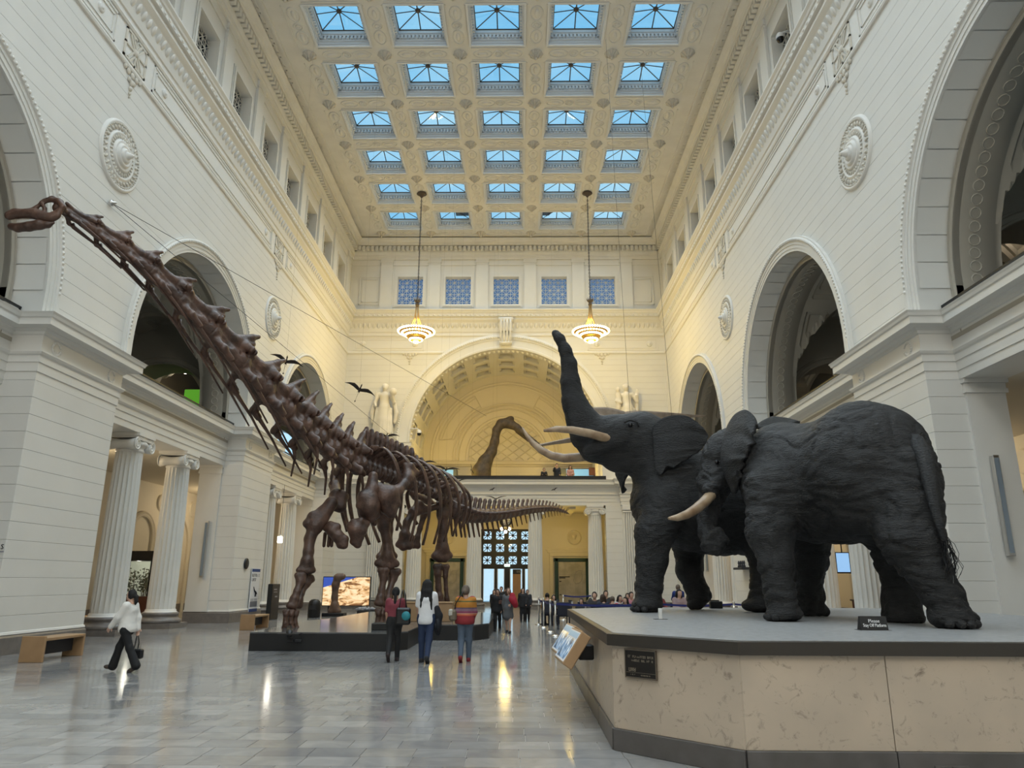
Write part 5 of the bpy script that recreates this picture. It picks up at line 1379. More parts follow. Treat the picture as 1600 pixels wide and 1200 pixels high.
ch(B2, L2, [(1112, 780, 11.98, .21), (1106, 810, 11.95, .17), (1104, 832, 11.92, .145), (1108, 852, 11.85, .135), (1120, 857, 11.78, .12), (1128, 845, 11.74, .105), (1122, 832, 11.74, .09), (1113, 836, 11.76, .07)], .04)
wrinkle(blob_obj('body', B2, .026, M['hide'], e2, clip=lambda p: -(p[..., 2]-0.002)), .030, 5.0)
eye(e2, L2(P(1120, 722, 11.66)), .035)
MB().tube([L2(P(u, v, Y)) for u, v, Y in ((1112, 772, 11.66), (1100, 785, 11.6), (1088, 795, 11.52), (1073, 804, 11.42), (1058, 809, 11.32), (1045, 810, 11.22))], [.085, .085, .08, .068, .052, .022], 12).build('tusk', M['ivory'], e2)
MB().tube([L2(P(u, v, Y)) for u, v, Y in ((1108, 772, 12.4), (1098, 786, 12.5), (1086, 797, 12.55), (1070, 803, 12.5))], [.07, .068, .055, .02], 12).build('tusk', M['ivory'], e2)
sheet('ear', [[L2(P(*q)) for q in r] for r in (
    ((1139, 664, 11.55), (1131, 688, 11.50), (1128, 712, 11.48), (1134, 742, 11.46), (1144, 765, 11.45)),
    ((1150, 648, 11.40), (1143, 682, 11.30), (1137, 714, 11.28), (1141, 746, 11.30), (1147, 772, 11.34)),
    ((1166, 641, 11.15), (1160, 678, 11.02), (1148, 712, 11.06), (1149, 742, 11.12), (1151, 768, 11.22)),
    ((1177, 650, 10.95), (1170, 684, 10.86), (1158, 712, 10.92), (1155, 738, 11.0), (1152, 758, 11.1)),
    ((1181, 662, 10.82), (1176, 690, 10.76), (1165, 714, 10.84), (1157, 734, 10.94), (1153, 752, 11.04)))], .05, M['hide'], e2, 6, .03)
sheet('ear', [[L2(P(*q)) for q in r] for r in (((1178, 668, 12.2), (1205, 672, 12.15), (1230, 678, 12.1)), ((1190, 659, 12.35), (1215, 660, 12.4), (1240, 662, 12.4)), ((1205, 652, 12.55), (1228, 654, 12.6), (1250, 660, 12.6)))], .04, M['hide'], e2)
MB().tube([L2(P(u, v, Y)) for u, v, Y in ((1428, 690, 9.15), (1445, 715, 8.9), (1452, 750, 8.78), (1460, 790, 8.7), (1468, 820, 8.68), (1475, 846, 8.66))], [.12, .10, .085, .062, .05, .035], 10).build('tail', M['hide'], e2)
hr = MB(); rnd = random.Random(3)
for i in range(46):
    a = Vector(L2(P(1473+rnd.uniform(-3, 4), 838+rnd.uniform(-8, 8), 8.66))); dx = rnd.uniform(-.04, .16); L = rnd.uniform(.22, .50)
    hr.tube([a, a+Vector((dx*.7, rnd.uniform(-.05, .05), -L*.35)), a+Vector((dx*1.1, rnd.uniform(-.05, .05), -L*.75)), a+Vector((dx*.8+rnd.uniform(-.05, .02), 0, -L))], .0035, 3, False)
tag(hr.build('tail_hair', M['black'], e2), kind='stuff')
for c, fw in ((L2(P(1490, 967, 8.88)), (.3, -1)), (L2(P(1226, 961, 10.28)), (-.6, .2))):
    t = MB(); toes(t, c, .22, .1, fw); t.v = [(v[0], v[1], v[2]-PZ) for v in t.v]; t.build('toenails', M['hide'], e2)
# ================================================================== long-necked dinosaur skeleton
def bone_mat():
    m = bpy.data.materials.new('brown_bone'); m.use_nodes = True; nt = m.node_tree; b = nt.nodes['Principled BSDF']
    g = nt.nodes.new('ShaderNodeNewGeometry'); n1 = nt.nodes.new('ShaderNodeTexNoise'); n1.inputs['Scale'].default_value = 2.6; n1.inputs['Detail'].default_value = 7; n1.inputs['Roughness'].default_value = .65
    cr = nt.nodes.new('ShaderNodeValToRGB'); cr.color_ramp.elements[0].position = .32; cr.color_ramp.elements[0].color = (.034, .018, .013, 1); cr.color_ramp.elements[1].position = .72; cr.color_ramp.elements[1].color = (.15, .078, .052, 1)
    nt.links.new(g.outputs['Position'], n1.inputs['Vector']); nt.links.new(n1.outputs['Fac'], cr.inputs['Fac']); nt.links.new(cr.outputs['Color'], b.inputs['Base Color']); b.inputs['Roughness'].default_value = .42
    n2 = nt.nodes.new('ShaderNodeTexNoise'); n2.inputs['Scale'].default_value = 14; n2.inputs['Detail'].default_value = 6; bp = nt.nodes.new('ShaderNodeBump'); bp.inputs['Strength'].default_value = .5; bp.inputs['Distance'].default_value = .03
    nt.links.new(g.outputs['Position'], n2.inputs['Vector']); nt.links.new(n2.outputs['Fac'], bp.inputs['Height']); nt.links.new(bp.outputs['Normal'], b.inputs['Normal'])
    return m
M['bone'] = bone_mat()
# platform of black slabs
PLZ = .42
pf = thing('skeleton_platform', 'low black platform with a polished grey top under the dinosaur skeleton', 'platform', (-4.5, 21.0, 0))
def rp(poly): return [(x+4.5, y-21.0) for x, y in poly]
P1 = [(-6.4, 18.05), (-3.05, 18.05), (-2.75, 18.6), (-2.75, 20.8), (-2.9, 21.4), (-6.2, 24.0), (-6.6, 23.2)]
P2 = [(-3.05, 21.45), (-1.30, 21.45), (-.95, 22.2), (-.95, 28.8), (-1.8, 30.0), (-6.0, 30.0), (-6.2, 24.05)]
M['plat_top'] = mat('platform_top', (.13, .13, .13), .12, noise=(3, (.10, .10, .10), .3, .7))
for k, pl in enumerate((P1, P2)):
    MB().prism(rp(pl), 0, PLZ-.03).build('body_block', M['black'], pf)
    q = [(x*1.0, y) for x, y in rp(pl)]; MB().prism(q, PLZ-.03, PLZ).build('top_plate', M['plat_top'], pf)
MB().bbox(.55-1.55, .55-1.40, -3.0, -2.96, .20, .26, .004).bbox(.55-1.36, .55-1.21, -3.0, -2.96, .20, .26, .004).build('socket_plate', M['iron'], pf)
ob = thing('oak_bench_box', 'oak box bench on the platform behind the long-haired visitor', 'bench', (-2.95, 23.2, PLZ))
MB().bbox(-.86, .86, -.25, .25, 0, .52, .015).build('box', M['wood'], ob); MB().bbox(-.88, .88, -.27, .27, .52, .56, .01).build('seat', M['wood'], ob)

DI = thing('dinosaur_skeleton', 'huge brown long-necked dinosaur skeleton towering over the hall', 'skeleton', (-4.5, 21.0, PLZ))
DO = Vector((-4.5, 21.0, PLZ))
def dl(p): return Vector(p)-DO
def interp(tab, u):
    for (u0, y0), (u1, y1) in zip(tab[:-1], tab[1:]):
        if u <= u1: t = (u-u0)/(u1-u0); return 1/((1-t)/y0+t/y1)
    return tab[-1][1]
DTAB = [(0, 12.6), (100, 13.5), (560, 21.6), (705, 27.6), (760, 30.4), (820, 34.2), (890, 40.0)]
def dp(u, v, dy=0.0): return dl(at(u, v, interp(DTAB, u)+dy))
# unit neck vertebra: length 1 along +Y (towards the tail), height up +Z
def vert_neck():
    b = Blob(.07)
    b.chain([((0, .02, 0), .20), ((0, .25, -.02), .15), ((0, .60, -.02), .16), ((0, .95, 0), .22)])          # centrum
    b.chain([((0, .10, .22), .13), ((0, .45, .24), .12), ((0, .80, .32), .13), ((0, .98, .50), .08)])        # neural arch rising to the spine
    b.chain([((0, .62, .36), .10), ((0, .86, .60), .07), ((0, 1.0, .74), .05)])
    for s in (-1, 1):
        b.chain([((s*.10, .02, .24), .09), ((s*.20, -.12, .24), .07)]); b.chain([((s*.12, .80, .30), .09), ((s*.24, 1.02, .26), .06)])   # joint processes
        b.chain([((s*.14, .15, -.12), .08), ((s*.30, .30, -.22), .07), ((s*.30, .62, -.26), .06)])            # lower wings
        b.hole((s*.22, .36, .04), (.11, .24, .10)); b.hole((s*.20, .80, .12), (.08, .08, .09)); b.hole((s*.33, .42, .40), (.14, .26, .07)); b.hole((0, .96, .24), (.4, .05, .07))
    return b.mesh(.03)
def vert_back():
    b = Blob(.08)
    b.ell((0, .4, 0), (.30, .42, .30)); b.cone((0, .4, .3), (0, .42, .62), .17, .14)
    b.chain([((0, .42, .62), .13), ((0, .50, .95), .14), ((0, .56, 1.30), .17), ((0, .58, 1.50), .12)])
    for s in (-1, 1): b.chain([((s*.1, .42, .5), .14), ((s*.42, .44, .68), .12), ((s*.62, .44, .72), .09)]); b.hole((s*.3, .4, .02), (.14, .14, .10)); b.hole((s*.20, .45, 1.1), (.10, .10, .34))
    return b.mesh(.045)
def vert_tail():
    b = Blob(.07)
    b.chain([((0, .05, 0), .40), ((0, .45, 0), .31), ((0, .85, 0), .40)], .05)
    b.chain([((0, .40, .30), .16), ((0, .55, .58), .11), ((0, .75, .80), .13), ((0, .80, .88), .11)])
    for s in (-1, 1): b.chain([((s*.25, .4, .1), .13), ((s*.62, .55, .12), .08)])
    return b.mesh(.055)
def chevron():
    b = Blob(.04); b.chain([((0, 0, -.35), .12), ((0, .16, -.75), .08), ((0, .36, -1.20), .07)]); return b.mesh(.05)
VM = {}
for nm, f in (('neck_vertebra', vert_neck), ('back_vertebra', vert_back), ('tail_vertebra', vert_tail), ('chevron', chevron)):
    me = np_mesh(nm, *f()); me.materials.append(M['bone']); VM[nm] = me
def place(nm, p, q, sx, sy, sz, up=(0, 0, 1), parent=DI):
    d = (q-p); R = frame3(d, up).to_4x4()
    o = obj(nm, VM[nm], None, parent); o.matrix_basis = Matrix.Translation(p) @ R @ Matrix.Diagonal((sx, sy, sz, 1)); return o
# neck: joints from the head to the shoulder (picture column, row, half height in pixels)
NK = [(103, 331, 9), (150, 361, 14), (194, 391, 15.5), (236, 424, 17), (281, 469, 20), (329, 520, 23), (375, 569, 25), (414, 611, 26), (447, 645, 26), (474, 668, 25), (497, 687, 24), (519, 703, 23), (540, 716, 22), (562, 727, 21)]
pts = [dp(u, v) for u, v, r in NK]
for i in range(len(NK)-1):
    p, q = pts[i], pts[i+1]; L = (q-p).length; Y = interp(DTAB, (NK[i][0]+NK[i+1][0])/2)
    hpx = (NK[i][2]+NK[i+1][2])/2; s = hpx*Y/1140/.27
    o = place('neck_vertebra', p, q, s*.95, L*.98, s, up=(0, 0, 1))
    # paired neck ribs: long thin rods running back below the neck
    d = (q-p).normalized(); fr = frame3(d); side = Vector((fr[0][0], fr[1][0], fr[2][0])); dn = -Vector((fr[0][2], fr[1][2], fr[2][2]))
    ln = L*(1.9 if i < 9 else 1.5)
    for sg in (-1, 1):
        a = p+d*L*.35+side*sg*s*.26+dn*s*.22; b_ = a+d*ln*.5+dn*(s*.14+L*.04); c_ = a+d*ln+dn*(s*.25+L*.20)
        if i >= 9: b_ = a+d*ln*.25+dn*ln*.35; c_ = a+d*ln*.35+dn*ln*.85
        w = .035+.002*i
        MB().tube([a-dn*s*.05, a+d*L*.1+dn*s*.04, b_, c_], [w*1.6, w*1.3, w*.7, w*.45], 6).build('neck_rib', M['bone'], DI)
# back
BK = [(562, 727), (578, 733), (594, 739), (610, 745), (626, 751), (642, 757), (658, 763), (674, 770), (690, 778), (705, 788)]
bpts = [dp(u, v) for u, v in BK]
for i in range(2*(len(BK)-1)):
    p, q = bpts[i//2].lerp(bpts[i//2+1], .5*(i % 2)), bpts[i//2].lerp(bpts[i//2+1], .5*(i % 2)+.5); L = (q-p).length; k = .74 if i < 12 else .64
    place('back_vertebra', p, q, k, L*1.15, k*(1.05 if i < 10 else .90))
hipdir = (bpts[-1]-bpts[0]); hipdir.z = 0; hipdir.normalize(); lat = Vector((hipdir.y, -hipdir.x, 0))      # lat: towards the camera's right
# ribs
for i in range(8):
    p = bpts[i]+hipdir*.35+Vector((0, 0, .42))
    wd = (1.05, 1.25, 1.38, 1.45, 1.48, 1.45, 1.38, 1.2)[i]; dr = (2.3, 2.55, 2.6, 2.5, 2.35, 2.1, 1.8, 1.45)[i]
    for sg in (-1, 1):
        pl = [p+lat*sg*.25, p+lat*sg*wd*.55+Vector((0, 0, .12)), p+lat*sg*wd*.92-Vector((0, 0, .25)), p+lat*sg*wd*1.05-Vector((0, 0, dr*.38))+hipdir*.18, p+lat*sg*wd*1.0-Vector((0, 0, dr*.70))+hipdir*.38, p+lat*sg*wd*.82-Vector((0, 0, dr))+hipdir*.52]
        V = []
        for t in np.linspace(0, 1, 16):      # smooth through the control points
            f = t*5; k = min(int(f), 4); u = f-k; g = lambda j: pl[max(0, min(5, j))]
            a, b_, c_, d_ = g(k-1), g(k), g(k+1), g(k+2); V.append(.5*((2*b_)+(c_-a)*u+(2*a-5*b_+4*c_-d_)*u*u+(3*b_-a-3*c_+d_)*u**3))
        MB().tube(V, [.065]*4+[.07]*8+[.055]*4, 8, sq=(1.35, .7)).build('rib', M['bone'], DI)
# tail
TL = [(705, 795), (718, 801), (730, 804), (745, 806), (760, 806), (776, 804.5), (790, 802.5), (805, 800), (820, 797.5), (833, 796), (845, 795), (856, 794.5), (866, 795), (875, 797), (883, 800), (889, 803)]
tp_ = [dp(u, v) for u, v in TL]
fine = []
for i in range(len(tp_)-1):
    n = 2
    for k in range(n): fine.append(tp_[i].lerp(tp_[i+1], k/n))
fine.append(tp_[-1])
for i in range(len(fine)-1):
    p, q = fine[i], fine[i+1]; L = (q-p).length; t = i/(len(fine)-2); s = .80*(1-t)**.62+.05
    place('tail_vertebra', p, q, s*.9, L*1.0, s)
    if i % 1 == 0 and t < .9: place('chevron', p, q, s*.7, s*.8, s*.9)
def bone(nm, pts, h=.032, k=.08, extra=None, holes=None, sq=None, clipf=None):
    b = Blob(k); b.chain([(tuple(dl(at(u, v, Y))), r) for u, v, Y, r in pts])
    for e in extra or []:
        b.chain([(tuple(dl(at(u, v, Y))), r) for u, v, Y, r in e])
    for (u, v, Y, r) in holes or []: b.hole(tuple(dl(at(u, v, Y))), r)
    return blob_obj(nm, b, h, M['bone'], DI)
# limbs: shafts that fan out into flat ends
def limb(nm, shaft, top=(), bot=(), k=.07, off_=None, h=.03):
    b = Blob(k); D = off_ if off_ is not None else Vector((0, 0, 0)); T = lambda p: tuple(dl(at(*p[:3]))+D)
    b.chain([(T(p), p[3]) for p in shaft])
    for e, row in ((shaft[0], top), (shaft[-1], bot)):
        for q in row: b.cone(T(e), T(q), e[3], q[3])
        for q, q2 in zip(row[:-1], row[1:]): b.cone(T(q), T(q2), q[3], q2[3])
    return blob_obj(nm, b, h, M['bone'], DI)
limb('humerus', [(492, 822, 20.6, .20), (484, 842, 20.5, .15), (482, 862, 20.4, .14), (480, 878, 20.35, .15)], [(480, 818, 20.5, .11), (489, 808, 20.6, .14), (504, 800, 20.8, .15), (518, 786, 20.9, .16), (503, 816, 20.7, .14)], [(467, 891, 20.2, .065), (475, 892, 20.25, .075), (483, 892, 20.3, .075), (489, 891, 20.4, .065)])
limb('radius', [(470, 908, 20.15, .11), (464, 924, 20.0, .085), (460, 936, 19.95, .10)], [(465, 899, 20.1, .075), (473, 899, 20.2, .085)], [(452, 946, 19.85, .07), (459, 947, 19.9, .085)])
limb('ulna', [(477, 911, 20.4, .12), (470, 928, 20.2, .085), (467, 938, 20.1, .09)], [(477, 900, 20.4, .085), (485, 903, 20.5, .08), (488, 906, 20.6, .06)], [(463, 946, 20.0, .07), (468, 946, 20.1, .07)])
for (u, Y) in ((447, 19.6), (455, 19.8), (462, 19.95)): limb('hand_bone', [(u, 960, Y, .065), (u-1, 968, Y, .055), (u-1, 974, Y, .06)], [(u-3, 955, Y, .04), (u+3, 955, Y, .04)], [(u-4, 981, Y, .045), (u+2.5, 981, Y, .045)], .04, None, .02)
MB().tube([dl(at(452, 980, 19.75)), dl(atz(452, 992, PLZ))], .07, 8).build('support_post', M['black'], DI)
MB().box(-.25, .25, -.12, .12, 0, .03, Matrix.Translation(dl(atz(452, 992, PLZ)))).build('post_foot', M['black'], DI)
limb('humerus', [(600, 822, 22.4, .17), (604, 842, 22.4, .135), (605, 858, 22.4, .14), (605, 868, 22.4, .16)], [(592, 806, 22.4, .13), (599, 802, 22.4, .14), (606, 810, 22.4, .11)], [(590, 880, 22.3, .09), (598, 883, 22.35, .10), (608, 884, 22.4, .10), (619, 881, 22.5, .09)])
limb('radius', [(600, 902, 22.3, .11), (596, 922, 22.2, .09), (594, 934, 22.15, .10)], [(594, 891, 22.2, .075), (604, 891, 22.3, .085)], [(589, 942, 22.1, .075), (596, 943, 22.1, .08)])
limb('ulna', [(614, 904, 22.6, .11), (608, 924, 22.4, .09), (606, 936, 22.3, .095)], [(611, 892, 22.5, .085), (622, 893, 22.6, .09)], [(603, 946, 22.2, .07), (608, 946, 22.3, .07)])
for (u, Y) in ((591, 22.0), (597, 22.1), (603, 22.2)): limb('hand_bone', [(u, 959, Y, .07), (u-1, 967, Y, .06), (u-1, 973, Y, .07)], [(u-3, 953, Y, .045), (u+3, 953, Y, .045)], [(u-4, 980, Y, .05), (u+2, 980, Y, .05)], .04, None, .022)
MB().tube([dl(at(596, 980, 22.1)), dl(Vector((at(596, 980, 22.1).x, 22.1, PLZ)))], .07, 8).build('support_post', M['black'], DI)
for D in (None, lat*-2.3):
    limb('femur', [(692, 804, 27.3, .20), (692, 826, 27.3, .175), (691, 846, 27.3, .18), (691, 856, 27.3, .20)], [(685, 789, 27.2, .13), (693, 786, 27.3, .15), (699, 792, 27.4, .13)], [(679, 869, 27.1, .11), (687, 872, 27.2, .13), (695, 872, 27.3, .13), (702, 868, 27.4, .11)], .09, D)
    limb('tibia', [(684, 896, 27.1, .12), (685, 918, 27.1, .10), (687, 932, 27.1, .11)], [(680, 885, 27.1, .09), (688, 885, 27.1, .10)], [(684, 944, 27.1, .09), (691, 944, 27.1, .10)], .07, D)
    limb('fibula', [(696, 900, 27.3, .085), (697, 920, 27.3, .075), (698, 934, 27.3, .08)], [(693, 885, 27.3, .07), (699, 885, 27.3, .08)], [(696, 946, 27.3, .07), (702, 946, 27.3, .07)], .05, D)
    for (u, Y) in ((687, 27.0), (693, 27.0), (699, 27.1)): limb('foot_bone', [(u, 951, Y, .11), (u, 957, Y-.2, .09), (u, 961, Y-.45, .11)], (), (), .05, D)
# shoulder blade, coracoids, breast plates
def plate(nm, ctrl, th=.12, h=.035, k=.2):
    b = Blob(k)
    for (u, v, Y, rx, ry, rz) in ctrl: b.ell(tuple(dl(at(u, v, Y))), (rx, ry, rz))
    return blob_obj(nm, b, h, M['bone'], DI)
limb('shoulder_blade', [(607, 774, 21.3, .24), (620, 768, 21.5, .17), (631, 757, 21.8, .13), (637, 747, 22.0, .13)], [(592, 762, 21.2, .13), (600, 778, 21.2, .20), (606, 794, 21.3, .16), (612, 802, 21.4, .10), (619, 786, 21.5, .12)], [(634, 727, 22.1, .07), (641, 729, 22.2, .09), (650, 738, 22.4, .08)], .12)
limb('coracoid', [(576, 782, 21.0, .22), (578, 792, 21.0, .24)], [(583, 744, 21.2, .11), (583, 765, 21.1, .14), (567, 776, 20.9, .12), (563, 790, 20.9, .10)], [(569, 802, 21.0, .12), (579, 810, 21.1, .09), (588, 804, 21.2, .08), (590, 788, 21.2, .10)], .12)
limb('coracoid_strut', [(585, 806, 21.3, .08), (585, 818, 21.3, .08)], (), ())
limb('shoulder_blade', [(527, 776, 21.6, .19), (522, 758, 22.2, .14), (524, 746, 22.8, .13)], [(516, 790, 21.2, .14), (532, 792, 21.4, .13), (537, 776, 21.6, .12)], [(524, 738, 23.6, .12), (534, 736, 23.8, .12)], .12)
limb('breast_plate', [(556, 828, 20.8, .17), (558, 836, 20.8, .13)], [(546, 822, 20.8, .07), (553, 817, 20.8, .08), (564, 814, 20.8, .07), (573, 818, 20.9, .06), (567, 830, 20.8, .09)], [(552, 846, 20.8, .08), (559, 851, 20.8, .07), (563, 840, 20.8, .07)], .10)
limb('breast_plate', [(520, 829, 20.7, .14), (528, 838, 20.7, .13)], [(509, 825, 20.7, .07), (516, 820, 20.7, .07), (527, 823, 20.7, .08)], [(531, 852, 20.7, .07), (538, 852, 20.7, .07), (540, 842, 20.7, .07)], .10)
for u in (507, 514, 519): bone('breast_rib', [(u+1, 834, 21.1, .055), (u-1, 853, 21.1, .045)], .02, .03)
# hips
limb('ilium', [(676, 758, 26.6, .16), (692, 760, 26.9, .17)], [(660, 748, 26.4, .10), (668, 744, 26.5, .10), (684, 745, 26.7, .10), (674, 772, 26.6, .14)], [(700, 752, 27.0, .09), (708, 762, 27.2, .09), (713, 774, 27.4, .06), (702, 772, 27.1, .10), (690, 776, 26.9, .14)], .10)
limb('ilium', [(650, 775, 28.6, .16), (668, 782, 29.0, .15)], [(640, 768, 28.4, .10)], [(680, 790, 29.2, .10)], .10)
limb('pubis', [(646, 800, 26.2, .15), (636, 816, 26.0, .13), (632, 836, 25.9, .15)], [(654, 788, 26.4, .14), (668, 797, 26.6, .08), (681, 792, 26.7, .09)], [(622, 851, 25.8, .08), (630, 855, 25.8, .10), (640, 853, 25.9, .10), (644, 840, 25.9, .08)], .09)
limb('ischium', [(662, 806, 27.0, .11), (656, 826, 26.9, .09), (652, 840, 26.8, .09)], [(668, 796, 27.1, .11)], [(645, 853, 26.7, .08), (653, 853, 26.8, .09)], .08)
# skull, jaw and teeth
def hp(u, v, dy=0.0): return tuple(dl(at(u, v, 13.0+dy)))
sk = Blob(.035)
for sg in (-1, 1):
    w = .16*sg
    sk.chain([(hp(16, 338, w*.6), .075), (hp(30, 335, w*.75), .085), (hp(48, 334, w), .075), (hp(64, 339, w), .085), (hp(80, 341, w), .07), (hp(90, 337, w), .05)])
    sk.chain([(hp(44, 331, w*.8), .05), (hp(57, 324, w*.7), .035), (hp(67, 316, w*.7), .038), (hp(80, 312, w*.8), .045), (hp(92, 314, w*.9), .05), (hp(98, 323, w), .05), (hp(91, 335, w), .05)])
    sk.chain([(hp(70, 337, w), .04), (hp(70, 326, w*.95), .034), (hp(65, 317, w*.75), .034)])
    sk.chain([(hp(74, 340, w), .05), (hp(92, 329, w), .045)])
sk.chain([(hp(15, 336), .085), (hp(24, 334), .10), (hp(40, 333), .085)]); sk.chain([(hp(68, 314), .04), (hp(82, 311), .06), (hp(94, 316), .06), (hp(99, 324), .06)])
for sg in (-1, 1): sk.chain([(hp(40, 334, .12*sg), .10), (hp(56, 334, .14*sg), .095), (hp(72, 340, .15*sg), .09), (hp(86, 338, .15*sg), .075)])
sk.chain([(hp(14, 338, -.09), .06), (hp(13, 338, .09), .06)]); sk.ell(hp(92, 326), (.11, .13, .11))
skull = blob_obj('skull', sk, .018, M['bone'], DI)
jw = Blob(.03)
for sg in (-1, 1):
    w = .15*sg; jw.chain([(hp(18, 354, w*.55), .07), (hp(28, 356, w*.8), .085), (hp(45, 354, w), .095), (hp(62, 351, w), .10), (hp(75, 351, w), .065), (hp(84, 348, w), .025)])
jw.chain([(hp(20, 354, -.09), .04), (hp(18, 355, 0), .045), (hp(20, 354, .09), .04)])
jaw = blob_obj('jaw', jw, .018, M['bone'], skull)
te = MB()
M['tooth'] = mat('tooth_ivory', (.45, .36, .27), .4)
for k in range(13):
    t = k/12
    for sg in (-1, 1):
        a = Vector(hp(15+30*t, 341-1.0*t, sg*(.09+.05*t))); te.tube([a, a-Vector((0, 0, .075-.03*t))], [.011, .004], 5)
        a = Vector(hp(19+24*t, 352-2*t, sg*(.07+.05*t))); te.tube([a, a+Vector((0, 0, .075-.03*t))], [.011, .004], 5)
tag(te.build('teeth', M['tooth'], skull), kind='stuff')
MB().tube([dl(at(97, 326, 13.15)), dl(at(104, 331, 13.5))], [.05, .07], 8).build('neck_joint', M['bone'], DI)
# ================================================================== people
SKN = {'light': mat('skin_light', (.55, .34, .25), .5), 'tan': mat('skin_tan', (.40, .235, .16), .5), 'brown': mat('skin_brown', (.22, .12, .08), .5)}
_cm = {}
def cloth(col, name='cloth'):
    k = tuple(round(c, 4) for c in col)
    if k not in _cm: _cm[k] = mat('%s_%d' % (name, len(_cm)), col, .8, bump=(18, .35, .02))
    return _cm[k]
HAIR_BLACK, HAIR_BROWN, HAIR_GREY, HAIR_BLOND = (.007, .006, .006), (.045, .025, .015), (.13, .10, .075), (.25, .15, .07)
def rotx(v, a): return np.array([v[0], v[1]*math.cos(a)-v[2]*math.sin(a), v[1]*math.sin(a)+v[2]*math.cos(a)])
def hand(mb, wrist, d, side, s=1.0, curl=.5):
    """palm and five bent fingers appended to mb (blob pieces)"""
    b = Blob(.012); w = np.array(wrist, float); d = np.array(d, float); d /= np.linalg.norm(d)
    lat = np.cross(d, (1, 0, 0)); 
    if np.linalg.norm(lat) < .2: lat = np.cross(d, (0, 1, 0))
    lat /= np.linalg.norm(lat); nrm = np.cross(lat, d)*side
    pc = w+d*.05*s; b.ell(pc, (.026*s, .045*s, .052*s), np.stack([nrm, lat, d], 1))
    for k, (o, L) in enumerate(((-.030, .060), (-.010, .075), (.010, .082), (.029, .072))):
        r = w+d*.085*s+lat*o*s; m1 = r+(d*math.cos(curl*.4)-nrm*math.sin(curl*.4))*L*.45*s; m2 = m1+(d*math.cos(curl)-nrm*math.sin(curl))*L*.33*s; m3 = m2+(d*math.cos(curl*1.5)-nrm*math.sin(curl*1.5))*L*.28*s
        b.chain([(r, .0105*s), (m1, .0095*s), (m2, .0088*s), (m3, .0075*s)], .006)
    r = w+d*.03*s+lat*.038*s; m1 = r+(d*.6+lat*.75)*.035*s; m2 = m1+(d*.9+lat*.3-nrm*.2)*.032*s; b.chain([(r, .013*s), (m1, .0115*s), (m2, .009*s)], .006)
    return b.mesh(.0075*s)
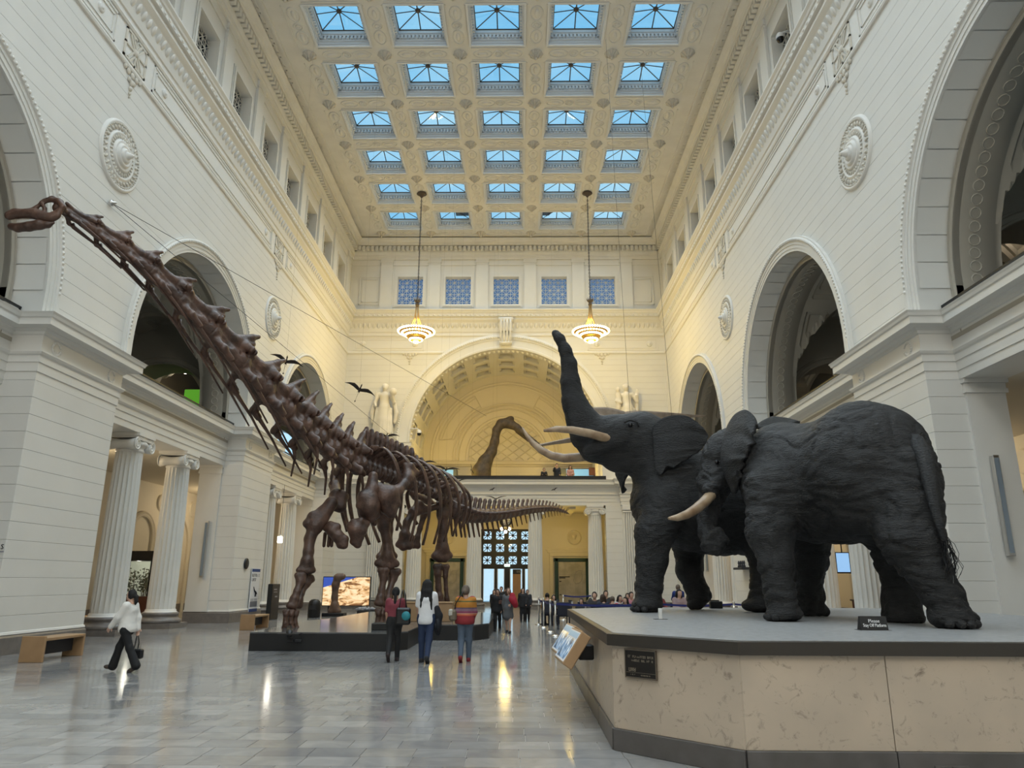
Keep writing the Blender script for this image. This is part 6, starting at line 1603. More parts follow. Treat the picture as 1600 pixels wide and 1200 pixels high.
def person(label, loc, face, h=1.68, skin='tan', hair=HAIR_BLACK, hstyle='short', top=(.3, .3, .3), sleeves='long', bottom=(.02, .02, .03), shoes=(.02, .02, .02),
           legs=((.35, .10), (-.30, .35)), arms=((-.30, .15), (.30, .25)), pose='walk', flare=0.0, skirt=None, lean=0.0, head=(0, 0), fine=True, res=None, group=None, spread=(.09, .09), long_top=0.0, bulk=1.0):
    """face: heading in radians (0 looks along +Y). legs/arms: (forward swing of upper part, bend of lower part) for right, left"""
    o = thing('person', label, 'person', loc, face, group); s = h/1.68
    hh = res or (.020 if fine else .034)
    def V(*p): return np.array(p, float)*s
    hipz = .88 if pose != 'sit' else .50
    def up(p): return rotx(p-V(0, 0, hipz+.06), -lean)+V(0, 0, hipz+.06)
    dz = hipz-.88
    J = {'pel': V(0, 0, .93+dz), 'wai': up(V(0, .005, 1.06+dz)), 'che': up(V(0, .0, 1.24+dz)), 'nec': up(V(0, -.015, 1.40+dz)), 'hea': up(V(0, .015, 1.555+dz))}
    skinB = Blob(.03); topB = Blob(.05); botB = Blob(.05); shoB = Blob(.02)
    # torso
    for B in (skinB, topB):
        B.chain([(J['wai'], .115*s), (J['che'], .125*s)]); 
        for sg in (-1, 1): B.chain([(J['che']+V(sg*.055, 0, .02), .105*s*bulk), (up(V(sg*.13, -.005, 1.355+dz)), .062*s)]); B.cone(J['wai']+V(sg*.05, 0, 0), J['che']+V(sg*.06, 0, 0), .095*s*bulk, .10*s*bulk)
    skinB.cone(J['che'], J['nec'], .07*s, .055*s)
    skinB.cone(J['nec'], J['hea']-V(0, .0, .06), .052*s, .055*s)
    if long_top: topB.cone(J['wai'], J['pel']-V(0, 0, long_top), .14*s, .155*s*bulk)
    for sg in (-1, 1): topB.cone(J['wai']+V(sg*.05, 0, 0), J['pel']+V(sg*.06, 0, .02-long_top*.8), .10*s, .115*s*bulk)
    for sg in (-1, 1): botB.cone(J['pel']+V(sg*.055, -.01, .03), V(sg*.085, -.01, hipz-.02), .115*s, .105*s); skinB.cone(J['pel']+V(sg*.05, 0, 0), V(sg*.085, 0, hipz), .10*s, .09*s)
    # head with face
    R = Matrix.Rotation(head[0], 3, 'Z') @ Matrix.Rotation(head[1], 3, 'X'); Rn = np.array(R)
    def hd(x, y, z): return J['hea']+Rn @ V(x, y, z)
    skinB.ell(hd(0, -.005, .02), V(.075, .092, .098), Rn); skinB.ell(hd(0, .025, -.05), V(.055, .06, .062), Rn, k=.03)
    if fine:
        skinB.cone(hd(0, .088, .0), hd(0, .105, -.028), .012*s, .016*s, .01); skinB.cone(hd(-.02, .075, -.062), hd(.02, .075, -.062), .014*s, .014*s, .01)
        for sg in (-1, 1): skinB.ell(hd(sg*.078, -.005, -.01), V(.012, .022, .032), Rn, k=.01)
        ey = MB()
        for sg in (-1, 1): ey.sphere(tuple(hd(sg*.032, .083, .012)), .012*s, 6, 5)
        ey.build('eyes', M['blackgloss'], o)
    # legs
    for i, sg in enumerate((1, -1)):
        sw, bend = legs[i]; hip = V(sg*.085, 0, hipz)
        if pose == 'sit': kn = hip+V(sg*.03, .40, .0); an_ = kn+V(0, -.02+.1*sw, -.40)
        else:
            d = np.array([0, math.sin(sw), -math.cos(sw)]); kn = hip+d*.42*s+V(sg*(spread[i]-.09), 0, 0)
            a2 = sw-bend; an_ = kn+np.array([0, math.sin(a2), -math.cos(a2)])*.40*s
        botB.chain([(hip, .095*s), (kn, .065*s), (an_, (.050+flare)*s)]); skinB.chain([(hip, .08*s), (kn, .052*s), (an_, .038*s)])
        pitch = 0 if pose == 'sit' else max(-1.0, min(.5, (sw-bend)))
        f = np.array([0, math.cos(-pitch*.9), math.sin(pitch*.9)]) if pose != 'sit' else np.array([0, 1., 0])
        shoB.chain([(an_+V(0, -.03, -.01), .042*s), (an_-f*0.02*s+V(0, 0, -.035), .044*s), (an_+f*.13*s+V(0, 0, -.045), .036*s), (an_+f*.17*s+V(0, 0, -.05), .030*s)])
    if skirt:
        z1 = skirt; botB = Blob(.06); botB.chain([(J['wai']-V(0, 0, .03), .13*s), (J['pel'], .165*s), (V(0, .0, z1), .17*s)])
        botB.cone(V(.06, .03, .7), V(.07, .05, z1), .12*s, .12*s); botB.cone(V(-.06, -.03, .7), V(-.07, -.05, z1), .12*s, .12*s)
    # arms
    hands = []
    for i, sg in enumerate((1, -1)):
        sw, bend = arms[i]; sh = up(V(sg*.165, -.005, 1.345+dz))
        d = np.array([sg*.10, math.sin(sw), -math.cos(sw)]); d /= np.linalg.norm(d); el = sh+d*.27*s
        a2 = sw+bend; d2 = np.array([-sg*.04-sg*min(.5, bend*.18), math.sin(a2), -math.cos(a2)]); d2 /= np.linalg.norm(d2); wr = el+d2*.235*s
        skinB.chain([(sh, .048*s), (el, .038*s), (wr, .027*s)])
        if sleeves == 'long': topB.chain([(sh, .062*s*bulk), (el, .056*s*bulk), (wr, .046*s*bulk)])
        elif sleeves == 'mid': topB.chain([(sh, .062*s), (el, .058*s), (el+(wr-el)*.3, .054*s)])
        else: topB.chain([(sh, .060*s), (sh+(el-sh)*.72, .060*s)])
        hands.append((wr, d2, sg))
    if not fine:
        for wr, d2, sg in hands: skinB.cone(wr, wr+d2*.10*s, .028*s, .03*s)
    V0, Q0 = skinB.mesh(hh)
    if fine:
        Vs, Qs = [V0], [Q0]; n = len(V0)
        for wr, d2, sg in hands:
            v, q = hand(None, wr-d2*.01, d2, sg, s); Vs.append(v); Qs.append(q+n); n += len(v)
        V0, Q0 = np.concatenate(Vs), np.concatenate(Qs)
    obj('body', np_mesh('body', V0, Q0), SKN[skin], o)
    tm = top if isinstance(top, bpy.types.Material) else cloth(top)
    hem = (hipz-.02-long_top)*s if pose != 'sit' else (hipz-.02)*s
    blob_obj('top', topB, hh, tm, o, .006, clip=lambda p, hem=hem: np.where(np.abs(p[..., 0]) < .235*s, hem-p[..., 2], -1.0)); blob_obj('skirt' if skirt else 'trousers', botB, hh, cloth(bottom), o, .006)
    if skirt:
        tb = Blob(.03)
    blob_obj('shoes', shoB, hh*.8, cloth(shoes), o, .004)
    hb = Blob(.03); hb.ell(hd(0, -.018, .035), V(.086, .098, .095), Rn); 
    for sg in (-1, 1): hb.ell(hd(sg*.055, -.03, -.01), V(.035, .06, .07), Rn)
    if hstyle == 'long':
        for sg in (-1, 0, 1): hb.chain([(hd(sg*.05, -.05, .02), .055*s), (hd(sg*.07, -.085, -.12), .05*s), (hd(sg*.085, -.10, -.30), .045*s), (hd(sg*.09, -.095, -.46), .03*s)])
        for k in range(9): x = -.11+k*.0275; hb.chain([(hd(x, -.10, -.28), .022*s), (hd(x*1.05, -.115, -.42-.03*(k % 3)), .018*s), (hd(x*1.02, -.11, -.53-.05*((k*2) % 3)), .007*s)], .01)
    elif hstyle == 'medium':
        for sg in (-1, 0, 1): hb.chain([(hd(sg*.06, -.04, .0), .05*s), (hd(sg*.075, -.05, -.12), .045*s), (hd(sg*.08, -.045, -.21), .025*s)])
    elif hstyle == 'pony':
        hb.chain([(hd(0, -.09, .0), .03*s), (hd(0, -.13, -.03), .035*s), (hd(0, -.135, -.12), .035*s), (hd(0, -.12, -.19), .018*s)])
    elif hstyle == 'braid':
        hb.chain([(hd(0, -.09, -.03), .045*s)] + [(hd(0, -.105-.012*math.sin(k*.5), -.09-.055*k), (.034-.0018*k)*s*(1+.12*(k % 2))) for k in range(10)], .01)
    elif hstyle == 'bun': hb.ell(hd(0, -.115, -.02), V(.055, .05, .055), Rn); hb.ell(hd(0, -.05, -.03), V(.08, .06, .07), Rn)
    clipf = lambda p, hc=J['hea'], Rm=Rn, s=s: np.minimum(((p-hc) @ Rm)[..., 1]-.055*s, .05-((p-hc) @ Rm)[..., 2]*-1)
    blob_obj('hair', hb, hh*.8, cloth(hair, 'hair'), o, clip=lambda p, hc=J['hea'], Rm=Rn, s=s: np.where((((p-hc) @ Rm)[..., 2] < .055*s), ((p-hc) @ Rm)[..., 1]-.035*s, -1.0))
    o['hands'] = 0; del o['hands']
    return o, {'hands': hands, 'J': J, 's': s}
def on_floor(u, v): p = atz(u, v, 0); return (p.x, p.y, 0)
def tall(u, v, vh): return at(u, vh, atz(u, v, 0).y).z
# woman walking to the left in a white pullover
p, K = person('woman in a white pullover and flared black trousers striding past the columns', on_floor(190, 1050), math.radians(86), tall(190, 1050, 921), 'light', HAIR_BLACK, 'pony', (.72, .70, .66), 'long', (.006, .006, .007), (.06, .045, .035),
              legs=((.42, .18), (-.38, .12)), arms=((-.30, .1), (.50, .15)), flare=.035, long_top=.06, bulk=1.12)
wr, d2, sg = K['hands'][0]
bag = thing('handbag', 'small black handbag carried by the woman in white', 'bag', p.location, math.radians(86))
MB().tube([tuple(wr+d2*.08+np.array(q)) for q in ((0, 0, 0), (.02, -.03, -.16), (.02, -.02, -.28), (.02, .05, -.28), (.01, .03, -.15), (0, .01, 0))], .010, 5).build('strap', M['black'], bag)
MB().bbox(-.05, .05, -.14, .12, -.44, -.27, .03, Matrix.Translation(tuple(wr+d2*.08))).build('pouch', M['black'], bag)
# three visitors walking away
p, K = person('woman in a dark red T-shirt with a long braid walking away', on_floor(614, 1033), math.radians(4), tall(614, 1033, 917), 'tan', HAIR_BLACK, 'braid', (.20, .035, .05), 'short', (.010, .010, .011), (.03, .02, .02),
              legs=((.08, .05), (-.22, .55)), arms=((.05, .25), (.0, .15)))
tb = thing('tote_bag', 'black tote bag with a teal print on the shoulder of the red T-shirt', 'bag', p.location, math.radians(4))
MB().bbox(.04, .34, -.24, -.10, .72, 1.06, .05).build('bag_body', M['black'], tb)
MB().tube([(.10, -.20, 1.05), (.13, -.14, 1.30), (.14, -.02, 1.41), (.15, .08, 1.30), (.15, .02, 1.05)], .012, 5).tube([(.26, -.20, 1.05), (.20, -.14, 1.30), (.17, -.02, 1.41), (.2, .08, 1.3), (.22, .02, 1.05)], .012, 5).build('strap', M['black'], tb)
MB().lathe([(0, .012), (.085, .010), (.09, 0)], 18, Matrix.Translation((.25, -.245, .90)) @ Matrix.Rotation(math.pi/2, 4, 'X')).build('print', mat('teal_print', (.02, .22, .26), .6), tb)
p, K = person('person with long black hair in a white T-shirt and jeans walking away', on_floor(664, 1035), math.radians(-2), tall(664, 1035, 905), 'tan', HAIR_BLACK, 'long', (.70, .70, .71), 'short', (.016, .030, .075), (.02, .02, .022),
              legs=((-.25, .30), (.06, .02)), arms=((.25, .85), (.05, .15)), long_top=.10, bulk=1.08)
jk = thing('jacket', 'dark jacket hung over the forearm of the long-haired person', 'jacket', p.location, math.radians(-2))
b = Blob(.05); wr, d2, sg = K['hands'][0]
b.chain([((.20, .02, 1.05), .07), ((.24, .05, .90), .085), ((.23, .02, .70), .08), ((.25, .0, .56), .05)]); b.chain([((.18, .12, 1.06), .06), ((.17, .14, .85), .07), ((.16, .12, .66), .05)])
blob_obj('folded_cloth', b, .025, cloth((.008, .009, .014)), jk); MB().tube([(.24, -.06, .85), (.26, -.07, .70), (.25, -.06, .6)], .03, 6).build('sleeve', cloth((.008, .009, .014)), jk)
def stripe_mat():
    m = bpy.data.materials.new('striped_knit'); m.use_nodes = True; nt = m.node_tree; b = nt.nodes['Principled BSDF']; b.inputs['Roughness'].default_value = .9
    tc = nt.nodes.new('ShaderNodeTexCoord'); sp = nt.nodes.new('ShaderNodeSeparateXYZ'); mr = nt.nodes.new('ShaderNodeMapRange'); mr.inputs['From Min'].default_value = .84; mr.inputs['From Max'].default_value = 1.46
    cr = nt.nodes.new('ShaderNodeValToRGB'); cr.color_ramp.interpolation = 'CONSTANT'
    st = [(0, (.22, .02, .025)), (.10, (.45, .10, .05)), (.15, (.50, .25, .15)), (.18, (.22, .05, .10)), (.25, (.22, .13, .17)), (.33, (.10, .07, .12)), (.36, (.45, .19, .03)), (.54, (.07, .09, .035)), (.58, (.45, .19, .03)), (.70, (.30, .04, .05)), (.74, (.28, .20, .24)), (.84, (.14, .08, .15)), (.88, (.33, .16, .10)), (.94, (.40, .12, .04))]
    for i, (p_, c_) in enumerate(st):
        e = cr.color_ramp.elements[i] if i < 2 else cr.color_ramp.elements.new(p_)
        e.position = p_; e.color = (*c_, 1)
    nt.links.new(tc.outputs['Object'], sp.inputs[0]); nt.links.new(sp.outputs['Z'], mr.inputs['Value']); nt.links.new(mr.outputs['Result'], cr.inputs['Fac']); nt.links.new(cr.outputs['Color'], b.inputs['Base Color']); return m
p, K = person('woman in an orange striped knit sweater, jeans and red boots walking away', on_floor(726, 1034), math.radians(2), tall(726, 1034, 914), 'light', HAIR_GREY, 'bun', stripe_mat(), 'long', (.075, .105, .15), (.20, .02, .025),
              legs=((.10, .02), (-.14, .45)), arms=((.15, .7), (.0, .2)), long_top=.05, bulk=1.25, head=(-.25, 0))
cb = thing('crossbody_bag', 'beige shoulder bag hanging from the striped sweater', 'bag', p.location, math.radians(2))
MB().bbox(-.34, -.18, -.12, .10, .80, 1.02, .04).build('bag_body', cloth((.16, .13, .09)), cb); MB().bbox(-.35, -.26, -.13, .05, .90, 1.03, .02).build('flap', cloth((.5, .48, .42)), cb)
MB().tube([(-.22, -.02, 1.0), (-.20, -.15, 1.15), (-.08, -.17, 1.34), (-.03, -.06, 1.43)], .012, 5).build('strap', M['black'], cb)
# visitors coming from the door
p, K = person('woman in a black coat with a crossbody strap walking toward the camera', on_floor(777, 986), math.radians(176), tall(777, 986, 920), 'light', HAIR_BLACK, 'short', (.008, .008, .010), 'long', (.006, .006, .007), (.01, .01, .01), legs=((.20, .1), (-.2, .3)), arms=((-.15, .1), (.15, .1)), long_top=.12, bulk=1.25)
cs = thing('crossbody_bag', 'small brown bag on the black coat', 'bag', p.location, math.radians(176)); MB().bbox(-.2, -.06, .14, .2, .86, .98, .02).build('bag_body', cloth((.10, .045, .03)), cs); MB().tube([(-.13, .17, .97), (0, .16, 1.2), (.10, .10, 1.40)], .012, 5).build('strap', cloth((.10, .045, .03)), cs)
p, K = person('woman in a grey dress carrying a red coat, walking toward the camera', on_floor(794, 989), math.radians(172), tall(794, 989, 918), 'light', HAIR_BROWN, 'medium', (.11, .115, .125), 'long', (.10, .105, .115), (.012, .012, .014), legs=((-.15, .2), (.2, .1)), arms=((-.1, .1), (.2, 1.2)), skirt=.62, head=(.3, .25))
rc = thing('folded_coat', 'bright red coat held by the woman in the grey dress', 'coat', p.location, math.radians(172)); b = Blob(.05); b.chain([((-.16, .18, 1.16), .09), ((-.20, .22, 1.0), .11), ((-.26, .18, .86), .09)]); b.chain([((-.12, .24, 1.05), .07), ((-.26, .26, .92), .07)]); blob_obj('bundle', b, .025, cloth((.34, .012, .03)), rc)
for (u, v, hgt, lab, top, hs, hc, fc) in ((817, 972, 1.74, 'woman in black with long dark hair and a scarf near the door', (.012, .012, .014), 'long', HAIR_BLACK, 178), (824, 971, 1.70, 'man in a dark coat with a grey scarf near the door', (.02, .02, .024), 'short', HAIR_BLACK, 184),
        (772, 972, 1.70, 'dark-clad visitor behind the black-coated woman', (.010, .010, .012), 'medium', HAIR_BLACK, 170), (783, 968, 1.78, 'tall dark-clad visitor behind the grey dress', (.012, .012, .013), 'short', HAIR_BLACK, 175), (789, 964, 1.72, 'visitor with light brown hair deep in the doorway', (.018, .018, .022), 'medium', HAIR_BROWN, 180)):
    person(lab, on_floor(u, v), math.radians(fc), tall(u, v, 921-(hgt-1.7)*60), 'light', hc, hs, top, 'long', (.010, .010, .012), (.01, .01, .01), fine=False, res=.028, long_top=.15, bulk=1.2, legs=((.12, .05), (-.1, .15)))
# people on the balcony
for (u, vt, hgt, lab, top, arm) in ((850, 731, 1.35, 'child in a black shirt leaning on the balcony rail', (.012, .012, .014), ((.5, 1.2), (.5, 1.2))), (870, 724, 1.78, 'man in a navy suit photographing from the balcony rail', (.014, .018, .03), ((1.0, 1.4), (.2, .9))), (891, 727, 1.62, 'woman in a pale pink top on the balcony', (.45, .25, .22), ((.2, 1.0), (.3, 1.2)))):
    q = at(u, vt, YB+1.0 if hgt < 1.4 else YB+1.2); hz_ = hgt; 
    person(lab, (q.x, q.y, 7.05), math.radians(180), max(1.2, q.z-7.05), 'light', HAIR_BLACK, 'short' if top[0] < .4 else 'medium', top, 'long', (.02, .02, .03), (.02, .02, .02), fine=False, res=.03, arms=arm, legs=((0, 0), (0, 0)))
# seated crowd behind the belt barrier
CROWD = [(855, 930, 28.8, 0, (.42, .20, .04), HAIR_BLACK, 'short', 'person in a mustard sweater seated with back turned at the first cafe table'),
 (865, 933, 29.9, 180, (.02, .018, .018), HAIR_BLACK, 'medium', 'girl in black and white seated facing the camera at the first cafe table'),
 (909, 938, 31.0, 160, (.02, .02, .025), HAIR_BLACK, 'short', 'dark-haired person bent over a table beside the map panel'),
 (929, 928, 29.5, 170, (.022, .02, .022), HAIR_BLACK, 'short', 'man in a dark jacket seated left in the crowd'),
 (923, 938, 30.6, 10, (.40, .33, .33), HAIR_BLACK, 'medium', 'person in a pale pink shirt seated with back turned at the belt'),
 (943, 932, 28.4, 20, (.012, .018, .04), HAIR_BROWN, 'medium', 'brown-haired person in a navy jacket seated with back turned'),
 (946, 926, 33.0, 180, (.03, .03, .03), HAIR_BLACK, 'short', 'dark-haired person sitting far back by the column'),
 (957, 935, 29.0, 0, (.42, .02, .035), HAIR_GREY, 'short', 'grey-haired person in a red shirt seated with back turned'),
 (967, 933, 30.0, 200, (.45, .42, .42), HAIR_BLACK, 'long', 'girl with long black hair in a white top seated in the crowd'),
 (978, 936, 28.6, 150, (.02, .02, .02), HAIR_BLACK, 'long', 'woman in sunglasses with long black hair seated in the crowd'),
 (980, 930, 32.0, 180, (.35, .08, .10), HAIR_BLACK, 'short', 'person in a pink shirt seated behind the sunglasses woman'),
 (985, 928, 31.2, 190, (.42, .16, .20), HAIR_BLACK, 'short', 'boy in a coral shirt leaning in the crowd'),
 (1028, 928, 31.5, 200, (.16, .03, .03), HAIR_BROWN, 'short', 'person in maroon seated behind the elephant foot'),
 (1059, 917, 31.5, 0, (.012, .03, .16), HAIR_GREY, 'short', 'man in a bright blue jacket standing with back turned between the elephant legs'),
 (1059.5, 924, 29.5, 190, (.28, .20, .20), HAIR_BLACK, 'long', 'woman with long hair and a patterned blouse beside the blue jacket')]
M['chair'] = mat('chair_navy', (.010, .013, .025), .5); M['table'] = mat('cafe_table', (.40, .38, .35), .4)
def chair_meshes():
    out = []
    def add(n, mb): me = mb.mesh(n); me.materials.append(M['chair']); out.append((n, me))
    add('seat', MB().bbox(-.22, .22, -.22, .22, .42, .46, .015)); add('backrest', MB().bbox(-.22, .22, -.25, -.21, .46, .90, .015))
    for sx in (-1, 1):
        for sy in (-1, 1): add('leg', MB().bbox(sx*.20-.018, sx*.20+.018, sy*.20-.018, sy*.20+.018, 0, .43, .005))
    return out
CHR = chair_meshes()
def chair(x, y, rz, label):
    c = thing('cafe_chair', label, 'chair', (x, y, 0), rz, 'cafe chairs')
    for n, me in CHR: obj(n, me, None, c)
for i, (u, v, Y, fc, top, hc, hs, lab) in enumerate(CROWD):
    Y = max(24.4, Y*.86) if u > 880 else Y; q = at(u, v-4, Y); stand = 'standing' in lab; r = math.radians(fc)
    hh = 1.74 if stand else 1.68; scale = q.z/1.74 if stand else q.z/1.30
    x, y = q.x, q.y
    person(lab, (x, y, 0), r, hh*max(.7, min(1.12, scale)), 'light', hc, hs, top, 'long', (.015, .018, .03), (.02, .02, .02), fine=False, res=.034, pose='walk' if stand else 'sit', legs=((0, 0), (0, 0)), arms=((.5, 1.0), (.5, 1.0)), bulk=1.15, lean=0 if stand else .12)
    if not stand:
        chair(x, y, r, 'dark navy cafe chair holding the %s' % ' '.join(lab.split()[:8]).replace(' seated', '').replace(' sitting', ''))
for (u, v, Y) in ((871, 985, 24.6),): 
    q = atz(u+8, 983, 0); chair(q.x, q.y, math.radians(8), 'empty dark navy cafe chair standing right behind the belt post')
q = at(900, 950, 29.8); chair(q.x, 29.8, math.radians(-80), 'empty dark chair beside the map panel')
TABS = [(852, 29.4), (900, 28.4), (1005, 28.9)]
for k, (u, Y) in enumerate(TABS):
    q = at(u, 940, Y)
    t = thing('cafe_table', 'small grey cafe table, %s from the door side' % ORD[k], 'table', (q.x, Y, 0), 0, 'cafe tables')
    MB().lathe([(0, .72), (.38, .72), (.39, .735), (.38, .75), (0, .75)], 24).build('table_top', M['table'], t); MB().tube([(0, 0, .03), (0, 0, .72)], .03, 8).build('pole', M['iron'], t); MB().lathe([(.28, 0), (.27, .02), (.05, .05), (.03, .08)], 20).build('foot', M['iron'], t)
    for j, (dx, dy) in enumerate(((-.15, -.1), (.12, .1))):
        c = thing('paper_cup', 'white paper cup on the %s cafe table, %s' % (ORD[k], ('left', 'right')[j]), 'cup', (q.x+dx, Y+dy, .75), 0, 'paper cups')
        MB().lathe([(.028, 0), (.038, .11), (.040, .11), (.0, .112)], 12).build('cup', M['white'], c); MB().lathe([(.042, .11), (.040, .125), (0, .127)], 12).build('lid', M['grey'], c)
# belt barriers
posts = [(848, 992), (838, 984), (828, 977), (821.5, 971), (816, 967)]
PB = []
for k, (u, v) in enumerate(posts):
    q = atz(u, v, 0)
    if k == 0: q = atz(869, 993, 0) if False else atz(868.5-20, 992, 0)
    PB.append(q)
PB = [atz(868, 994, 0), atz(860, 988, 0), atz(849.5, 981, 0), atz(842, 976, 0)]
def stanchion(q, label):
    st = thing('belt_post', label, 'post', (q.x, q.y, 0), 0, 'belt posts')
    MB().lathe([(.16, 0), (.16, .015), (.06, .04), (.03, .06)], 20).build('base', M['steel'], st); MB().tube([(0, 0, .04), (0, 0, .98)], .03, 10).build('tube', M['steel'], st); MB().lathe([(.038, .92), (.038, 1.0), (.03, 1.02), (0, 1.02)], 12).build('cap', M['steel'], st)
    return st
for k, q in enumerate(PB): stanchion(q, 'polished steel belt post, %s from the pedestal' % ORD[k])
def belt(a, b, label, z=.93):
    t = thing('barrier_belt', label, 'belt', tuple(a)); d = Vector(b)-Vector(a)
    pts_ = [(d*tt+Vector((0, 0, z-.05*math.sin(math.pi*tt)))) for tt in np.linspace(0, 1, 9)]
    rows = [[p_+Vector((0, 0, .03)) for p_ in pts_], [p_-Vector((0, 0, .03)) for p_ in pts_]]
    mb = MB(); n_ = d.cross(Vector((0, 0, 1))).normalized()*.003
    mb.grid([[p_+n_ for p_ in rows[0]], [p_+n_ for p_ in rows[1]], [p_-n_ for p_ in rows[1]], [p_-n_ for p_ in rows[0]], [p_+n_ for p_ in rows[0]]], False); mb.build('webbing', M['blue'], t)
for k in range(3): belt(PB[k+1], PB[k], 'blue belt strung between the %s and %s belt posts from the pedestal' % (ORD[k], ORD[k+1]))
far = [Vector((4.2, 23.6, 0)), Vector((6.6, 23.8, 0)), Vector((8.3, 24.0, 0))]
for k, q in enumerate(far): stanchion(q, 'belt post hidden behind the elephants, %s from the left' % ORD[k])
belt(PB[0], far[0], 'long blue belt running right in front of the seated crowd'); belt(far[0], far[1], 'blue belt behind the elephant front legs'); belt(far[1], far[2], 'blue belt behind the lifted elephant foot')
b2 = [at(880, 941, 33.0), at(925, 941, 33.0)]
belt(Vector((b2[0].x, 33, 0)), Vector((b2[1].x, 33, 0)), 'dark blue belt in front of the right map panel', 1.0)
for k in (0, 1): stanchion(Vector((b2[k].x, 33, 0)), 'belt post %s of the right map panel' % ('left', 'right')[k])
# ================================================================== statues beside the great arch
def statue(x, label, kind):
    st = thing('statue', label, 'statue', (x, YB-.38, 10.36)); b = Blob(.05); H = 3.4/1.9
    c = lambda pts, k=None: b.chain([(tuple(np.array(p)*H), r*H) for p, r in pts], k)
    c([((0, 0, .06), .30), ((0, -.02, .5), .25), ((.02, -.02, .95), .20), ((0, 0, 1.15), .16), ((0, 0, 1.38), .17)])
    for sg in (-1, 1):
        c([((sg*.12, 0, 1.42), .10), ((sg*.20, 0, 1.45), .08)])
        for k in range(5): c([((sg*(.04+.055*k), -.16+.03*k, .95), .03), ((sg*(.05+.062*k), -.24+.035*k, .45), .035), ((sg*(.05+.07*k), -.27+.04*k, .03), .04)], .02)
    c([((0, 0, 1.48), .065), ((0, -.01, 1.60), .06)]); b.ell(np.array((0, -.02, 1.70))*H, np.array((.10, .115, .135))*H)
    b.ell(np.array((0, .02, 1.75))*H, np.array((.12, .12, .11))*H); b.cone(np.array((0, -.13, 1.70))*H, np.array((0, -.145, 1.66))*H, .015*H, .02*H, .02)
    if kind == 'globe':
        c([((.22, 0, 1.42), .075), ((.34, -.06, 1.16), .06), ((.32, -.20, 1.36), .05)]); b.ell(np.array((.33, -.22, 1.50))*H, np.array((.13, .13, .14))*H)
        c([((-.22, 0, 1.42), .075), ((-.34, -.02, 1.16), .06), ((-.28, -.10, 1.02), .05)]); c([((-.30, -.06, 1.0), .035), ((-.29, -.06, 1.55), .025)])
        for sg in (-1, 1): c([((sg*.33, .05, 1.2), .07), ((sg*.42, .05, .8), .08), ((sg*.38, .04, .45), .06)])
    else:
        b.ell(np.array((-.30, -.08, 1.60))*H, np.array((.085, .09, .11))*H); c([((-.30, -.06, 1.45), .09), ((-.28, -.08, 1.2), .10), ((-.30, -.1, .95), .07), ((-.34, -.08, .7), .05)])
        c([((-.22, 0, 1.42), .075), ((-.36, -.10, 1.2), .06), ((-.22, -.2, 1.12), .05)]); c([((.22, 0, 1.42), .075), ((.36, -.02, 1.2), .06), ((.34, -.10, 1.40), .05)])
        b.ell(np.array((.37, -.04, 1.42))*H, np.array((.07, .04, .24))*H); c([((.36, .02, 1.1), .06), ((.36, .04, .6), .07)])
    blob_obj('figure', b, .05, M['plaster'], st); MB().bbox(-.45, .45, -.34, .34, -.02, .12, .02).build('plinth', M['plaster'], st)
statue(CX-7.62, 'cream statue of a robed woman holding a globe, left of the great arch', 'globe')
statue(CX+7.62, 'cream statue of a robed woman carrying a child, right of the great arch', 'child')

# ================================================================== flying reptiles
M['ptero'] = mat('pterosaur_brown', (.045, .032, .024), .6, noise=(6, (.02, .014, .011), .35, .7))
M['quetz'] = mat('pterosaur_hide', (.105, .078, .055), .6, noise=(4, (.045, .034, .026), .35, .65), bump=(9, .5, .03))
M['membrane'] = mat('wing_membrane', (.34, .27, .21), .65, noise=(5, (.24, .185, .14), .35, .7))
def wing_mesh(sg, mt):
    top = [(0, 0, 0), (.22, .10, .05), (.45, .16, .07), (.75, .06, .04), (1.05, -.10, -.02)]
    bot = [(0, -.20, 0), (.22, -.16, .03), (.45, -.10, .05), (.75, -.06, .03), (1.05, -.105, -.02)]
    mb = MB(); rows = [[(sg*p[0], p[1], p[2]+.008) for p in top], [(sg*p[0], p[1], p[2]+.008) for p in bot], [(sg*p[0], p[1], p[2]-.008) for p in bot], [(sg*p[0], p[1], p[2]-.008) for p in top], [(sg*p[0], p[1], p[2]+.008) for p in top]]
    mb.grid(rows, True); mb.tube([(sg*p[0], p[1], p[2]) for p in top], [.035, .03, .025, .018, .006], 6); me = mb.mesh('wing'); me.materials.append(mt); return me
b = Blob(.02); b.chain([((0, .16, 0), .045), ((0, .05, 0), .07), ((0, -.12, 0), .06), ((0, -.24, 0), .02)]); b.chain([((0, .18, 0), .035), ((0, .26, .03), .03), ((0, .34, .02), .045), ((0, .44, -.01), .025), ((0, .56, -.03), .008)])
for sg in (-1, 1): b.chain([((sg*.04, -.14, -.01), .02), ((sg*.10, -.28, -.03), .008)])
me_pb = np_mesh('body', *b.mesh(.014)); me_pb.materials.append(M['ptero'])
me_pw = {s_: wing_mesh(s_, M['ptero']) for s_ in (-1, 1)}
tl = MB().tube([(0, -.2, 0), (0, -.5, .02), (0, -.85, .05), (0, -1.0, .06)], [.014, .010, .007, .004], 5).prism([(-.01, -.98), (.045, -1.05), (0, -1.16), (-.045, -1.05)], .055, .067); me_pt = tl.mesh('tail'); me_pt.materials.append(M['ptero'])
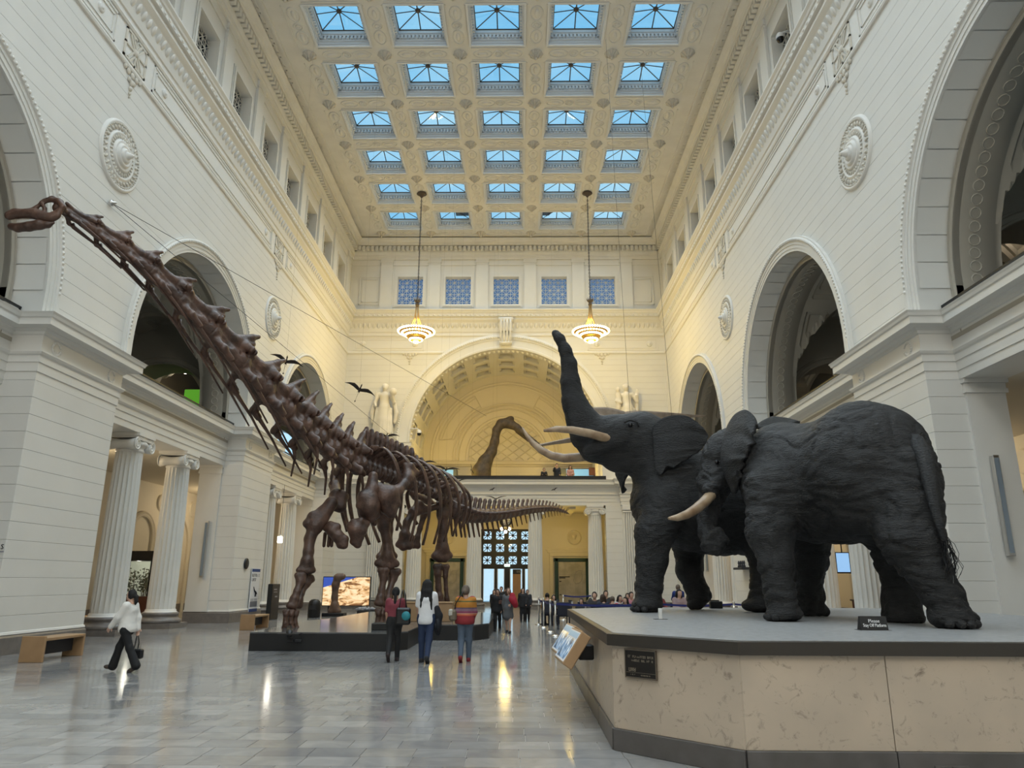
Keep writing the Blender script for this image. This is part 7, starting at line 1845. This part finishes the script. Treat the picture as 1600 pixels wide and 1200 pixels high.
def pterosaur(u, v, Y, s, rx, ry, rz, label, dih=.1):
    q = at(u, v, Y); o = thing('pterosaur_model', label, 'pterosaur', tuple(q), 0, 'hanging small pterosaurs'); o.rotation_euler = (math.radians(rx), math.radians(ry), math.radians(rz)); o.scale = (s, s, s)
    obj('body', me_pb, None, o); obj('tail', me_pt, None, o)
    Mw = Matrix.LocRotScale(o.location, o.rotation_euler, o.scale); cbl = MB().tube([tuple(q), (q.x, q.y, 23.70)], .0016, 3).build('cable', M['iron'], o); cbl.matrix_parent_inverse = Mw.inverted()
    for sg in (-1, 1): w = obj('wing', me_pw[sg], None, o, (sg*.04, .06, .02)); w.rotation_euler = (0, -sg*dih, 0)
pterosaur(447, 565, 24, .55, 35, -18, 195, 'small brown pterosaur hanging beside the dinosaur neck', .15)
pterosaur(562, 609, 27, .58, 40, -22, 195, 'small brown pterosaur gliding left of the globe statue', .1)
pterosaur(604, 682, 30, .52, 20, 0, 200, 'small brown pterosaur in front of the left statue ledge', .12)
pterosaur(661, 723, 33, .60, 12, -5, 200, 'small brown pterosaur left of the balcony above the ribs', .15)
pterosaur(697, 734, 35, .62, 12, -5, 195, 'small brown pterosaur in front of the blue display on the balcony', .18)
pterosaur(715, 753, 36, .46, 10, 5, 190, 'small brown pterosaur below the balcony edge', .25)
pterosaur(775, 780, 38, .52, 5, 0, 185, 'small brown pterosaur above the dinosaur tail', .3)
pterosaur(684, 750, 34, .3, 60, 40, 120, 'tiny pterosaur seen edge-on above the ribs', .2)
pterosaur(736, 734, 42, .34, 70, 60, 60, 'tiny pterosaur seen edge-on beside the giant pterosaur neck', .2)
for k, (u, v, Y) in enumerate(((769, 765, 42), (866, 765, 42))): pterosaur(u, v, Y, .22, 50, 20, 150, 'tiny distant pterosaur %s on the balcony front' % ('left', 'right')[k], .2)
# giant pterosaur standing on the balcony
Y0 = 48.0
g = thing('giant_pterosaur', 'giant long-necked pterosaur model standing on the balcony', 'pterosaur', (at(752, 742, Y0).x, Y0, 7.05))
gi = Vector(g.location)
def gp_(u, v, dy=0): return tuple(at(u, v, Y0+dy)-gi)
b = Blob(.15)
b.chain([((0.1, .1, .55), .60), (gp_(752, 738), .62), (gp_(758, 722), .46), (gp_(768, 706), .33), (gp_(773, 690), .28), (gp_(776, 672), .27), (gp_(783, 662), .30), (gp_(792, 661), .33), (gp_(800, 664), .30)])
b.chain([(gp_(796, 662), .32), (gp_(808, 668, -.3), .25), (gp_(820, 678, -.6), .17), (gp_(836, 690, -1.0), .11), (gp_(853, 702, -1.4), .03)], .06); b.ell(gp_(798, 654), (.24, .14, .18)); b.chain([(gp_(808, 674, -.3), .13), (gp_(825, 688, -.6), .09), (gp_(848, 701, -1.2), .03)], .05)
blob_obj('body', b, .06, M['quetz'], g)
for sg in (-1, 1):
    MB().tube([(sg*.5, .1, .0), (sg*.55, -.1, .45), (sg*.45, .1, .9)], [.12, .10, .16], 8).build('leg', M['black'], g)
    MB().tube([(sg*.4, .2, 1.2), (sg*.9, .5, .7), (sg*.8, .2, .0)], [.2, .12, .06], 8).build('folded_wing', M['quetz'], g)
MB().sphere(gp_(800, 660, -.32), .05, 8, 6).build('eye', M['blackgloss'], g)
# giant pterosaur gliding behind the raised trunk
Y1 = 26.0
g2 = thing('giant_pterosaur', 'giant gliding pterosaur model hung behind the trunk of the far elephant', 'pterosaur', tuple(at(985, 668, Y1))); gi2 = Vector(g2.location)
def q_(u, v, dy=0): return tuple(at(u, v, Y1+dy)-gi2)
b = Blob(.1); b.chain([(q_(950, 655, -.3), .10), (q_(975, 662), .22), (q_(1010, 668, .3), .26), (q_(1040, 672, .6), .1)]); b.chain([(q_(950, 655, -.3), .1), (q_(930, 650, -.6), .12), (q_(915, 650, -.8), .05)]); blob_obj('body', b, .045, M['membrane'], g2)
sheet('wing', [[q_(985, 660, -.1), q_(945, 672, -1.0), q_(900, 682, -2.0), q_(838, 696, -3.2)], [q_(1000, 680, .2), q_(955, 688, -.7), q_(905, 690, -1.8), q_(840, 697, -3.1)]], .05, M['membrane'], g2)
sheet('wing', [[q_(965, 645, .0), q_(1000, 642, .8), (q_(1050, 645, 1.8)), q_(1102, 649.5, 3.0)], [q_(1000, 675, .3), q_(1020, 664, 1.1), q_(1060, 655, 2.0), q_(1101, 651, 3.0)]], .05, M['membrane'], g2)
sheet('crest', [[q_(925, 637, -.5), q_(950, 637, -.2), q_(975, 643, 0)], [q_(930, 648, -.5), q_(955, 655, -.2), q_(985, 662, 0)]], .06, M['membrane'], g2)

# suspension wires
def wire(a, b, label, r=.009):
    o = thing('suspension_wire', label, 'wire', tuple(a)); MB().tube([(0, 0, 0), tuple(Vector(b)-Vector(a))], r, 5).build('cable', M['iron'], o)
hook = Vector((WL+.06, 18.6, 0)); hook = at(174, 317, 17.9); hook = Vector((WL+.05, hook.y*1.0, hook.z))
t_ = at(174, 317, 1.0)-Vector(EYE); hook = Vector(EYE)+t_*((WL+.05)/t_.x)
hk = thing('wall_hook', 'small steel cable anchor on the left wall under the roundel', 'hook', tuple(hook)); MB().lathe([(.09, 0), (.09, .04), (.04, .06), (.03, .14), (0, .15)], 12, Matrix.Rotation(math.pi/2, 4, 'Y')).build('anchor', M['steel'], hk)
wire(hook, at(760, 650, 43), 'upper long steel cable running from the wall anchor toward the great arch'); wire(hook, at(640, 705, 42), 'lower long steel cable running from the wall anchor toward the left statue')
wire(at(1050, 655, 27), Vector((at(1015, 380, 27.5).x, 27.5, 23.7)), 'thin slanting cable behind the elephants rising to the ceiling', .006); wire(at(985, 655, 26), Vector((at(985, 655, 26).x-.4, 26, 23.7)), 'thin cable holding the gliding giant pterosaur', .006)

# ================================================================== left side furniture
def bench(x, y, rz, L, label):
    o = thing('oak_bench', label, 'bench', (x, y, 0), rz, 'oak benches')
    MB().bbox(-L/2, -L/2+.06, -.24, .24, 0, .50, .01, Matrix.Translation((-.0, 0, 0)) @ Matrix.Shear('XZ', 4, (0.10, 0)) if False else None).build('end_panel', M['wood'], o)
    MB().bbox(L/2-.06, L/2, -.22, .22, 0, .42, .01).build('end_panel', M['wood'], o); MB().bbox(-L/2+.03, L/2, -.22, .22, .40, .46, .01).build('seat', M['wood'], o); MB().bbox(-L/2+.1, L/2-.1, -.02, .02, .12, .40, .005).build('rail', M['ink'], o)
    return o
q1, q2 = atz(48, 1036, 0), atz(136, 1027, 0)
bench(-9.78, 16.05, math.radians(90), 1.45, 'oak bench against the nearest left pier')
bench(atz(385, 985, 0).x, atz(385, 985, 0).y+.75, math.radians(90), 1.5, 'oak bench in front of the information panel on the second left pier')
bench(XS(-1, 2.9), 24.4, math.radians(90), 1.4, 'pale oak bench in the left aisle between the columns')
# information panel, plaque and bollard
ip = thing('information_panel', 'tall white information panel with blue bars on the second left pier', 'panel', (WL+.04, 31.75, .33))
w_, h_ = .95, 1.75
MB().bbox(0, .03, -w_/2, w_/2, 0, h_, .004).build('board', M['white'], ip); MB().box(.03, .034, -w_/2, w_/2, h_-.14, h_-.02).box(.03, .034, -w_/2, w_/2, .0, .12).build('blue_bar', M['navy'], ip)
rot = (math.pi/2, 0, math.pi/2)
tt = scribble(scribble(MB(), -.44, .34, -.34, .12, 0, 11), -.44, .06, -.52, .12, 0, 12).build('title', M['ink'], ip, (.031, 0, h_)); tt.rotation_euler = (0, 0, math.pi/2); tag(tt, kind='stuff')
MB().tube([(.034, -.15, h_-.75), (.034, -.05, h_-.9), (.034, .12, h_-.98), (.034, .30, h_-1.05)], [.02, .03, .05, .01], 5).tube([(.034, .1, h_-.98), (.034, .05, h_-1.15)], .018, 4).tube([(.034, .16, h_-.98), (.034, .18, h_-1.15)], .018, 4).build('drawing', M['ink'], ip)
ln = MB()
for r_ in range(7):
    for c_ in range(2): ln.box(.03, .033, -.42+c_*.45, -.42+c_*.45+.36, h_-1.25-r_*.05, h_-1.25-r_*.05+.018)
ln.build('small_print', M['grey'], ip); MB().box(.03, .033, -.42, .42, .2, .42).build('picture', M['grey'], ip)
rd = thing('wall_disc', 'dark round bronze disc on the second left pier', 'disc', (WL+.02, 30.6, 2.25)); MB().lathe([(.22, 0), (.22, .04), (.19, .06), (0, .06)], 24, Matrix.Rotation(math.pi/2, 4, 'Y')).build('disc', M['iron'], rd)
q = at(3.5, 854.5, 16.19)
wt = thing('wall_lettering', 'dark letter S with an underline on the pier reveal at the left frame edge', 'lettering', (q.x, 16.192, q.z)); text('S', .15, M['ink'], wt, (0, 0, 0), ext=.004); MB().box(-.4, .05, -.004, .004, -.115, -.085).build('underline', M['grey'], wt)
for side, sn, z_ in ((-1, 'left', 2.6), (1, 'right', 3.05)):
    for (ya, nm) in (((29.22, 'second'),) if side < 0 else ((16.12, 'nearest'), (42.3, 'far'))):
        pn = thing('light_panel', 'narrow vertical light panel on the reveal of the %s %s pier' % (nm, sn), 'panel', (XS(side, 1.12), ya-.06, z_-.9))
        MB().bbox(-.07, .07, -.12, 0, 0, 2.15, .008).build('case', M['steel'], pn); MB().box(-.05, .05, -.125, -.12, .06, 2.09).build('glass_face', mat('panel_glass_%s%d' % (sn, int(ya)), (.22, .26, .30), .15), pn)
# shelf and doorway hood in the right bay
dh = thing('door_hood', 'cream door hood moulding in the nearest right bay', 'hood', (XS(1, 2.15), 14.9, 0))
MB().bbox(-.35, .8, -.5, .5, 3.45, 3.62, .02).bbox(-.27, .8, -.42, .42, 3.25, 3.45, .02).bbox(-.22, .8, -.38, .38, 0, 3.25, .02).build('surround', M['trim'], dh)
MB().bbox(-.1, .3, -.42, -.36, 2.75, 2.9, .01).bbox(.0, .1, -.44, -.36, 2.65, 2.75, .01).build('dark_bracket', M['ink'], dh)
# display case with a plant diorama behind the left columns
dc = thing('display_case', 'dark wood display case with lit plants in the left aisle', 'display case', (XS(-1, 4.6), 31.2, 0))
MB().bbox(-.75, .75, -.6, .6, 0, .95, .02).build('plinth', M['redwood'], dc); MB().bbox(-.78, .78, -.62, .62, 2.35, 2.75, .02).build('hood', M['black'], dc)
for sx in (-1, 1):
    for sy in (-1, 1): MB().bbox(sx*.72-.03, sx*.72+.03, sy*.57-.03, sy*.57+.03, .95, 2.35, .005).build('corner_post', M['black'], dc)
MB().box(-.7, .7, -.575, -.565, .95, 2.35).build('pane', M['glass'], dc); MB().box(.69, .70, -.55, .55, .95, 2.35).build('pane', M['glass'], dc)
MB().box(-.7, .7, .5, .52, .95, 2.35).build('backing', mat('case_back', (.55, .60, .48), .6, emit=.35), dc)
fol = MB(); rn = random.Random(5); tw = MB()
for i in range(14):
    a = Vector((rn.uniform(-.6, .6), rn.uniform(-.35, .35), .95)); t = a+Vector((rn.uniform(-.15, .15), rn.uniform(-.1, .1), rn.uniform(.6, 1.2))); tw.tube([a, a.lerp(t, .5)+Vector((rn.uniform(-.05, .05), 0, 0)), t], .012, 4)
    for k in range(26):
        p_ = a.lerp(t, rn.uniform(.25, 1))+Vector((rn.uniform(-.16, .16), rn.uniform(-.14, .14), rn.uniform(-.08, .08))); fol.sphere(p_, (.05, .02, .03), 5, 3, M=Matrix.Rotation(rn.uniform(0, 6), 3, 'Z') @ Matrix.Rotation(rn.uniform(-1, 1), 3, 'X'))
tag(fol.build('leaves', mat('leaf_green', (.06, .085, .03), .6), dc), kind='stuff'); tag(tw.build('twigs', mat('twig', (.08, .05, .03), .7), dc), kind='stuff')
point_light('case_lamp', (XS(-1, 4.6), 31.0, 2.25), 8, (1, .95, .8), .1)
bo_ = thing('dark_exhibit_board', 'black exhibit board with pale text between the far left columns', 'board', tuple(atz(424, 968, 0))); MB().bbox(-.1, .1, -.5, .5, 0, 1.45, .02).build('board', M['black'], bo_); text('GUNS', .2, M['grey'], bo_, (.11, .1, 2.1), (math.pi/2, 0, math.pi/2)) if False else None
MB().box(.10, .105, -.3, .1, 1.2, 1.25).box(.10, .105, -.3, .15, 1.1, 1.13).box(.10, .105, -.1, .2, .9, .96).build('text_lines', M['grey'], bo_)

# ================================================================== far left: video wall, femur, bin
def desert_mat(SKYZ):
    m = bpy.data.materials.new('desert_film'); m.use_nodes = True; nt = m.node_tree; b = nt.nodes['Principled BSDF']; b.inputs['Base Color'].default_value = (.01, .01, .01, 1); b.inputs['Roughness'].default_value = .2
    tc = nt.nodes.new('ShaderNodeTexCoord'); sp = nt.nodes.new('ShaderNodeSeparateXYZ'); nt.links.new(tc.outputs['Object'], sp.inputs[0])
    mp = nt.nodes.new('ShaderNodeMapping'); mp.inputs['Scale'].default_value = (1.0, 1, 2.2); nz = nt.nodes.new('ShaderNodeTexNoise'); nz.inputs['Scale'].default_value = 1.7; nz.inputs['Detail'].default_value = 9; nz.inputs['Distortion'].default_value = 1.5
    nt.links.new(tc.outputs['Object'], mp.inputs[0]); nt.links.new(mp.outputs[0], nz.inputs['Vector'])
    cr = nt.nodes.new('ShaderNodeValToRGB'); cr.color_ramp.elements[0].position = .38; cr.color_ramp.elements[0].color = (.22, .10, .04, 1); cr.color_ramp.elements[1].position = .58; cr.color_ramp.elements[1].color = (1.0, .78, .48, 1); e = cr.color_ramp.elements.new(.46); e.color = (.78, .46, .20, 1)
    nt.links.new(nz.outputs['Fac'], cr.inputs['Fac'])
    # ridge line: sky above
    ml = nt.nodes.new('ShaderNodeMath'); ml.operation = 'MULTIPLY_ADD'; ml.inputs[1].default_value = -.30; ml.inputs[2].default_value = 0; nt.links.new(sp.outputs['X'], ml.inputs[0])
    ad = nt.nodes.new('ShaderNodeMath'); ad.operation = 'ADD'; nt.links.new(sp.outputs['Z'], ad.inputs[0]); nt.links.new(ml.outputs[0], ad.inputs[1])
    gt = nt.nodes.new('ShaderNodeMath'); gt.operation = 'GREATER_THAN'; gt.inputs[1].default_value = SKYZ; nt.links.new(ad.outputs[0], gt.inputs[0])
    mx = nt.nodes.new('ShaderNodeMix'); mx.data_type = 'RGBA'; nt.links.new(gt.outputs[0], mx.inputs['Factor']); nt.links.new(cr.outputs['Color'], mx.inputs['A']); mx.inputs['B'].default_value = (.04, .09, .42, 1)
    nt.links.new(mx.outputs['Result'], b.inputs['Emission Color']); b.inputs['Emission Strength'].default_value = 1.1; return m
Yv = 40.5; a_, b_ = at(503, 946, Yv), at(576, 946, Yv); wv = b_.x-a_.x; zt = at(540, 902, Yv).z; zb = at(540, 946, Yv).z
vw_ = thing('video_wall', 'large video screen showing a desert cliff in the far left corner', 'screen', ((a_.x+b_.x)/2, Yv, 0), 0)
MB().bbox(-wv/2-.04, wv/2+.04, .02, .16, zb-.04, zt+.04, .02).build('casing', M['black'], vw_); MB().box(-wv/2, wv/2, .0, .02, zb, zt).build('picture', desert_mat(zt-.16), vw_)
MB().bbox(-wv/2+.3, -wv/2+.5, .05, .2, 0, zb, .01).bbox(wv/2-.5, wv/2-.3, .05, .2, 0, zb, .01).build('stand', M['black'], vw_)
fl_ = atz(522, 963, 0); fm = thing('femur_on_stand', 'single brown thigh bone upright on a small black stand', 'bone', tuple(fl_))
b = Blob(.1); z_t = at(528, 894, fl_.y).z; L_ = z_t-.1
b.chain([((.28, 0, L_-.1), .15), ((.05, 0, L_-.15), .17), ((-.02, 0, L_*.75), .17), ((-.03, 0, L_*.45), .14), ((0, 0, L_*.25), .17), ((-.14, 0, .22), .17)]); b.chain([((0, 0, L_*.25), .16), ((.14, 0, .22), .18)]); blob_obj('bone', b, .035, mat('pale_bone', (.17, .10, .065), .5, noise=(4, (.09, .05, .035), .35, .7)), fm)
MB().bbox(-.50, .50, -.35, .35, 0, .16, .02).build('plinth', M['black'], fm)
bq = atz(490, 965, 0); bn = thing('litter_bin', 'tall black dome-topped litter bin', 'bin', tuple(bq)); hb_ = at(490, 936, bq.y).z
MB().lathe([(.26, 0), (.27, .02), (.27, hb_-.25), (.24, hb_-.10), (.15, hb_-.02), (0, hb_)], 24).build('shell', M['black'], bn); MB().bbox(-.14, .14, -.29, -.2, hb_-.45, hb_-.28, .01).build('flap', M['iron'], bn)
for k, (u0, u1, v0, v1, nm) in enumerate(((557, 592, 967, 954, 'black plinth with a small model beyond the platform'), (580, 604, 985, 974, 'low black plinth on the platform behind the second front leg'))):
    q = atz(u0, v0, PLZ if k else 0); x1 = at(u1, v0, q.y).x; zt_ = at(u0, v1, q.y).z-(PLZ if k else 0)
    pl_ = thing('black_plinth', nm, 'plinth', ((q.x+x1)/2, q.y+.3, PLZ if k else 0)); MB().bbox(-(x1-q.x)/2, (x1-q.x)/2, -.3, .3, 0, max(.15, zt_), .01).build('block', M['black'], pl_)
    if k == 0:
        md = MB(); rn = random.Random(9)
        for i in range(9): md.sphere((rn.uniform(-.5, .5), rn.uniform(-.2, .2), zt_+.05), (rn.uniform(.06, .16), .1, rn.uniform(.04, .12)), 8, 5)
        md.build('model_landscape', M['grey'], pl_)

# ================================================================== balcony displays, right bay screens
for (u0, u1, v0, nm) in ((668, 715, 734, 'left'), (865, 935, 733, 'right')):
    Yd = YB+4.6; xa, xb_ = at(u0, v0, Yd).x, at(u1, v0, Yd).x; zt_ = at(u0, v0, Yd).z
    d_ = thing('balcony_display', 'long low display case with a blue glow at the %s of the balcony' % nm, 'display case', ((xa+xb_)/2, Yd, 7.05)); w2 = (xb_-xa)/2
    MB().bbox(-w2, w2, -.4, .4, 0, zt_-7.05, .03).build('case', mat('case_grey_'+nm, (.05, .06, .07), .3), d_); MB().box(-w2*.45, w2*.75, -.42, -.40, zt_-7.05-.75, zt_-7.05-.06).build('lit_face', mat('blue_glow_'+nm, (.1, .25, .45), .3, emit=.75, emit_col=(.16, .36, .62)), d_)
    if nm == 'right': MB().bbox(w2-.7, w2+.1, -.45, .4, zt_-7.05-.5, zt_-7.05+.05, .02).build('wooden_hood', M['redwood'], d_)
# wall-mounted screen, desk and objects seen between the elephant legs
sr = at(1317, 876, 27.5); s1 = thing('hanging_screen', 'blue information screen hanging in the right aisle', 'screen', (sr.x, 27.5, sr.z-.25)); MB().bbox(-.26, .26, 0, .06, -.2, .55, .01).tube([(0, .03, .5), (0, .03, 2.6)], .02, 6).build('case', M['black'], s1); MB().box(-.23, .23, -.004, 0, -.15, .52).build('picture', mat('screen_blue', (.1, .2, .4), .3, emit=1.0, emit_col=(.28, .50, .80)), s1)
dk = at(1322, 945, 27.0); d1 = thing('service_desk', 'brown service desk in the right aisle behind the columns', 'desk', (dk.x+1.2, 27.6, 0)); MB().bbox(-.6, .6, -.3, .3, 0, .95, .02).build('front', M['redwood'], d1); MB().bbox(-.65, .65, -.34, .34, .95, 1.0, .01).build('counter', M['black'], d1)
tb_ = thing('small_monitor', 'small dark monitor on the service desk', 'monitor', (dk.x+1.0, 27.5, 1.0)); MB().bbox(-.16, .16, -.02, .02, .08, .42, .01).build('screen', M['ink'], tb_); MB().bbox(-.08, .08, -.06, .06, 0, .03, .005).tube([(0, 0, 0), (0, 0, .1)], .02, 6).build('stand', M['ink'], tb_)
sh_ = at(1172, 883, 31.9); s2 = thing('wall_shelf', 'dark shelf with small objects on the second right pier', 'shelf', (WR-.2, 31.0, sh_.z-.2)); MB().bbox(-.2, .2, -.6, .6, 0, .09, .01).build('board', M['iron'], s2)
for i in range(4): 
    v_ = thing('shelf_ornament', '%s small dark ornament on the right pier shelf' % ORD[i], 'ornament', (WR-.22, 30.6+.25*i, sh_.z-.11), 0, 'shelf ornaments'); MB().lathe([(.05, 0), (.06, .04), (.03, .10), (.05, .18), (.02, .26), (0, .28)], 10).build('figure', M['ink'], v_)
yb_ = thing('vertical_banner', 'black and yellow vertical banner between the far right columns', 'banner', (XS(1, 2.6), 38.2, 0)); MB().bbox(-.35, .35, -.04, .04, .6, 2.4, .01).build('banner', M['black'], yb_); tag(scribble(scribble(MB(), -.28, .2, 1.25, .30, -.042, 21), -.28, .2, 1.7, .34, -.042, 22).build('lettering', mat('yellow_print', (.5, .42, .2), .6), yb_), kind='stuff'); MB().bbox(-.3, .3, -.2, .2, 0, .6, .02).build('stand', M['black'], yb_)
